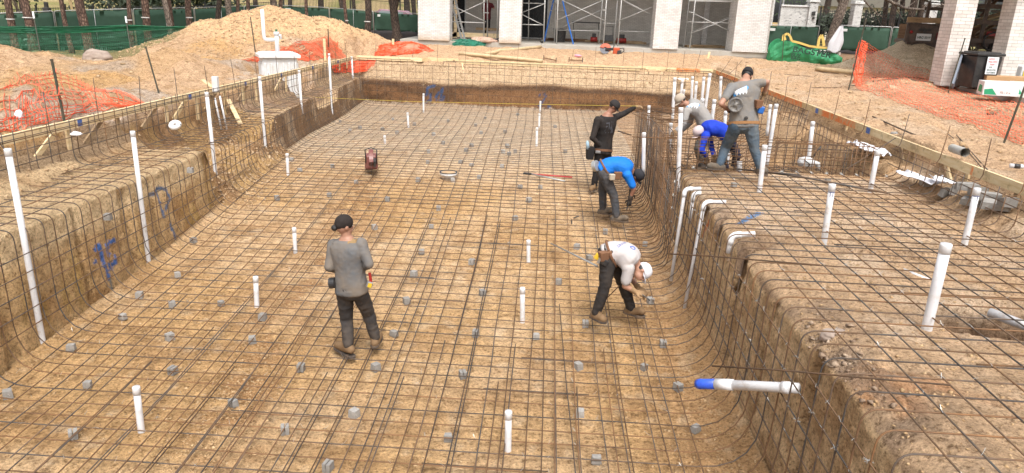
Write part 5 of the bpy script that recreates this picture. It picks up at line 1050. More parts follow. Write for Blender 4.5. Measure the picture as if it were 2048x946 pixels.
# ---------------------------------------------------------------- white surge tank
TK = plain('tank_plastic', (.66, .67, .68), .5, (.52, .45, .36), 5, .45)
tc_ = V(-8.72, 23.05, 0); t = thing('surge_tank', 'ribbed white plastic tank with a lid sunk behind the left form board', 'tank', (tc_.x, tc_.y, -1.15))
mb = MB(); mb.box((0, 0, -.45), (1.05, .85, 1.4)); 
for sx in np.linspace(-.45, .45, 6): mb.box((sx, 0, -.5), (.07, .93, 1.2))
for sy in np.linspace(-.34, .34, 5): mb.box((0, sy, -.5), (1.13, .07, 1.2))
TM = Matrix.Translation(tc_) @ Matrix.Rotation(R_(28), 4, 'Z')
def tm(o): o.data.transform(TM); return o
tm(obj('body', mb, TK, t, bev=.02)); lid = MB().box((0, 0, .30), (1.26, 1.04, .10)).box((0, 0, .37), (1.16, .94, .05), taper=.94); 
for i in (-.3, 0, .3): lid.box((0, i, .40), (.9, .05, .03))
tm(obj('lid', lid, CAP, t, bev=.025))
stack = MB().tube([V(0, 0, .38), V(0, 0, .98)], .065, 14).tube([V(0, 0, .92), V(0, 0, 1.02)], .085, 14).tube(arcpath3([V(-.02, 0, .78), V(-.38, 0, .78), V(-.38, 0, 1.68)], .1), .055, 12).tube([V(0, 0, .9), V(.12, 0, .92), V(.12, 0, .8)], .04, 10)
tm(obj('vent_pipe', stack, CAP, t, True)); tm(obj('valve', MB().box((0, 0, 1.06), (.06, .06, .07)), GNET, t))
# conduit stub and buckets behind left board
t = thing('riser_pipe', 'square grey conduit with two thin white pipes behind the left form board', 'pipe', (-7.9, 16.1, -.9)); q = at(425, 170, 16.1)
obj('conduit', MB().box(q+V(0, .15, -.0), (.13, .1, .35)), TK, t, bev=.01); obj('tube', MB().tube([q+V(-.02, .1, -.3), q+V(.09, .05, -1.0)], .022, 8).tube([q+V(.1, .1, -.25), q+V(.22, .05, -1.0)], .022, 8), PVC, t, True)
def bagheap(name, label, c, s, mat, cat, seed=2): return blobrock(name, c, s, label, mat, seed, .35, cat)
q = at(350, 250, 12.5); t = thing('pipe_coil', 'white wrapped round fitting lying on the left bank under the board', 'coil', q)
obj('ring', MB().tube([q+V(.07*cos(a), .05*sin(a), .04*sin(a)*1.0) for a in np.linspace(0, 6.28, 17)], .045, 8, False), FIT, t, True)
bagheap('plastic_sheet', 'scrap of white plastic under the near end of the left board', at(150, 268, 11.0), (.09, .07, .03), RAG, 'plastic', 4); bagheap('plastic_sheet', 'scrap of white plastic on the dirt inside the left orange netting', at(39, 236, 11.4)+V(0, .0, 0), (.06, .05, .12), RAG, 'plastic', 6)
# skimmer ring in the floor
q = gp(897, 358); t = thing('floor_sump', 'round white sump with a black rim filled with soil in the pit floor', 'sump', q)
obj('body', MB().lathe([(.13, -.05), (.135, .03), (.16, .035), (.165, .09), (.19, .1), (.195, .15)], q, 26), FIT, t, True); obj('rim', MB().tube([q+V(.19*cos(a), .19*sin(a), .158) for a in np.linspace(0, 6.2832, 25)], .013, 6, False), BLK, t, True); obj('fill', MB().lathe([(.18, .12), (.16, .155), (.06, .17)], q, 16), CLOD, t)
# long handled cutters on the mat
a = gp(1046, 358); b = gp(1144, 366); c = gp(1129, 374)
for v in (a, b, c): v.z += .13
t = thing('bolt_cutter', 'long handled cutters with one red and one grey handle lying on the mat', 'cutters', a); j = a.lerp(b, .17)
obj('handle', MB().tube([j, b], .017, 8), plain('red_handle', (.42, .04, .04), .5), t, True); obj('handle', MB().tube([j, c], .017, 8), GALV, t, True); obj('jaw', MB().bar(a, j, .06, .035).bar(a+V(.02, .05, 0), j, .03, .04), BLK, t, bev=.005)
# ---------------------------------------------------------------- nets
def netpx(label, grid, nu, nv, r, mat, name='barrier_net', drop=.05, posts=()):
    G = [[(hit(p[0], p[1]) if len(p) == 2 else at(*p)) for p in row] for row in grid]
    t = thing(name, label, 'netting', G[-1][0]); obj('mesh', netmb(G, nu, nv, r, jit=.009, drop=drop), mat, t); return t
def tpost(label, a, b, Y, r=.02): 
    q = at(*b, Y); q.z = min(q.z, gz(q.x, q.y)); p = at(*a, Y); return tag(obj('fence_post', MB().tube([q, p], r, 5).tube([p-(p-q)*.02, p], r*1.15, 6), TPOST), label, 'post')
netpx('torn orange netting draped over the dirt around the near left post', [[(-40, 178), (20, 165), (60, 150), (109, 140, 11.6), (150, 156), (210, 182), (285, 209)], [(-40, 235), (20, 222), (70, 205), (120, 195, 11.3), (175, 200), (225, 206), (285, 211)], [(-40, 282), (20, 268), (75, 252), (131, 240), (190, 225), (235, 216), (285, 213)]], 42, 13, .0065, ONET, drop=.2)
tpost('dark steel post leaning in the left orange netting', (103, 118), (131, 245), 11.4, .022)
netpx('faded orange netting spread on the heap behind the white tank', [[(486, 122), (560, 97), (610, 85), (658, 72, 28.6)], [(530, 126), (580, 115), (630, 100), (676, 92)], [(575, 132), (620, 122), (650, 118), (692, 117)]], 52, 22, .008, ONETF, drop=.2)
netpx('orange netting trailing down behind the far left corner boards', [[(668, 128), (700, 124), (740, 122), (775, 104)], [(662, 138), (695, 137), (735, 133), (760, 116)], [(668, 147), (692, 147), (735, 143), (752, 128)]], 60, 16, .010, ONET, drop=.15)
heapnet('net_heap', 'bright orange netting bunched on the dirt left of the first column', [hit(760, 92), hit(868, 101), hit(862, 104), hit(748, 112)], .36, ONET, .014, 80, 26)
tpost('thin dark post standing in the white tank\'s netting', (656, 58), (658, 108), 28.4, .022); tpost('dark steel post on the face of the heap left of the white tank', (501, 34), (512, 113), 25.2, .018); tpost('dark steel post leaning left on the churned dirt', (291, 93), (317, 178), 15.8, .018)
netpx('long orange netting running from its post down to the right porch slab', [[(1723, 79, 22.6), (1756, 99, 23.2), (1815, 130), (1878, 156), (1930, 172), (1985, 187), (2065, 210)], [(1716, 125, 22.4), (1745, 140), (1802, 168), (1865, 190), (1925, 208), (1985, 225), (2065, 250)], [(1710, 174), (1738, 186), (1792, 206), (1850, 226), (1915, 248), (1985, 270), (2065, 296)]], 66, 20, .0052, ONETF, drop=.04)
netpx('bunched orange netting hanging round the right netting post', [[(1722, 78, 22.3), (1728, 84, 22.4), (1735, 92, 22.5)], [(1708, 115, 22.3), (1718, 125, 22.3), (1728, 128, 22.4)], [(1706, 168, 22.2), (1712, 172, 22.2), (1722, 174, 22.2)]], 12, 20, .010, ONET, drop=.2)
tpost('leaning steel post holding up the right orange netting', (1732, 38), (1698, 173), 22.2, .02); tpost('thin dark post leaning against the near brick pier', (1930, 76), (1897, 182), 21.5, .017); tpost('dark post leaning at the right edge before the boxes', (2060, 145), (2010, 274), 13.6, .021)
# ================================================================ RIGHT SIDE: neighbour, trees, bag, truck, patio
NB = brick('mottled_white_brick', (.60, .60, .58), (.50, .50, .49), (.34, .33, .32), bw=.25, bh=.085)
_t = NB.node_tree; _p = _t.nodes['Principled BSDF']; _c = _p.inputs['Base Color'].links[0].from_socket
_t.links.new(mix(_t, _c, (.16, .16, .16), ramp(_t, nz(_t, pos(_t, (1, 1, 3)), 3.2, 5, .7), [(.56, (0,0,0)), (.60, (.85,.85,.85))])), _p.inputs['Base Color'])
YN = 54.
def xz(px, py, Y=YN): q = at(px, py, Y); return q.x, q.z
def wallbox(mb, px0, px1, pyt, Y=YN, d=.4, zb=-.2):
    x0, z0 = xz(px0, pyt, Y); x1, z1 = xz(px1, pyt, Y); zt = (z0+z1)/2; mb.box(((x0+x1)/2, Y+d/2, (zb+zt)/2), (x1-x0, d, zt-zb)); return x0, x1, zt
nb = thing('neighbour_house', 'mottled white brick neighbouring house with a window and grey shutter', 'house', (at(1570, 60, YN).x, YN, 0))
obj('wall', (lambda m_: (wallbox(m_, 1470, 1562, -80, YN, 4), wallbox(m_, 1562, 1612, -80, YN+.6, 4) if False else 0, m_)[-1])(MB()), NB, nb)
x0, z0 = xz(1530, 38); x1, z1 = xz(1553, -40)
wf = obj('window', MB().box(((x0+x1)/2, YN-.02, (z0+z1)/2), (x1-x0+.1, .1, z1-z0)), plain('window_trim', (.6, .6, .57), .5), nb); obj('pane', MB().box(((x0+x1)/2-.05, YN-.06, (z0+z1)/2+.05), (x1-x0-.25, .06, z1-z0-.2)), plain('olive_glass', (.16, .17, .09), .1), wf); obj('sash', MB().box(((x0+x1)/2-.05, YN-.09, z0+.9), (x1-x0-.2, .05, .09)), plain('sash', (.55, .55, .5), .5), wf)
x0, z0 = xz(1555, 38); x1, _ = xz(1563, 0); obj('shutter', MB().box(((x0+x1)/2, YN-.05, z0+1.6), (x1-x0, .07, 3.2)), plain('grey_shutter', (.09, .095, .11), .6), nb)
obj('gutter', MB().tube([(x1+.12, YN-.08, -.1), (x1+.12, YN-.08, 4.5)], .07, 6), GALV, nb)
gw = thing('garden_wall', 'white mottled brick garden wall with a pillar, right of the neighbour\'s window', 'wall', (at(1600, 60, YN).x, YN, 0))
mb = MB(); a0, a1, zt = wallbox(mb, 1563, 1620, 13, YN-.2, .35); obj('wall', mb, NB, gw); obj('coping', MB().box(((a0+a1)/2, YN-.03, zt+.05), (a1-a0, .5, .1)), TK, gw)
mb = MB(); b0, b1, zp = wallbox(mb, 1621, 1638, 4, YN-.4, .65); obj('pillar', mb, NB, gw); obj('cap', MB().box(((b0+b1)/2, YN-.08, zp+.08), (b1-b0+.16, .8, .16), taper=.9), NB, gw)
for y_, w in ((27, .24), (36, .15)): q = at(1627, y_, YN-.45); obj('light_box', MB().box(q, (w, .06, w)), BLK, gw)
def pillar(label, px0, px1, pyt, Y):
    t = thing('brick_pillar', label, 'pillar', (at((px0+px1)/2, 50, Y).x, Y, 0)); mb = MB(); a0, a1, zt = wallbox(mb, px0, px1, pyt+5, Y, .7); obj('shaft', mb, NB, t); obj('cap', MB().box(((a0+a1)/2, Y+.35, zt+.1), (a1-a0+.14, .84, .22), taper=.88), NB, t, bev=.02)
pillar('white brick gate pillar right of the big leaning tree', 1711, 1727, 3, 50); pillar('white brick gate pillar far right, above the truck bed', 1862, 1878, 4, 47)
pickets('black iron gate and picket fence between the neighbour\'s pillar and the gate pillar', [at(1642, 20, 51), at(1708, 22, 50.5)], 1.9, .14)
pickets('black iron picket fence running right of the gate pillar under the dark trees', [at(1732, 26, 50.2), at(1800, 30, 49), at(1862, 34, 47.5)], 1.7, .14)
q = at(1655, 32, 60); tag(obj('pale_gate', (lambda m_: ([m_.box((q.x-1.2+.2*i, q.y, q.z-.6), (.05, .05, 1.1)) for i in range(14)], m_.box((q.x, q.y, q.z-.05), (2.8, .06, .07)), m_)[-1])(MB()), GALV), 'low pale metal gate behind the iron pickets by the big tree', 'gate')
q = at(1745, 10, 75); hb = thing('distant_house', 'beige distant house with a grey roof behind the dark trunks on the right', 'house', (q.x, q.y, .3)); obj('wall', MB().box((q.x, q.y, 1.6), (10, 5, 3.2)), WSID, hb); obj('roof', MB().prism([(-5.6, 0), (5.6, 0), (3, 2.2), (-3, 2.2)], 6, Matrix.Translation((q.x, q.y+3, 3.2)) @ Matrix.Rotation(R_(90), 4, 'X')), plain('brown_roof', (.17, .155, .13), .9), hb)
for (px, Y, sx, sz, n, m_, lb) in ((1690, 58, 3.4, 1.1, 1500, LEAFK, 'dark hedge behind the iron gate beside the big tree'), (1800, 56, 5.0, 1.4, 2400, LEAFK, 'dark hedge behind the iron pickets under the trunks'), (1960, 56, 6, 2.0, 2600, LEAFK, 'dark evergreens beyond the truck at the right'), (1720, 84, 9, 4, 2600, LEAFD, 'far evergreen mass high above the neighbour\'s fence')): q = at(px, 30, Y); bush('hedge' if 'hedge' in lb else 'evergreen_bush', lb, (q.x, Y, 1.0+sz*.3), (sx, 1.2, sz), n, m_, .2)
for (px, lean, w, Y, lb) in ((1772, 2, 9, 54, 'dark trunk first right of the white gate pillar'), (1787, 3, 11, 53, 'dark trunk second right of the white gate pillar'), (1806, -1, 9, 56, 'dark trunk third right of the white gate pillar'), (1822, 6, 13, 52, 'thick brown trunk fourth right of the white gate pillar'), (1842, 2, 12, 54, 'brown trunk fifth right of the white gate pillar'), (1895, 2, 20, 50, 'wide dark trunk beside the far right gate pillar'), (1945, 4, 10, 58, 'dark trunk beyond the lumber rack, left one'), (1975, 2, 12, 60, 'dark trunk beyond the lumber rack, right one'), (1650, 6, 12, 62, 'dark trunk behind the big leaning tree')): trunk(lb, (px+lean, 0), (px-lean*1.2, 60), w, Y, m=DBARK, name='dark_tree')
tr = trunk('big mottled trunk leaning right behind the green bag', (1690, 0), (1652, 96), 17, 39.5, m=BARK2, flare=1.35, name='bare_tree')
b = at(1684, 6, 39.5); LB = MB()
LB.tube([b, b+V(-1.0, -.2, 1.2), b+V(-2.6, -.3, 1.9)], [.16, .1, .05], 8); LB.tube([b+V(.2, 0, .3), b+V(1.6, 0, .9), b+V(3, .2, 2.2)], [.14, .09, .04], 8); LB.tube([b+V(0, 0, .1), b+V(.7, .1, 1.8), b+V(.9, .2, 4)], [.2, .16, .1], 8); obj('limb', LB, BARK2, tr)
def branch(label, pts, r0, Y, m=BARK2):
    P = [at(x, y, Y+i*.2) for i, (x, y) in enumerate(pts)]; n = len(P); mb = MB().tube(P, [r0*(1-.75*i/(n-1)) for i in range(n)], 7)
    for i in range(1, n-1):
        d = (P[i+1]-P[i]).normalized(); 
        for s_ in (1, -1): mb.tube([P[i], P[i]+d*.35+V(0, .1, .25*s_), P[i]+d*.6+V(.1, 0, .6*s_)], [r0*.35, r0*.2, .006], 5)
    return tag(obj('bare_branch', mb, m), label, 'branch')
branch('long bare branch reaching in from the top over the truck', [(1760, -8), (1790, 8), (1812, 17), (1845, 19), (1880, 12), (1915, -2)], .075, 33); branch('thin pale bare branch hanging down past the gate pillar', [(1728, 0), (1740, 14), (1752, 25), (1766, 35)], .05, 44); branch('forked bare twigs at the top left of the near brick pier', [(1838, -4), (1858, 4), (1880, 6), (1905, 2)], .04, 30)
# green bag
GB = plain('green_tarp', (.028, .25, .10), .6, (.07, .38, .18), 2.5, .6, bmp=.3, bscale=9); STRAP = plain('yellow_strap', (.72, .50, .14), .6); BTXT = plain('bag_lettering', (.02, .06, .04), .6)
def text(s, size, M, mat, name, parent, ext=.004, bold=0, sx=1.0):
    c = bpy.data.curves.new('t', 'FONT'); c.body = s; c.size = size; c.extrude = ext; c.offset = bold; o = bpy.data.objects.new('t', c); COL.objects.link(o)
    dg = bpy.context.evaluated_depsgraph_get(); me = bpy.data.meshes.new_from_object(o.evaluated_get(dg)); COL.objects.unlink(o); bpy.data.objects.remove(o); me.transform(M @ Matrix.Diagonal((sx, 1, 1, 1))); me.name = name
    me.materials.clear(); me.materials.append(mat); return obj(name, me, mat, parent)
A_ = at(1538, 108, 34.3); B_ = at(1682, 120, 33.6); gA = gz(A_.x, A_.y); gB = gz(B_.x, B_.y)
bg_ = thing('skip_bag', 'big green dumpster bag with yellow straps standing on the dirt', 'bag', ((A_.x+B_.x)/2, 34.2, gA))
def bagtop(u): return float(np.interp(u, [0, .06, .16, .3, .45, .6, .75, .9, 1], [.48, .72, .92, .88, .66, .52, .50, .50, .34]))
rows = []
N_ = 26; bx = lambda u, v: V(A_.x+(B_.x-A_.x)*u, A_.y+(B_.y-A_.y)*u, 0)
for j in range(13):       # front foot -> front lip -> (open top) inner
    f = j/12; r = []
    for i in range(N_+1):
        u = i/N_; h = bagtop(u)*1.02; e = sin(pi*min(max(u, .0), 1))**.35; g = gA+(gB-gA)*u
        if f < .75: w = f/.75; y = -.12-.13*sin(w*pi*.8)*e; z = g-.03+h*w
        else: w = (f-.75)/.25; y = -.12-.13*sin(.8*pi)*e+.22*w*e; z = g+h-.16*w
        fo_ = .07*fnoise(u*12, f*3+u*4, 2)+.045*(1-2*abs(fnoise(u*22, f*4-u*5, 5))); q = bx(u, 0); r.append(V(q.x-.06*fnoise(f*3, 1)*(u < .1), q.y+y+fo_, z+.02*fnoise(u*8, f*5, 9)))
    rows.append(r)
obj('body', MB().sheet(rows, .012), GB, bg_)
rows = []
for j in range(8):
    f = j/7; r = []
    for i in range(N_+1):
        u = i/N_; h = (bagtop(u)*.6+.62*.55) if .1 < u < .95 else bagtop(u); e = sin(pi*u)**.35; g = gA+(gB-gA)*u; q = bx(u, 0); r.append(V(q.x, q.y+.25+.75*e+.07*fnoise(u*12, f*4, 4), g-.03+(h+.1*sin(u*9))*f))
    rows.append(r)
obj('body_back', MB().sheet(rows, .012), GB, bg_)
obj('side', MB().sheet([[V(A_.x+.05*f, A_.y-.12+.37*k/5, gA-.03+.5*f) for k in range(6)] for f in (0, .5, 1)], .01).sheet([[V(B_.x-.05*f, B_.y-.12+.37*k/5, gB-.03+.36*f) for k in range(6)] for f in (0, .5, 1)], .01), GB, bg_)
fl_ = MB(); 
for i in range(14): u = .3+.05*i; q = bx(u, 0); fl_.box((q.x+random.uniform(-.1, .1), q.y+.2+random.uniform(-.1, .25), gA+.40+random.uniform(-.05, .08)), (.35, .25, .12), rz=random.uniform(0, 3), ry=random.uniform(-.3, .3))
obj('debris', fl_, plain('bag_debris', (.5, .42, .36), .8, (.7, .7, .7), 4, .8), bg_)
def strap(P, w=.1): 
    mb = MB(); 
    for a, b in zip(P, P[1:]): mb.bar(a, b, .014, w)
    return obj('strap', mb, STRAP, bg_)
strap([rows and at(x, y, 33.75) for x, y in ((1567, 84), (1569, 70), (1575, 67), (1580, 72), (1584, 82), (1600, 86), (1618, 92), (1640, 95), (1660, 96), (1676, 96))], .09)
strap([at(x, y, 34.9) for x, y in ((1636, 92), (1638, 78), (1643, 70), (1646, 78), (1648, 92))], .12); strap([at(x, y, 34.9) for x, y in ((1565, 84), (1566, 72), (1568, 70), (1571, 80))], .08)
d_ = (B_-A_); d_.z = 0; d_.normalize()
def bagtext(s, px, py, size, Y, **k): q = at(px, py, Y); M = Matrix.Translation(q) @ Matrix((( d_.x, 0, -d_.y*-1, 0), (d_.y, 0, -d_.x, 0), (0, 1, 0, 0), (0, 0, 0, 1))); text(s, size, M @ Matrix.Rotation(R_(-7), 4, 'Z'), BTXT, 'lettering', bg_, **k)
bagtext('BAGSTER', 1584, 103, .34, 33.36, bold=.008, sx=1.15); bagtext('W', 1634, 108, .30, 33.12, bold=.008, sx=1.2); bagtext('BUY', 1581, 112, .22, 33.36, bold=.004); bagtext('BAG', 1581, 118, .20, 33.36, bold=.004)
tpost('thin dark post standing in front of the green bag', (1568, 68), (1565, 117), 33.2, .017)
# cloth on a post
q = at(1681, 52, 33.6); g_ = gz(q.x, q.y); t = thing('draped_cloth', 'white cloth hung over a post beside the right end of the green bag', 'cloth', (q.x, q.y, q.z-1)); rows = []
for j in range(10):
    f = j/9; w = .06+.26*min(1, f*1.6)-.10*max(0, f-.6); rows.append([V(q.x+.04-.25*f*.7+w*cos(a), q.y+.14*sin(a)*(1+.3*sin(a*5)), q.z-f*1.08-.05*sin(a*3)*f) for a in np.linspace(0, 2*pi, 25)])
obj('cloth', MB().grid(rows), RAG, t, True); tpost('post under the white cloth beside the green bag', (1680, 54), (1673, 118), 33.7)
# ---------------------------------------------------------------- truck
BR_ = plain('truck_brown', (.060, .042, .036), .5, (.16, .11, .08), 5, .6); TYR = plain('tyre', (.02, .02, .02), .85, (.12, .09, .07), 8, .5); LAMP = plain('tail_lamp', (.30, .01, .01), .25); CHR = plain('plate', (.62, .64, .66), .4); ROPE = plain('hose', (.03, .03, .032), .6)
c0 = at(1804, 112, 30.0); zg = gz(16, 31)
trk = thing('flatbed_truck', 'dark brown stake bed truck loaded with lumber behind the near brick pier', 'truck', (c0.x+1.2, 31.5, zg)); ang = R_(-12); TM2 = Matrix.Translation((c0.x, c0.y, zg)) @ Matrix.Rotation(ang, 4, 'Z')
# local frame: x across the tailgate to the right, y away from the camera along the bed turned right
def tb(name, mb, mat, **k): o = obj(name, mb, mat, trk, **k); o.data.transform(TM2); return o
tb('tailgate', MB().box((1.1, .04, .95), (2.25, .10, .72)).box((1.1, -.02, 1.28), (2.25, .05, .05)).box((.04, -.02, .95), (.08, .05, .7)).box((2.16, -.02, .95), (.08, .05, .7)), BR_, bev=.01)
tb('top_board', MB().box((1.1, .03, 1.43), (2.3, .09, .20)), OLDW, bev=.005)
tb('bed', MB().box((3.9, 1.2, .60), (7.6, 2.2, .16), rz=0), BR_, bev=.01)
tb('side_board', MB().box((4.6, -.06, .75), (4.9, .08, .16)).box((4.6, -.06, 1.42), (4.9, .06, .16)).box((4.6, -.06, 2.0), (4.9, .06, .16)).box((4.6, -.06, 2.5), (4.9, .06, .13)), BR_)
tb('side_board', MB().box((3.9, 2.3, .95), (7.4, .08, .62)), DKW)
for x in (.62, 2.6, 3.9, 5.2, 6.6): tb('rack_post', MB().box((x, -.0 if x > 1 else .05, 1.75 if x > 1 else 1.75), (.12, .1, 2.0 if x > 1 else .62)), BR_)
tb('rack_rail', MB().box((1.6, .3, 1.86), (2.1, .08, .12)), BR_)
tb('bumper', MB().box((1.1, .1, .34), (2.0, .14, .14)).box((1.1, .35, .42), (1.7, .5, .22)), BR_, bev=.02)
tb('mud_flap', MB().box((.62, .7, .22), (.75, .03, .55)), BLK)
for x, y in ((.55, 1.0), (1.95, 1.0)): 
    w_ = tb('tyre', MB().lathe([(.22, -.16), (.44, -.15), (.47, -.08), (.47, .08), (.44, .15), (.22, .16)], M=Matrix.Translation((x+.1, y, .42)) @ Matrix.Rotation(R_(90), 4, 'Y'), n=22), TYR, smooth=True)
for x in (3.4, 6.9): tb('tyre', MB().lathe([(.22, -.16), (.44, -.15), (.47, -.08), (.47, .08), (.44, .15), (.22, .16)], M=Matrix.Translation((x, .1, .42)) @ Matrix.Rotation(R_(90), 4, 'X'), n=22), TYR, smooth=True)
pl_ = tb('licence_plate', MB().box((.62, -.06, .80), (.52, .015, .26)), CHR, bev=.004)
o = text('HRC·3318', .125, Matrix.Translation((.395, -.075, .745)) @ Matrix.Rotation(R_(90), 4, 'X'), BTXT, 'plate_number', pl_, ext=.002, bold=.003, sx=.86); o.data.transform(TM2)
for x in (.16, 2.02): tb('tail_lamp', MB().lathe([(.06, 0), (.06, .03), (.03, .04)], M=Matrix.Translation((x, -.02, .98)) @ Matrix.Rotation(R_(90), 4, 'X'), n=14), LAMP)
tb('tail_lamp', MB().box((1.15, -.03, .86), (.2, .04, .26)), plain('dark_red_lamp', (.12, .012, .012), .4)); tb('latch', MB().box((.62, -.05, 1.08), (.42, .06, .08)).box((.62, -.07, 1.0), (.1, .05, .1)), BLK); tb('hitch_chain', MB().tube([(.9, -.05, .42), (1.2, -.1, .28), (1.5, -.1, .3), (1.75, -.05, .44)], .022, 6), BLK)
tb('cab', MB().box((8.8, 1.15, 1.5), (1.9, 2.1, 1.9), taper=.9), BR_, bev=.08); tb('hose', MB().tube([(3.0+.33*cos(a), -.25+.02*a, .75+.33*sin(a)) for a in np.linspace(0, 18, 60)], .03, 6), ROPE, smooth=True)
tb('red_reflector', MB().box((2.9, -.12, 1.02), (.35, .03, .16)), LAMP)
def load(label, P, n, w, mat, sp=.05):
    t = thing('lumber', label, 'lumber', TM2 @ V(*P[0]))
    for i in range(n):
        o = obj('plank', MB().bar(TM2 @ (V(*P[0])+V(0, i*sp, random.uniform(-.03, .03)+i*.045)), TM2 @ (V(*P[1])+V(0, i*sp, random.uniform(-.03, .03)+i*.045)), .10, .03), random.choice(mat), t)
load('bundle of long tan boards leaning up across the truck\'s rack', [(1.6, .2, .95), (7.2, .3, 3.0)], 7, .1, [WOOD, OLDW]); load('brown boards lying along the top of the truck\'s rack', [(2.2, .5, 2.5), (7.6, .5, 2.55)], 4, .1, [OLDW, DKW]); load('dark boards crossing inside the truck bed', [(2.6, .6, .9), (4.4, .7, 2.3)], 3, .1, [DKW, OLDW]); load('crossed dark boards high in the truck bed beyond the tan bundle', [(3.6, .9, 2.9), (2.7, .9, 1.6)], 3, .1, [DKW])
t = thing('pipe_rack', 'stack of dark pipes and rails inside the truck rack', 'pipes', TM2 @ V(5, .9, 1.6))
for i in range(6): o = obj('rail', MB().tube([TM2 @ V(3.0, .9+.1*(i % 3), 1.25+.2*i), TM2 @ V(7.4, .9+.1*(i % 3), 1.2+.2*i)], .05, 7), [GALV, BLK, BLK][i % 3], t)
# ---------------------------------------------------------------- patio slab with two brick piers, wheeled bin, boxes
PZ = .17
pav = thing('brick_pavilion', 'white brick pavilion piers and roof on a concrete slab at the right edge', 'pavilion', (14, 22, PZ)); PB = brick('cream_brick', (.74, .70, .66), (.60, .55, .51), (.32, .29, .265), bw=.30, bh=.098, rough=.9)
sl_ = MB(); sl_.prism([(12.15, 24.3), (12.55, 19.6), (12.6, 8.0), (22, 8.0), (22, 24.3)], PZ+.35, Matrix.Translation((0, 0, -.35))); obj('slab', sl_, SLABM, pav, bev=.01)
def pier(px_l, px_m, px_r, py, Y): # left face corner, front corner, right
    m_ = at(px_m, py, Y); r_ = at(px_r, py, Y); w = r_.x-m_.x
    obj('pier', MB().box((m_.x+w/2, Y+.36, (PZ+3.3)/2), (w, .72, 3.3-PZ)), PB, pav, bev=.006); return m_, r_
p5 = pier(0, 1882, 1923, 160, 22.9); a = at(2003, 140, 23.3); obj('pier', MB().box((a.x+.62, 23.3+.36, (PZ+3.3)/2), (1.24, .72, 3.3-PZ)), PB, pav, bev=.006)
obj('beam', MB().box((16.6, 23.3, 3.5), (9.6, .8, .5)), PB, pav); obj('roof', MB().box((17, 26.9, 3.85), (10.6, 8.2, .2)), LIDM, pav)
for y in (9.0, 16.2): pass
q = at(1950, 168, 22.3); q.z = PZ; bn_ = thing('wheeled_bin', 'black wheeled trash bin with a white notice standing between the brick piers', 'bin', q)
BINM = plain('bin_plastic', (.013, .013, .014), .45, (.06, .055, .05), 6, .5, bmp=.2, bscale=6)
ob = MB(); ob.box(q+V(0, 0, .50), (.66, .66, .90), taper=1.18, rz=.12); obj('body', ob, BINM, bn_, bev=.03); obj('lid', MB().box(q+V(.0, -.02, 1.0), (.86, .84, .07), rz=.12).box(q+V(0, -.02, 1.04), (.7, .66, .05), rz=.12), BINM, bn_, bev=.02); obj('handle', MB().tube([q+V(-.36, .34, .92), q+V(-.42, .42, 1.0), q+V(.36, .5, 1.0), q+V(.34, .4, .92)], .018, 6), BINM, bn_)
for s_ in (-.3, .3): obj('wheel', MB().lathe([(.03, -.03), (.12, -.03), (.12, .03), (.03, .03)], M=Matrix.Translation(q+V(s_, .36, .12)) @ Matrix.Rotation(R_(90), 4, 'Y')), BLK, bn_)
SM_ = Matrix.Translation(q+V(.12, -.425, .70)) @ Matrix.Rotation(.12, 4, 'Z') @ Matrix.Rotation(R_(88), 4, 'X')
nt2 = obj('notice', MB().prism([(-.17, -.24), (.17, -.24), (.17, .24), (-.17, .24)], .006, SM_), CHR, bn_); RTX = plain('red_print', (.45, .03, .03), .6)
for i, (s_, m_) in enumerate((('NOTICE', RTX), ('POOL CREW', RTX), ('TRASH', RTX), ('FOR', BTXT), ('BRICKLAYER', BTXT), ('CUSTOMERS', BTXT))): text(s_, .058, SM_ @ Matrix.Translation((-.13 if len(s_) > 5 else -.08, .16-i*.075, .008)), m_, 'print', nt2, ext=.001, bold=.001, sx=.8) if i not in () else None
tag(obj('leaning_board', MB().bar(at(1905, 172, 21.8), at(1925, 110, 22.6), .05, .2), plain('grey_blue_board', (.16, .18, .22), .6)), 'grey board leaning against the left side of the black bin', 'board')
CARD = plain('cardboard', (.42, .25, .12), .8, bmp=.1); WBX = plain('white_carton', (.66, .68, .68), .6); GRN = plain('carton_green', (.02, .30, .14), .5); GTX = plain('carton_print', (.30, .12, .06), .6)
def carton(label, c, s, rz, mat, printed=True):
    t = thing('carton', label, 'box', c); M = Matrix.Translation(c) @ Matrix.Rotation(rz, 4, 'Z'); mb = MB(); mb.box((0, 0, s[2]/2), s); bo = obj('box', mb, mat, t, bev=.004); bo.data.transform(M)
    if printed:
        o = obj('print', MB().prism([(-s[0]*.45, .02), (-s[0]*.1, .02), (-s[0]*.25, s[2]*.5), (-s[0]*.47, s[2]*.42)], .004, Matrix.Translation((0, -s[1]/2, 0)) @ Matrix.Rotation(R_(90), 4, 'X')), GRN, t); o.data.transform(M)
        o = text('FS - 2 x', .08, Matrix.Translation((-.02*s[0], -s[1]/2-.002, .06)) @ Matrix.Rotation(R_(90), 4, 'X'), GTX, 'print', t, ext=.002); o.data.transform(M)
        o = obj('print', MB().prism([(-s[1]*.3, .08), (s[1]*.3, .06), (s[1]*.25, .24), (-s[1]*.2, .26)], .004, Matrix.Translation((-s[0]/2-.001, 0, 0)) @ Matrix.Rotation(R_(-90), 4, 'Z') @ Matrix.Rotation(R_(90), 4, 'X')), GRN, t); o.data.transform(M)
        o = obj('print', MB().prism([(-s[1]*.34, .07), (s[1]*.34, .05), (s[1]*.28, .24), (-s[1]*.25, .27)], .004, Matrix.Translation((s[0]/2, 0, 0)) @ Matrix.Rotation(R_(90), 4, 'Z') @ Matrix.Rotation(R_(90), 4, 'X')), GRN, t); o.data.transform(M)
        obj('tape', MB().box((0, 0, s[2]+.002), (s[0]*.98, .06, .003)), plain('tape', (.5, .4, .28), .4), t).data.transform(M)
    return t
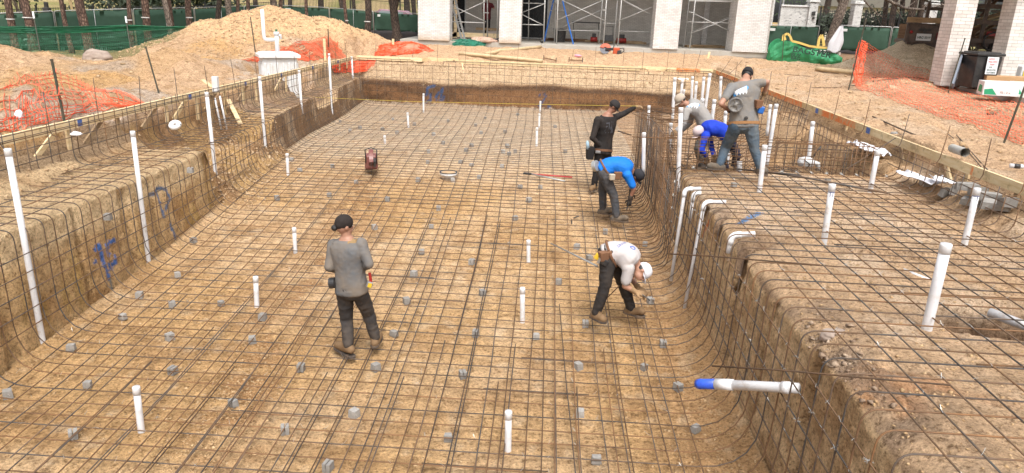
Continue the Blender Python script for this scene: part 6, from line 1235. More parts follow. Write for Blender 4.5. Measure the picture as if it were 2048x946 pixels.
q1 = at(1995, 182, 20.6); carton('white and green tile carton nearest the pit on the slab', (q1.x, q1.y, PZ), (.85, .50, .36), -.22, WBX)
q2 = at(2036, 186, 20.9); carton('white and green carton at the right edge behind the nearest carton', (q2.x+.15, q2.y+.1, PZ), (.55, .4, .34), -.2, WBX)
q3 = at(2010, 168, 21.8); carton('brown cardboard box lying behind the white cartons', (q3.x+.1, q3.y+.2, PZ), (1.25, .55, .42), -.1, CARD, False)
q4 = at(2040, 140, 22.6); t = thing('paper_sack', 'white sack with a yellow and blue mark at the right edge beside the pier', 'sack', (q4.x+.1, q4.y, PZ)); obj('body', MB().box((q4.x+.15, q4.y, PZ+.35), (.4, .3, .7), taper=.85), WBX, t, bev=.04); obj('print', MB().box((q4.x+.12, q4.y-.16, PZ+.5), (.2, .01, .18)), plain('yellow_print', (.7, .5, .03), .5), t); obj('print', MB().box((q4.x+.12, q4.y-.165, PZ+.3), (.22, .01, .12)), plain('blue_print', (.03, .1, .4), .5), t)
def atx(px, py, X): d = ROT @ Vector((px-CX, py-CY, FPX)); return d*(X/d.x)+V(0, 0, CAMZ)
# ---------------------------------------------------------------- white sheets, masonry rubble by the right board
def paper(label, c, s, seed, rz=0, mat=RAG):
    rows = []
    for j in range(10):
        r = []
        for i in range(14):
            u, v_ = i/13-.5, j/9-.5; x, y = u*s[0], v_*s[1]; x, y = x*cos(rz)-y*sin(rz), x*sin(rz)+y*cos(rz); r.append(V(c[0]+x, c[1]+y, c[2]+s[2]*(.4+.6*abs(fnoise(u*4+seed, v_*4))+.10*fnoise(u*7, v_*6, seed))))
        rows.append(r)
    return tag(obj('white_sheet', MB().sheet(rows, .004), mat, smooth=True), label, 'sheet')
for (px, py, X_, sx_, sy_, h_, sd_, rz_, lb_) in ((1735, 296, 5.9, .30, 1.15, .16, 3, .1, 'crumpled white sheet on the right bank behind the farthest ledge pipe'), (1842, 350, 5.85, .26, .85, .10, 5, .2, 'long white sheet on the right bank beside the grey blocks'), (1888, 352, 5.95, .22, .4, .08, 8, .1, 'small white sheet over the grey blocks under the right board')):
    q = atx(px, py, X_); paper(lb_, (q.x, q.y, max(q.z-.10, gz(q.x, q.y)+.01)), (sx_, sy_, h_), sd_, rz_)
q = at(1362, 153, 28.3); paper('white paper caught on the far bank above the spa pipes', (q.x+.1, 28.4, -.42), (.4, .2, .08), 11)
for i, (px, py, w, r) in enumerate(((1860, 360, .30, .1), (1895, 365, .26, .5), (1912, 372, .26, .9), (1938, 350, .34, -.3), (1960, 360, .3, .3), (1985, 372, .34, -.5), (1955, 385, .4, -.7), (1998, 388, .4, -.6), (2020, 380, .25, .2))):
    q = atx(px, py, 5.96+.03*(i%3)); z = max(q.z-.24, gz(q.x, q.y)-.04); nm = ['first', 'second', 'third', 'fourth', 'fifth', 'sixth', 'seventh', 'eighth', 'ninth'][i]
    me_ = MB().box((0, 0, 0), (w*.8, w*.4, .11), jit=.02).mesh('masonry_block', CON); place('masonry_block', me_, 'broken grey block under the right form board, %s from the left' % nm, 'block', (q.x, q.y, z+.08), r, 'broken grey blocks under the right board')
q = atz(2028, 337, -.05); t = thing('drink_bottle', 'clear bottle with a black label lying on the dirt at the right', 'bottle', q); obj('body', MB().tube([q+V(-.07, 0, .04), q+V(.09, -.03, .04), q+V(.12, -.035, .04), q+V(.15, -.04, .04)], [.034, .034, .02, .015], 10), plain('clear_plastic', (.6, .6, .62), .15), t, True); obj('label_band', MB().tube([q+V(-.02, -.01, .04), q+V(.06, -.025, .04)], .036, 10), BLK, t, True)
blobrock('stone', (2.56, 5.86, -.66), (.14, .11, .07), 'grey cracked stone set in the near lip of the ledge', ROCK, 9, cat='stone')
q = hit(1985, 229); blobrock('bark_chip', q+V(0, 0, .01), (.14, .07, .04), 'dark scrap lying under the long orange netting', DKW, 4, cat='scrap')
# ================================================================ PEOPLE
from mathutils.bvhtree import BVHTree
def capsule(mb, a, b, ra, rb, n=12):
    a = Vector(a); b = Vector(b); d = b-a; L = d.length
    if L < 1e-4: d = V(0,0,1); L = 1e-4; b = a+d*L
    d = d/L; P = []; R = []
    for k in range(5): t = pi/2*k/5; P.append(a-d*ra*cos(t)); R.append(max(ra*sin(t), .0008))
    for k in range(4): f = k/3; P.append(a.lerp(b, f)); R.append(ra+(rb-ra)*f)
    for k in range(1, 6): t = pi/2*k/5; P.append(b+d*rb*sin(t)); R.append(max(rb*cos(t), .0008))
    mb.tube(P, R, n)
def ellip(mb, c, r, F, n=14):
    "F: 3 axes (Vectors); r: radii along them"
    vs = []; c = Vector(c); prof = 9
    for i in range(prof+1):
        t = pi*i/prof; st, ct = max(sin(t), .02), cos(t)
        for q in range(n): a = 2*pi*q/n; vs.append(c+F[0]*(r[0]*st*cos(a))+F[1]*(r[1]*st*sin(a))+F[2]*(r[2]*ct))
    fs = [(i*n+q, (i+1)*n+q, (i+1)*n+(q+1) % n, i*n+(q+1) % n) for i in range(prof) for q in range(n)]+[tuple(range(n)), tuple(prof*n+q for q in range(n))[::-1]]
    mb.add(vs, fs)
def blob(name, mb, mat, parent, vox=.010, sm=3, folds=0, fs=.07, clipz=None, stretch=(1, 1, 1)):
    me = mb.mesh(name, mat); o = bpy.data.objects.new(name, me); COL.objects.link(o)
    m = o.modifiers.new('r', 'REMESH'); m.mode = 'VOXEL'; m.voxel_size = vox
    m = o.modifiers.new('s', 'SMOOTH'); m.iterations = sm; m.factor = .5
    dg = bpy.context.evaluated_depsgraph_get(); me2 = bpy.data.meshes.new_from_object(o.evaluated_get(dg)); COL.objects.unlink(o); bpy.data.objects.remove(o)
    n = len(me2.vertices)
    if folds:
        co = np.empty(n*3, np.float32); me2.vertices.foreach_get('co', co); co = co.reshape(-1, 3); nn = np.empty(n*3, np.float32); me2.vertices.foreach_get('normal', nn); nn = nn.reshape(-1, 3)
        w = .06*fbm(co[:, 0]/.13, co[:, 1]/.13, co[:, 2]/.13, 2)
        f = 1-np.abs(noise((co[:, 0]+w)/fs*stretch[0], (co[:, 1]+w)/fs*stretch[1], (co[:, 2]+w)/fs*stretch[2]))*2.0
        f = f + .4*(1-np.abs(noise((co[:, 0]-w)/fs*2.1, (co[:, 1])/fs*2.1, (co[:, 2]+w)/fs*2.1))*2)
        co = co+nn*(f*folds)[:, None]; me2.vertices.foreach_set('co', co.astype(np.float32).reshape(-1))
    me2.name = name; me2.materials.clear(); me2.materials.append(mat); me2.polygons.foreach_set('use_smooth', [True]*len(me2.polygons)); me2.update()
    return obj(name, me2, mat, parent)
def cloth(name, col, dirt=None, amt=.4, rough=.85, ds=5, **k):
    return plain(name, col, rough, dirt, ds, amt, bmp=.25, bscale=180, spec=.25, **k)
SKIN = plain('skin', (.36, .19, .125), .55, (.26, .12, .08), 9, .35); SKIN2 = plain('skin_tan', (.30, .145, .09), .55, (.2, .09, .06), 9, .35)
GLOVE = cloth('glove_leather', (.30, .19, .10), (.08, .05, .03), .6); GLOVEB = cloth('glove_black', (.035, .03, .028), (.15, .1, .06), .5); BOOT = cloth('boot_leather', (.20, .125, .065), (.12, .07, .04), .6); BOOTD = cloth('boot_dark', (.10, .085, .07), (.25, .17, .1), .5); SOLE = plain('boot_sole', (.05, .04, .035), .8, (.3, .2, .12), 12, .5)
HAIR = plain('hair_black', (.012, .01, .009), .5); EYE = plain('eye_white', (.6, .58, .55), .3); LIP = plain('lips', (.25, .09, .07), .5); LEATH = cloth('belt_leather', (.20, .10, .055), (.08, .04, .02), .5)
def hand(mb, w, d, nrm, side, s=1.0, curl=.5, r=.0):
    "wrist, direction of the fingers, back-of-hand normal, thumb side +-1"
    d = Vector(d).normalized(); nrm = Vector(nrm); nrm = (nrm-d*nrm.dot(d)).normalized(); x = d.cross(nrm)*side
    w = Vector(w); k = w+d*.085*s
    for u in (-.028, 0, .026): capsule(mb, w+d*.012+x*u*.6, k+x*u, .017+r, .0155+r, 8)
    for i, (u, l) in enumerate(((.032, .070), (.011, .080), (-.010, .075), (-.030, .058))):
        p = k+x*u*s; a = curl*(.75+.12*i); q = p+(d*cos(a*.6)-nrm*sin(a*.6))*l*.45*s; e = q+(d*cos(a*1.6)-nrm*sin(a*1.6))*l*.32*s; e2 = e+(d*cos(a*2.5)-nrm*sin(a*2.5))*l*.26*s
        capsule(mb, p, q, .0098+r, .0090+r, 7); capsule(mb, q, e, .0090+r, .0082+r, 7); capsule(mb, e, e2, .0082+r, .0072+r, 7)
    p = w+d*.028*s+x*.030*s; q = p+(d*.6+x*.75-nrm*.25).normalized()*.040*s; e = q+(d*.9+x*.25-nrm*.4).normalized()*.030*s
    capsule(mb, p, q, .013+r, .0115+r, 7); capsule(mb, q, e, .0115+r, .009+r, 7)
def person(label, J, face, cat='worker', skin=SKIN, shirt=None, pants=None, boots=BOOT, sleeve=.55, fat=1.0, gloves=(None, None), hdir=(None, None), head=1.0, cap=None, loc=None, spine=None, untuck=.06, hat_mat=None, curl=.7, beltm=None, hn=(None, None), legs=True):
    P = {k: Vector(v) for k, v in J.items()}
    base = (P['aL']+P['aR'])/2; t = thing('person', label, cat, loc or (base.x, base.y, min(P['aL'].z, P['aR'].z)-.08))
    R = (P['sR']-P['sL']).normalized(); U = (P['neck']-P['pelvis']).normalized(); Fd = U.cross(R)*1.0; 
    mid = P['pelvis'].lerp(P['neck'], .5) if spine is None else Vector(spine)
    def sp(f): a = P['pelvis'].lerp(mid, f); b = mid.lerp(P['neck'], f); return a.lerp(b, f)
    def fr(f):
        d = (sp(min(1, f+.05))-sp(max(0, f-.05))).normalized(); hp = (P['hR']-P['hL']).normalized(); r = hp.lerp(R, f); r = (r-d*r.dot(d)).normalized(); return r, d.cross(r), d
    prof = [(-.1, .172, .125), (0, .170, .125), (.15, .160, .120), (.30, .150, .113), (.45, .152, .113), (.60, .168, .120), (.74, .182, .124), (.86, .176, .112), (.95, .125, .090), (1, .08, .07)]
    def torso(mb, inf, f0, f1, wf=1):
        fs_ = np.linspace(f0, f1, 16); W_ = np.interp(fs_, [q[0] for q in prof], [q[1] for q in prof]); D_ = np.interp(fs_, [q[0] for q in prof], [q[2] for q in prof]); n = 22; vs = []; K = []
        for f, w, d in zip(fs_, W_, D_): K.append((sp(min(max(f, 0), 1))+(fr(0)[2]*f*.5 if f < 0 else V(0,0,0)), w*fat*wf+inf, d*fat+inf, fr(min(max(f, 0), 1))))
        c0, w0, d0, F0 = K[0]; c1, w1, d1, F1 = K[-1]
        K = [(c0-F0[2]*.05*sin(t), w0*cos(t), d0*cos(t), F0) for t in (1.5, 1.1, .7, .35)] + K + [(c1+F1[2]*.05*sin(t), w1*cos(t), d1*cos(t), F1) for t in (.35, .7, 1.1, 1.5)]
        for c, w, d, (x, y, z) in K:
            for q in range(n): a = 2*pi*q/n; ca, sa = cos(a), sin(a); vs.append(c+x*w*abs(ca)**.85*(1 if ca > 0 else -1)+y*d*abs(sa)**.85*(1 if sa > 0 else -1))
        m = len(K); mb.add(vs, [(i*n+q, i*n+(q+1) % n, (i+1)*n+(q+1) % n, (i+1)*n+q) for i in range(m-1) for q in range(n)]+[tuple(range(n))[::-1], tuple((m-1)*n+q for q in range(n))])
    body = MB(); torso(body, 0, -.1, 1); hd = P['head']; nk = P['neck']
    capsule(body, P['sL']-U*.02, P['sR']-U*.02, .058*fat, .058*fat); capsule(body, nk, hd-(hd-nk)*.25, .062, .056)
    F = Vector(face).normalized(); up = (hd-nk).normalized(); up = P.get('up', up); up = Vector(up).normalized(); up = (up-F*up.dot(F)).normalized(); sd_ = F.cross(up)
    s = head; hc = hd
    ellip(body, hc+up*.012-F*.012, (.077*s, .098*s, .105*s), (sd_, F, up)); ellip(body, hc-up*.055+F*.022, (.056*s, .070*s, .062*s), (sd_, F, up))
    capsule(body, hc+F*.088+up*.010, hc+F*.108-up*.022, .010, .015, 8); capsule(body, hc+F*.082+up*.028-sd_*.035, hc+F*.082+up*.028+sd_*.035, .012, .012, 8); ellip(body, hc+F*.075-up*.082, (.024, .02, .02), (sd_, F, up))
    for q in (-1, 1): ellip(body, hc+sd_*q*.079-up*.008-F*.005, (.012, .020, .032), (sd_, F, up))
    capsule(body, hc+F*.088-up*.052-sd_*.02, hc+F*.088-up*.052+sd_*.02, .010, .010, 8)
    for q, gl, hdv, nn_ in (('L', gloves[0], hdir[0], hn[0]), ('R', gloves[1], hdir[1], hn[1])):
        S_, E_, W_ = P['s'+q], P['e'+q], P['w'+q]
        capsule(body, S_, E_, .056*fat**.5, .043); capsule(body, E_, W_, .043, .029)
        capsule(body, S_.lerp(E_, .3), S_.lerp(E_, .6), .052*fat**.5, .049)
        dv = Vector(hdv) if hdv else (W_-E_).normalized(); nv = Vector(nn_) if nn_ else V(0, -.3, 1)
        hand(body, W_, dv, nv, 1 if q == 'L' else -1, 1.0, curl)
        if gl:
            g = MB(); capsule(g, W_-(W_-E_).normalized()*.05, W_, .041, .037, 10); hand(g, W_, dv, nv, 1 if q == 'L' else -1, 1.06, curl, .0045); blob('glove', g, gl, t, .0062, 1, .0015, .03)
        Hh, K_, A_2 = P['h'+q], P['k'+q], P['a'+q]
        capsule(body, Hh, K_, .086*fat**.5, .057); capsule(body, K_, A_2, .056, .038); capsule(body, K_.lerp(A_2, .15), K_.lerp(A_2, .45), .055, .05)
        T_ = P['t'+q]; capsule(body, A_2-V(0,0,.03), T_+V(0,0,.012), .036, .028)
        b_ = MB(); fd = (T_-A_2); fz = fd.z; fd.z = 0; fd.normalize(); ft = A_2+V(0, 0, -.045)
        capsule(b_, A_2+(K_-A_2).normalized()*.06, ft, .060, .060); capsule(b_, ft-fd*.05-V(0,0,.004), T_+fd*.02, .052, .050); capsule(b_, ft+fd*.05, T_+V(0,0,.010), .056, .052)
        bo = blob('boot', b_, boots, t, .008, 2, .002, .05)
        so_ = MB(); z_ = min(ft.z, T_.z)-.045; a_ = ft-fd*.06; sd2 = V(-fd.y, fd.x, 0); oz = Matrix.Identity(4); n_ = 10
        poly = []; c1 = Vector((a_.x, a_.y, 0)); c2 = Vector((T_.x, T_.y, 0))
        for k in range(n_+1): an = -pi/2+pi*k/n_; poly.append(c2+fd*cos(an)*.076+sd2*sin(an)*.058)
        for k in range(n_+1): an = pi/2+pi*k/n_; poly.append(c1+fd*cos(an)*.050+sd2*sin(an)*.050)
        so_.prism([(p.x, p.y) for p in poly], .026, Matrix.Translation((0, 0, z_))); obj('sole', so_, SOLE, bo)
    blob('body', body, skin, t, .0095, 2)
    for q in (-1, 1):
        e = MB(); ellip(e, hc+F*.084+up*.012+sd_*q*.030, (.012, .008, .007), (sd_, F, up), 8); eo = obj('eye', e, EYE, t, True); e = MB(); ellip(e, hc+F*.0905+up*.012+sd_*q*.030, (.005, .003, .005), (sd_, F, up), 8); obj('pupil', e, HAIR, eo, True)
    e = MB(); ellip(e, hc+F*.096-up*.050, (.022, .006, .006), (sd_, F, up), 8); obj('mouth', e, LIP, t, True)
    # clothes
    sh = None
    if shirt:
        m_ = MB(); torso(m_, .020, -.1, .92); x, y, z = fr(-.02); c = sp(0)-z*untuck; ellip(m_, c, (.172*fat+.022, .13*fat+.024, .06), (x, y, z)); capsule(m_, P['sL']-U*.015, P['sR']-U*.015, .070*fat, .070*fat); capsule(m_, P['sL'].lerp(P['sR'], .28), P['sL'].lerp(P['sR'], .72), .072, .072)
        for q in 'LR':
            S_, E_, W_ = P['s'+q], P['e'+q], P['w'+q]
            if sleeve < 1: e = S_.lerp(E_, sleeve+.12); capsule(m_, S_, e, .074*fat**.5, .066)
            else: capsule(m_, S_, E_, .072*fat**.5, .056); capsule(m_, E_, E_.lerp(W_, sleeve-1), .056, .042)
        sh = blob('shirt', m_, shirt, t, .0105, 4, .0055, .10, stretch=(1, 1, .55))
    if pants:
        m_ = MB(); torso(m_, .012, -.1, .13); x, y, z = fr(0); ellip(m_, sp(0)-z*.06, (.172*fat, .128*fat, .10), (x, y, z))
        for q in 'LR':
            Hh, K_, A_2 = P['h'+q], P['k'+q], P['a'+q]; capsule(m_, Hh, K_, .102*fat**.5, .076); capsule(m_, K_, A_2-(A_2-K_).normalized()*.01, .076, .062); capsule(m_, sp(0)-z*.03, Hh, .11, .10)
        blob('trousers', m_, pants, t, .0105, 3, .0075, .085, stretch=(1, 1, 1.2))
    if beltm:
        x, y, z = fr(.06); c = sp(.04); mb = MB()
        pts = [c+x*(.185*fat+.02)*cos(a)+y*(.138*fat+.022)*sin(a) for a in np.linspace(0, 2*pi, 29)]
        for a, b in zip(pts, pts[1:]): mb.bar(a-z*.02, b-z*.02, .008, .045) if abs(z.z) > .6 else mb.tube([a, b], .019, 6)
        obj('belt', mb, beltm, t)
    # head cover
    if cap:
        hm = hat_mat; c = hc+up*.030-F*.010; m_ = MB()
        if cap == 'beanie':
            ellip(m_, c+up*.012, (.092, .110, .098), (sd_, F, up)); ellip(m_, c-F*.055-up*.01, (.075, .055, .06), (sd_, F, up)); o = blob('knit_cap', m_, hm, t, .007, 3, .0015, .03); m2 = MB(); ellip(m2, hc-F*.125-up*.02, (.036, .034, .034), (sd_, F, up)); ellip(m2, hc-F*.09-up*.01, (.03, .03, .03), (sd_, F, up)); blob('hair_bun', m2, HAIR, t, .006, 1, .003, .02)
        else:
            bk = cap == 'back'
            n = 18; vs = []
            dome = MB(); prof_ = [(1.0, -.03), (1.02, .0), (.99, .03), (.86, .068), (.62, .094), (.3, .108), (.02, .111)]
            Mh = Matrix(((sd_.x, F.x, up.x, c.x), (sd_.y, F.y, up.y, c.y), (sd_.z, F.z, up.z, c.z), (0, 0, 0, 1))) @ Matrix.Diagonal((.089, .112, 1, 1)); dome.lathe(prof_, M=Mh, n=26); o = obj('cap', dome, hm, t, True)
            br = MB(); sgn = -1 if bk else 1; rows = []
            for k in range(6):
                f = k/5; rows.append([c+sd_*(.082*sin(a)*(1-.1*f))+F*sgn*((.098*cos(a))+.075*f*cos(a)**.7 if cos(a) > 0 else 0)+up*(-.022-.014*f*1.0-.02*abs(sin(a))*1) for a in np.linspace(-1.25, 1.25, 13)])
            br.sheet(rows, .004); obj('cap_brim', br, hm, o, True); obj('cap_button', MB().lathe([(.008, 0), (.008, .006), (.003, .008)], M=Matrix.Translation(c+up*.11)), hm, o)
            h_ = MB(); ellip(h_, hc-up*.004-F*.035, (.080, .074, .062), (sd_, F, up)); blob('hair', h_, HAIR, t, .007, 1)
    return t, P, sh, dict(sp=sp, fr=fr, F=F, up=up, sd=sd_)
def decal(sh, org, nrm, rv, uv, w, h, fn, mat, name, parent, n=40, off=.003):
    "print on cloth: cells of a grid cast on the cloth where fn(u, v) is true"
    me = sh.data; bv = BVHTree.FromPolygons([v.co for v in me.vertices], [p.vertices for p in me.polygons]); nrm = nrm.normalized(); mb = MB(); pts = {}
    def pt(i, j):
        if (i, j) not in pts:
            p = org+rv*((i/n-.5)*w)+uv*((j/n-.5)*h)+nrm*.4; r = bv.ray_cast(p, -nrm, .9); pts[(i, j)] = r[0]+nrm*off if r[0] else None
        return pts[(i, j)]
    for i in range(n):
        for j in range(n):
            if fn((i+.5)/n*2-1, (j+.5)/n*2-1):
                q = [pt(i, j), pt(i+1, j), pt(i+1, j+1), pt(i, j+1)]
                if all(q): mb.add(q, [(0, 1, 2, 3)])
    return obj(name, mb, mat, parent) if mb.v else None
def shirt_text(sh, s, org, nrm, rv, uv, size, mat, parent, off=.003, rot=0):
    me = sh.data; bv = BVHTree.FromPolygons([v.co for v in me.vertices], [p.vertices for p in me.polygons]); nrm = nrm.normalized(); o = text(s, size, Matrix(), mat, 'print', parent, ext=0)
    for v in o.data.vertices:
        x, y = v.co.x-.28*size*len(s), v.co.y; x, y = x*cos(rot)-y*sin(rot), x*sin(rot)+y*cos(rot); r = bv.ray_cast(org+rv*x+uv*y+nrm*.4, -nrm, .9); v.co = (r[0]+nrm*off) if r[0] else org
    return o
def J_(dk=1, **k): return {a: (at(b[0], b[1], b[2]*dk) if isinstance(b, tuple) and len(b) == 3 else b) for a, b in k.items()}
def pouch(t, c, s, rz, mat, name='tool_pouch', tp=.85): return obj(name, MB().box(c, s, rz=rz, taper=1/tp), mat, t, bev=.012)
PW = plain('print_white', (.72, .74, .76), .7); PB_ = plain('print_blue', (.03, .26, .62), .7); PN = plain('print_navy', (.05, .12, .42), .7); STEELT = plain('tool_steel', (.4, .4, .4), .35, metal=.7); YEL = plain('tool_yellow', (.65, .42, .03), .45)
# --- 1 man seen from behind on the mat
GS = cloth('grey_jersey', (.120, .126, .135), (.24, .175, .11), .55, ds=2.2); DJ = cloth('dark_jeans', (.038, .034, .033), (.10, .075, .055), .6)
t, P, sh, f = person('man in grey shirt and black knit cap with hair bun, seen from behind', J_(dk=.962, head=(689, 452, 8.17), neck=(693, 477, 8.17), pelvis=(703, 574, 8.18), sL=(668, 490, 8.2), sR=(722, 488, 8.14), eL=(659, 534, 8.12), wL=(676, 540, 8.42), eR=(738, 528, 8.06), wR=(722, 536, 8.38), hL=(690, 583, 8.2), hR=(718, 583, 8.17), kL=(693, 637, 8.28), kR=(737, 628, 8.34), aL=(697, 689, 8.14), aR=(751, 675, 8.34), tL=(677, 692, 8.30), tR=(757, 672, 8.50)),
    (.75, .62, -.12), shirt=GS, pants=DJ, sleeve=1.9, fat=1.04, cap='beanie', hat_mat=cloth('black_knit', (.025, .019, .017)), boots=BOOT, hdir=(V(.8, .4, .1), V(-.8, .4, .1)), beltm=None, untuck=.02)
decal(sh, at(705, 481, 7.792), V(-.05, -1, .25), V(1, 0, 0), V(0, .2, 1), .12, .10, lambda u, v: u*u+v*v < .75+.5*fnoise(u*3, v*3), cloth('sweat_stain', (.25, .165, .08)), 'stain', t)
c = at(665, 566, 7.792); obj('wire_reel', MB().lathe([(.03, -.03), (.055, -.028), (.055, .028), (.03, .03)], M=Matrix.Translation(c) @ Matrix.Rotation(R_(80), 4, 'Y') @ Matrix.Scale(1.2, 4), n=18), BLK, t, bev=.003); c = at(739, 569, 7.734)
obj('tape_measure', MB().box(c, (.065, .05, .075), rz=.4, ry=.3), STEELT, t, bev=.01); obj('tape_label', MB().box(c+V(.01, -.028, .0), (.045, .006, .05), rz=.4, ry=.3), YEL, t); obj('pliers', MB().bar(at(739, 545, 7.754), at(742, 565, 7.744), .022, .03), RED, t, bev=.004)
# --- 2 man in black
BKS = cloth('black_shirt', (.020, .017, .016), (.07, .05, .04), .35); BKP = cloth('black_trousers', (.017, .016, .017), (.05, .04, .035), .3)
t, P, sh, f = person('man all in black with a dark cap holding the string line', J_(head=(1228, 213, 15.0), neck=(1216, 228, 15.0), pelvis=(1205, 300, 15.0), sL=(1196, 240, 14.85), sR=(1228, 236, 15.2), eL=(1185, 276, 14.75), wL=(1202, 293, 14.85), eR=(1250, 226, 15.4), wR=(1271, 214, 15.4), hL=(1200, 308, 14.93), hR=(1212, 308, 15.1), kL=(1193, 341, 14.95), kR=(1213, 342, 15.1), aL=(1188, 370, 14.95), aR=(1203, 373, 15.05), tL=(1183, 378, 14.85), tR=(1205, 383, 14.85)),
    (.80, -.1, -.62), skin=SKIN2, shirt=BKS, pants=BKP, sleeve=1.95, fat=1.2, cap='front', hat_mat=cloth('charcoal_cap', (.03, .026, .025)), boots=BOOT, gloves=(GLOVE, GLOVE), hdir=(V(.2, -.1, -1), V(1, 0, .12)), beltm=LEATH, spine=at(1208, 270, 15.05))
pouch(t, at(1180, 306, 14.85), (.13, .16, .26), .2, BKP); obj('water_bottle', MB().tube([at(1176, 298, 14.78), at(1175, 285, 14.78), at(1175, 281, 14.78)], [.035, .035, .012], 10), plain('blue_clear', (.35, .5, .62), .15), t, True); obj('pliers', MB().box(at(1196, 304, 14.7), (.10, .03, .05)), STEELT, t, bev=.005)
decal(sh, at(1217, 255, 14.9), V(.5, -.9, 0), V(.9, .4, 0), V(0, 0, 1), .22, .26, lambda u, v: fnoise(u*5+3, v*4) > .28, cloth('grey_print', (.07, .07, .08)), 'print', t)
# --- 3 man in the blue shirt, bent double
BS = cloth('blue_shirt', (.008, .16, .58), (.02, .10, .40), .3, rough=.7); CJ = cloth('charcoal_jeans', (.055, .058, .064), (.13, .10, .08), .5)
t, P, sh, f = person('man in a bright blue shirt bent double, tying bars low down', J_(dk=.985, head=(1275, 352, 13.1), neck=(1262, 342, 13.15), pelvis=(1209, 338, 13.15), sL=(1255, 350, 12.95), sR=(1257, 336, 13.35), eL=(1268, 378, 12.95), wL=(1260, 398, 12.98), eR=(1262, 366, 13.55), wR=(1262, 386, 13.5), hL=(1208, 348, 13.0), hR=(1210, 342, 13.28), kL=(1228, 393, 13.0), kR=(1205, 380, 13.4), aL=(1233, 432, 12.95), aR=(1206, 418, 13.4), tL=(1250, 436, 12.9), tR=(1219, 420, 13.35)),
    (.5, -.12, -.85), skin=SKIN2, shirt=BS, pants=CJ, sleeve=.62, fat=1.16, cap='front', hat_mat=cloth('dark_cap', (.03, .03, .035)), boots=BOOTD, gloves=(GLOVEB, GLOVEB), hdir=(V(-.1, 0, -1), V(0, 0, -1)), beltm=LEATH, spine=at(1233, 322, 12.953), untuck=.0)
pouch(t, at(1224, 354, 12.628), (.09, .07, .11), .3, plain('tan_pouch', (.42, .36, .28), .7)); pouch(t, at(1236, 351, 12.657), (.12, .07, .13), .2, LEATH); c = at(1191, 332, 12.805); obj('wire_reel', MB().lathe([(.03, -.04), (.10, -.035), (.10, .035), (.03, .04)], M=Matrix.Translation(c) @ Matrix.Rotation(R_(70), 4, 'Y') @ Matrix.Rotation(R_(30), 4, 'X'), n=20), GALV, t, bev=.004)
obj('tie_tool', MB().tube([at(1258, 404, 12.756), at(1253, 420, 12.756)], .009, 6), BLK, t)
# --- 4 man in the white shirt bent over
WS = cloth('white_shirt', (.45, .42, .415), (.40, .32, .25), .45, ds=3); BP = cloth('black_work_trousers', (.022, .020, .020), (.08, .06, .045), .4)
t, P, sh, f = person('man in a dirty white shirt and white cap bent over the mat', J_(head=(1284, 544, 8.95), neck=(1270, 527, 9.0), pelvis=(1221, 508, 9.05), sL=(1257, 535, 8.86), sR=(1268, 514, 9.22), eL=(1250, 572, 8.84), wL=(1270, 583, 8.84), eR=(1262, 556, 9.3), wR=(1277, 576, 9.05), hL=(1216, 520, 8.93), hR=(1229, 517, 9.18), kL=(1210, 572, 8.86), kR=(1250, 576, 9.2), aL=(1193, 626, 8.86), aR=(1262, 616, 9.2), tL=(1204, 637, 8.78), tR=(1281, 622, 9.12)),
    (.38, -.5, -.80), skin=SKIN, shirt=WS, pants=BP, sleeve=.6, fat=1.12, cap='front', hat_mat=cloth('white_cap', (.60, .59, .62)), boots=BOOT, gloves=(GLOVE, GLOVE), hdir=(V(1, -.1, -.25), V(.8, -.3, -.5)), beltm=LEATH, spine=at(1243, 497, 9.05), untuck=.0)
nv = (f['sp'](.6)-f['sp'](.6)).normalized() if 0 else V(.0, -.35, 1); rv = (P['neck']-P['pelvis']).normalized(); uv = nv.cross(rv).normalized()
decal(sh, at(1264, 503, 9.02), V(-.0, -.5, .86), V(.8, .35, .2).normalized(), V(.25, -.75, -.4).normalized(), .16, .16, lambda u, v: .38 < math.hypot(u*1.1, v*1.0-.15)+max(0, v)*.35 < .62, PN, 'print', t, 44)
shirt_text(sh, 'RIGUEZ', at(1244, 500, 9.02), V(0, -.5, .86), V(-.6, -.65, -.3).normalized(), V(-.75, .55, .3).normalized(), .055, PN, t); decal(sh, at(1288, 516, 9.0), V(.2, -.3, .95), V(1, 0, 0), V(0, 1, .2), .12, .10, lambda u, v: u*u+v*v < .8, cloth('sweat_stain2', (.32, .21, .11)), 'stain', t, 20)
pouch(t, at(1209, 512, 8.85), (.15, .08, .13), .5, LEATH); obj('tape_measure', MB().box(at(1195, 513, 8.85), (.07, .05, .08), ry=.5), YEL, t, bev=.01); obj('pliers', MB().bar(at(1200, 516, 8.8), at(1196, 526, 8.8), .03, .03), STEELT, t); obj('holster', MB().box(at(1207, 523, 8.83), (.12, .05, .08), ry=.5), BLK, t, bev=.01)
obj('tie_tool', MB().tube([at(1284, 589, 8.8), at(1300, 601, 8.72)], .008, 6), BLK, t)
bar_thing([gp(1213, 611)+V(0, 0, .12), at(1238, 572, 8.95)], 'thin dark bar leaning under the hands of the man in the white shirt', 'loose_rebar', .008, STEEL)
bar_thing([gp(1101, 499)+V(0, 0, .11), at(1194, 532, 8.95)], 'long grey metal pole slanting to the belt of the man in the white shirt', 'metal_pole', .013, GALV, 'pole')
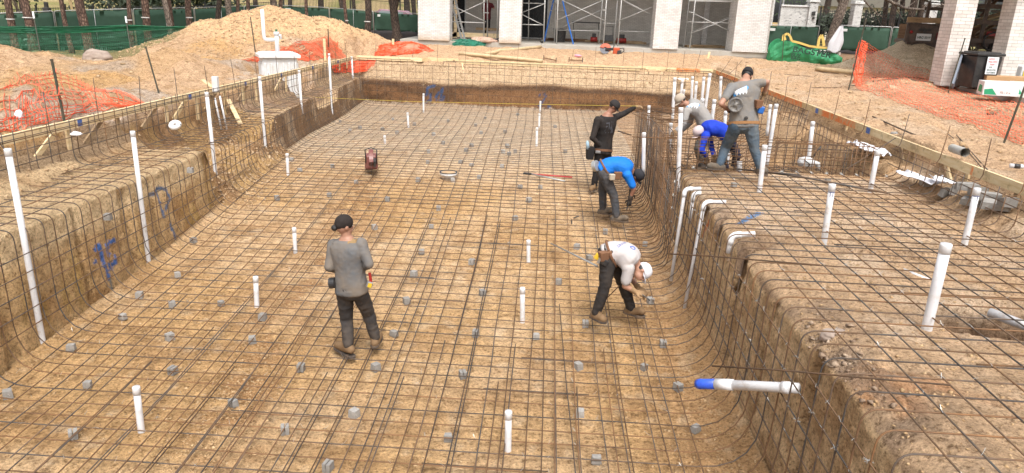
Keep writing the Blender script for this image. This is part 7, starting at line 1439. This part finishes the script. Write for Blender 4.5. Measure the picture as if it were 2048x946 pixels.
# --- 5 man in jeans on the ledge
GT = cloth('grey_tshirt', (.175, .17, .165), (.30, .22, .13), .65, ds=1.9); BJ = cloth('blue_jeans', (.052, .080, .112), (.14, .15, .15), .7, ds=2.5)
t, P, sh, f = person('man in grey T-shirt and worn blue jeans standing with his back turned', J_(dk=.962, head=(1494, 151, 12.68), neck=(1489, 162, 12.5), pelvis=(1487, 247, 12.35), sL=(1463, 176, 12.4), sR=(1512, 168, 12.45), eL=(1442, 208, 12.15), wL=(1460, 222, 12.45), eR=(1534, 164, 12.4), wR=(1528, 190, 12.55), hL=(1472, 253, 12.3), hR=(1502, 253, 12.3), kL=(1451, 295, 12.55), kR=(1509, 299, 12.25), aL=(1440, 328, 12.35), aR=(1521, 336, 12.15), tL=(1422, 332, 12.30), tR=(1529, 341, 12.05)),
    (.25, .65, -.7), skin=SKIN, shirt=GT, pants=BJ, sleeve=.5, fat=1.27, cap='front', hat_mat=cloth('black_cap', (.022, .02, .022)), boots=BOOTD, gloves=(GLOVEB, GLOVE), hdir=(V(.7, .5, -.4), V(-.25, .1, -1)), beltm=cloth('tan_belt', (.34, .18, .08)), untuck=.0, hn=(None, V(1, -.3, 0)))
def logo(sh, t, org, nrm, rv, uv, w):
    decal(sh, org, nrm, rv, uv, w, w*.62, lambda u, v: (u/.9)**2+((v-.1-.5*u)/.55)**2 < .95+.3*fnoise(u*3, v*3) , PB_, 'print', t, 34)
    decal(sh, org, nrm, rv, uv, w, w*.62, lambda u, v: abs(u) < .72 and v < .55+.4*u and v > -.75+.45*abs(sin(u*9+1)) and v > -.85, PW, 'print', t, 40, .006)
logo(sh, t, at(1484, 180, 11.736), V(-.1, -1, .35), V(1, 0, .22).normalized(), V(-.1, .3, 1).normalized(), .27)
shirt_text(sh, 'RIGUEZ POOLS', at(1488, 193, 11.736), V(-.1, -1, .3), V(1, 0, .1).normalized(), V(-.05, .3, 1).normalized(), .035, plain('faded_print', (.15, .14, .14), .8), t)
c = at(1471, 210, 11.708); MR = Matrix.Translation(c) @ V(-.15, -1, .12).to_track_quat('Z', 'Y').to_matrix().to_4x4(); r_ = obj('wire_reel', MB().lathe([(.02, -.03), (.118, -.028), (.122, .0), (.118, .022), (.095, .024), (.09, .016), (.03, .016), (.025, .024), (.001, .024)], M=MR, n=30), plain('reel_grey', (.09, .085, .085), .5, (.3, .26, .2), 20, .5), t, True)
for k in range(4): obj('spoke', MB().box((.055, 0, .019), (.07, .012, .008)), BOOTD, r_).data.transform(MR @ Matrix.Rotation(k*pi/2+.4, 4, 'Z'))
obj('blue_tool', MB().box(at(1522, 220, 11.784), (.09, .08, .12), ry=.2), plain('blue_tool', (.02, .12, .42), .35), t, bev=.02); g = MB(); pouch(t, at(1517, 208, 11.784), (.10, .09, .13), .2, LEATH)
obj('clip', MB().lathe([(.01, 0), (.03, .004), (.03, .012), (.01, .016)], M=Matrix.Translation(at(1492, 236, 11.698)) @ Matrix.Rotation(R_(90), 4, 'X'), n=12), BLK, t)
# --- 6 man with the tan cap bending in the spa
GL = cloth('pale_grey_shirt', (.27, .265, .26), (.34, .29, .24), .5, ds=2.5); GPA = cloth('grey_trousers', (.09, .085, .08), (.17, .13, .1), .5)
t, P, sh, f = person('man in pale grey long sleeves and tan cap bending in the spa', J_(head=(1361, 201, 14.8), neck=(1375, 210, 14.8), pelvis=(1413, 252, 14.8), sL=(1373, 222, 14.6), sR=(1386, 208, 15.0), eL=(1367, 247, 14.5), wL=(1352, 262, 14.45), eR=(1381, 244, 15.15), wR=(1364, 262, 15.1), hL=(1410, 262, 14.68), hR=(1417, 260, 14.92), kL=(1396, 296, 14.55), kR=(1402, 297, 14.95), aL=(1403, 335, 14.6), aR=(1413, 332, 15.0), tL=(1388, 340, 14.5), tR=(1398, 338, 14.9), up=V(-.5, 0, .8)),
    (-.72, -.15, -.62), skin=SKIN, shirt=GL, pants=GPA, sleeve=1.9, fat=1.12, cap='front', hat_mat=cloth('tan_cap', (.40, .33, .26)), boots=BOOTD, gloves=(GLOVE, GLOVE), beltm=LEATH, spine=at(1402, 216, 14.8), untuck=.0)
logo(sh, t, at(1388, 209, 14.6), V(.2, -.8, .7), V(1, 0, -.35).normalized(), V(.3, .5, .7).normalized(), .26)
# --- 7 man in royal blue stooping in the spa
RS = cloth('royal_shirt', (.012, .045, .46), (.01, .03, .28), .4, rough=.75); NP = cloth('navy_trousers', (.022, .026, .055), (.07, .06, .06), .4)
t, P, sh, f = person('man in royal blue long sleeves stooping low behind the jeans man', J_(head=(1397, 266, 13.75), neck=(1407, 262, 13.8), pelvis=(1456, 272, 13.9), sL=(1410, 272, 13.6), sR=(1414, 260, 14.0), eL=(1402, 300, 13.5), wL=(1414, 313, 13.55), eR=(1422, 292, 14.1), wR=(1428, 312, 13.9), hL=(1456, 283, 13.78), hR=(1460, 278, 14.05), kL=(1444, 312, 13.6), kR=(1474, 312, 14.2), aL=(1452, 338, 13.8), aR=(1468, 333, 14.3), tL=(1438, 344, 13.65), tR=(1455, 338, 14.15)),
    (-.75, -.35, -.55), skin=SKIN2, shirt=RS, pants=NP, sleeve=1.9, fat=1.02, cap='front', hat_mat=cloth('pinkish_cap', (.55, .45, .44)), boots=BOOT, gloves=(GLOVE, GLOVE), hdir=(V(0, 0, -1), V(0, 0, -1)), spine=at(1430, 246, 13.85), untuck=.0)
# --- 8 worker on the porch
t, P, sh, f = person('worker in a maroon shirt standing on the porch behind the left scaffold', J_(head=(976, -4, 38.6), neck=(976, 4, 38.6), pelvis=(974, 35, 38.6), sL=(969, 9, 38.6), sR=(983, 9, 38.6), eL=(966, 20, 38.5), wL=(967, 30, 38.7), eR=(988, 16, 38.5), wR=(980, 14, 38.9), hL=(971, 38, 38.6), hR=(977, 38, 38.6), kL=(970, 56, 38.6), kR=(977, 56, 38.6), aL=(969, 72, 38.6), aR=(976, 72, 38.6), tL=(968, 73, 38.8), tR=(977, 73, 38.8)), (0, 1, 0), shirt=cloth('maroon_shirt', (.10, .015, .02)), pants=BKP, sleeve=.6, fat=1.05, cap='front', hat_mat=BKS)
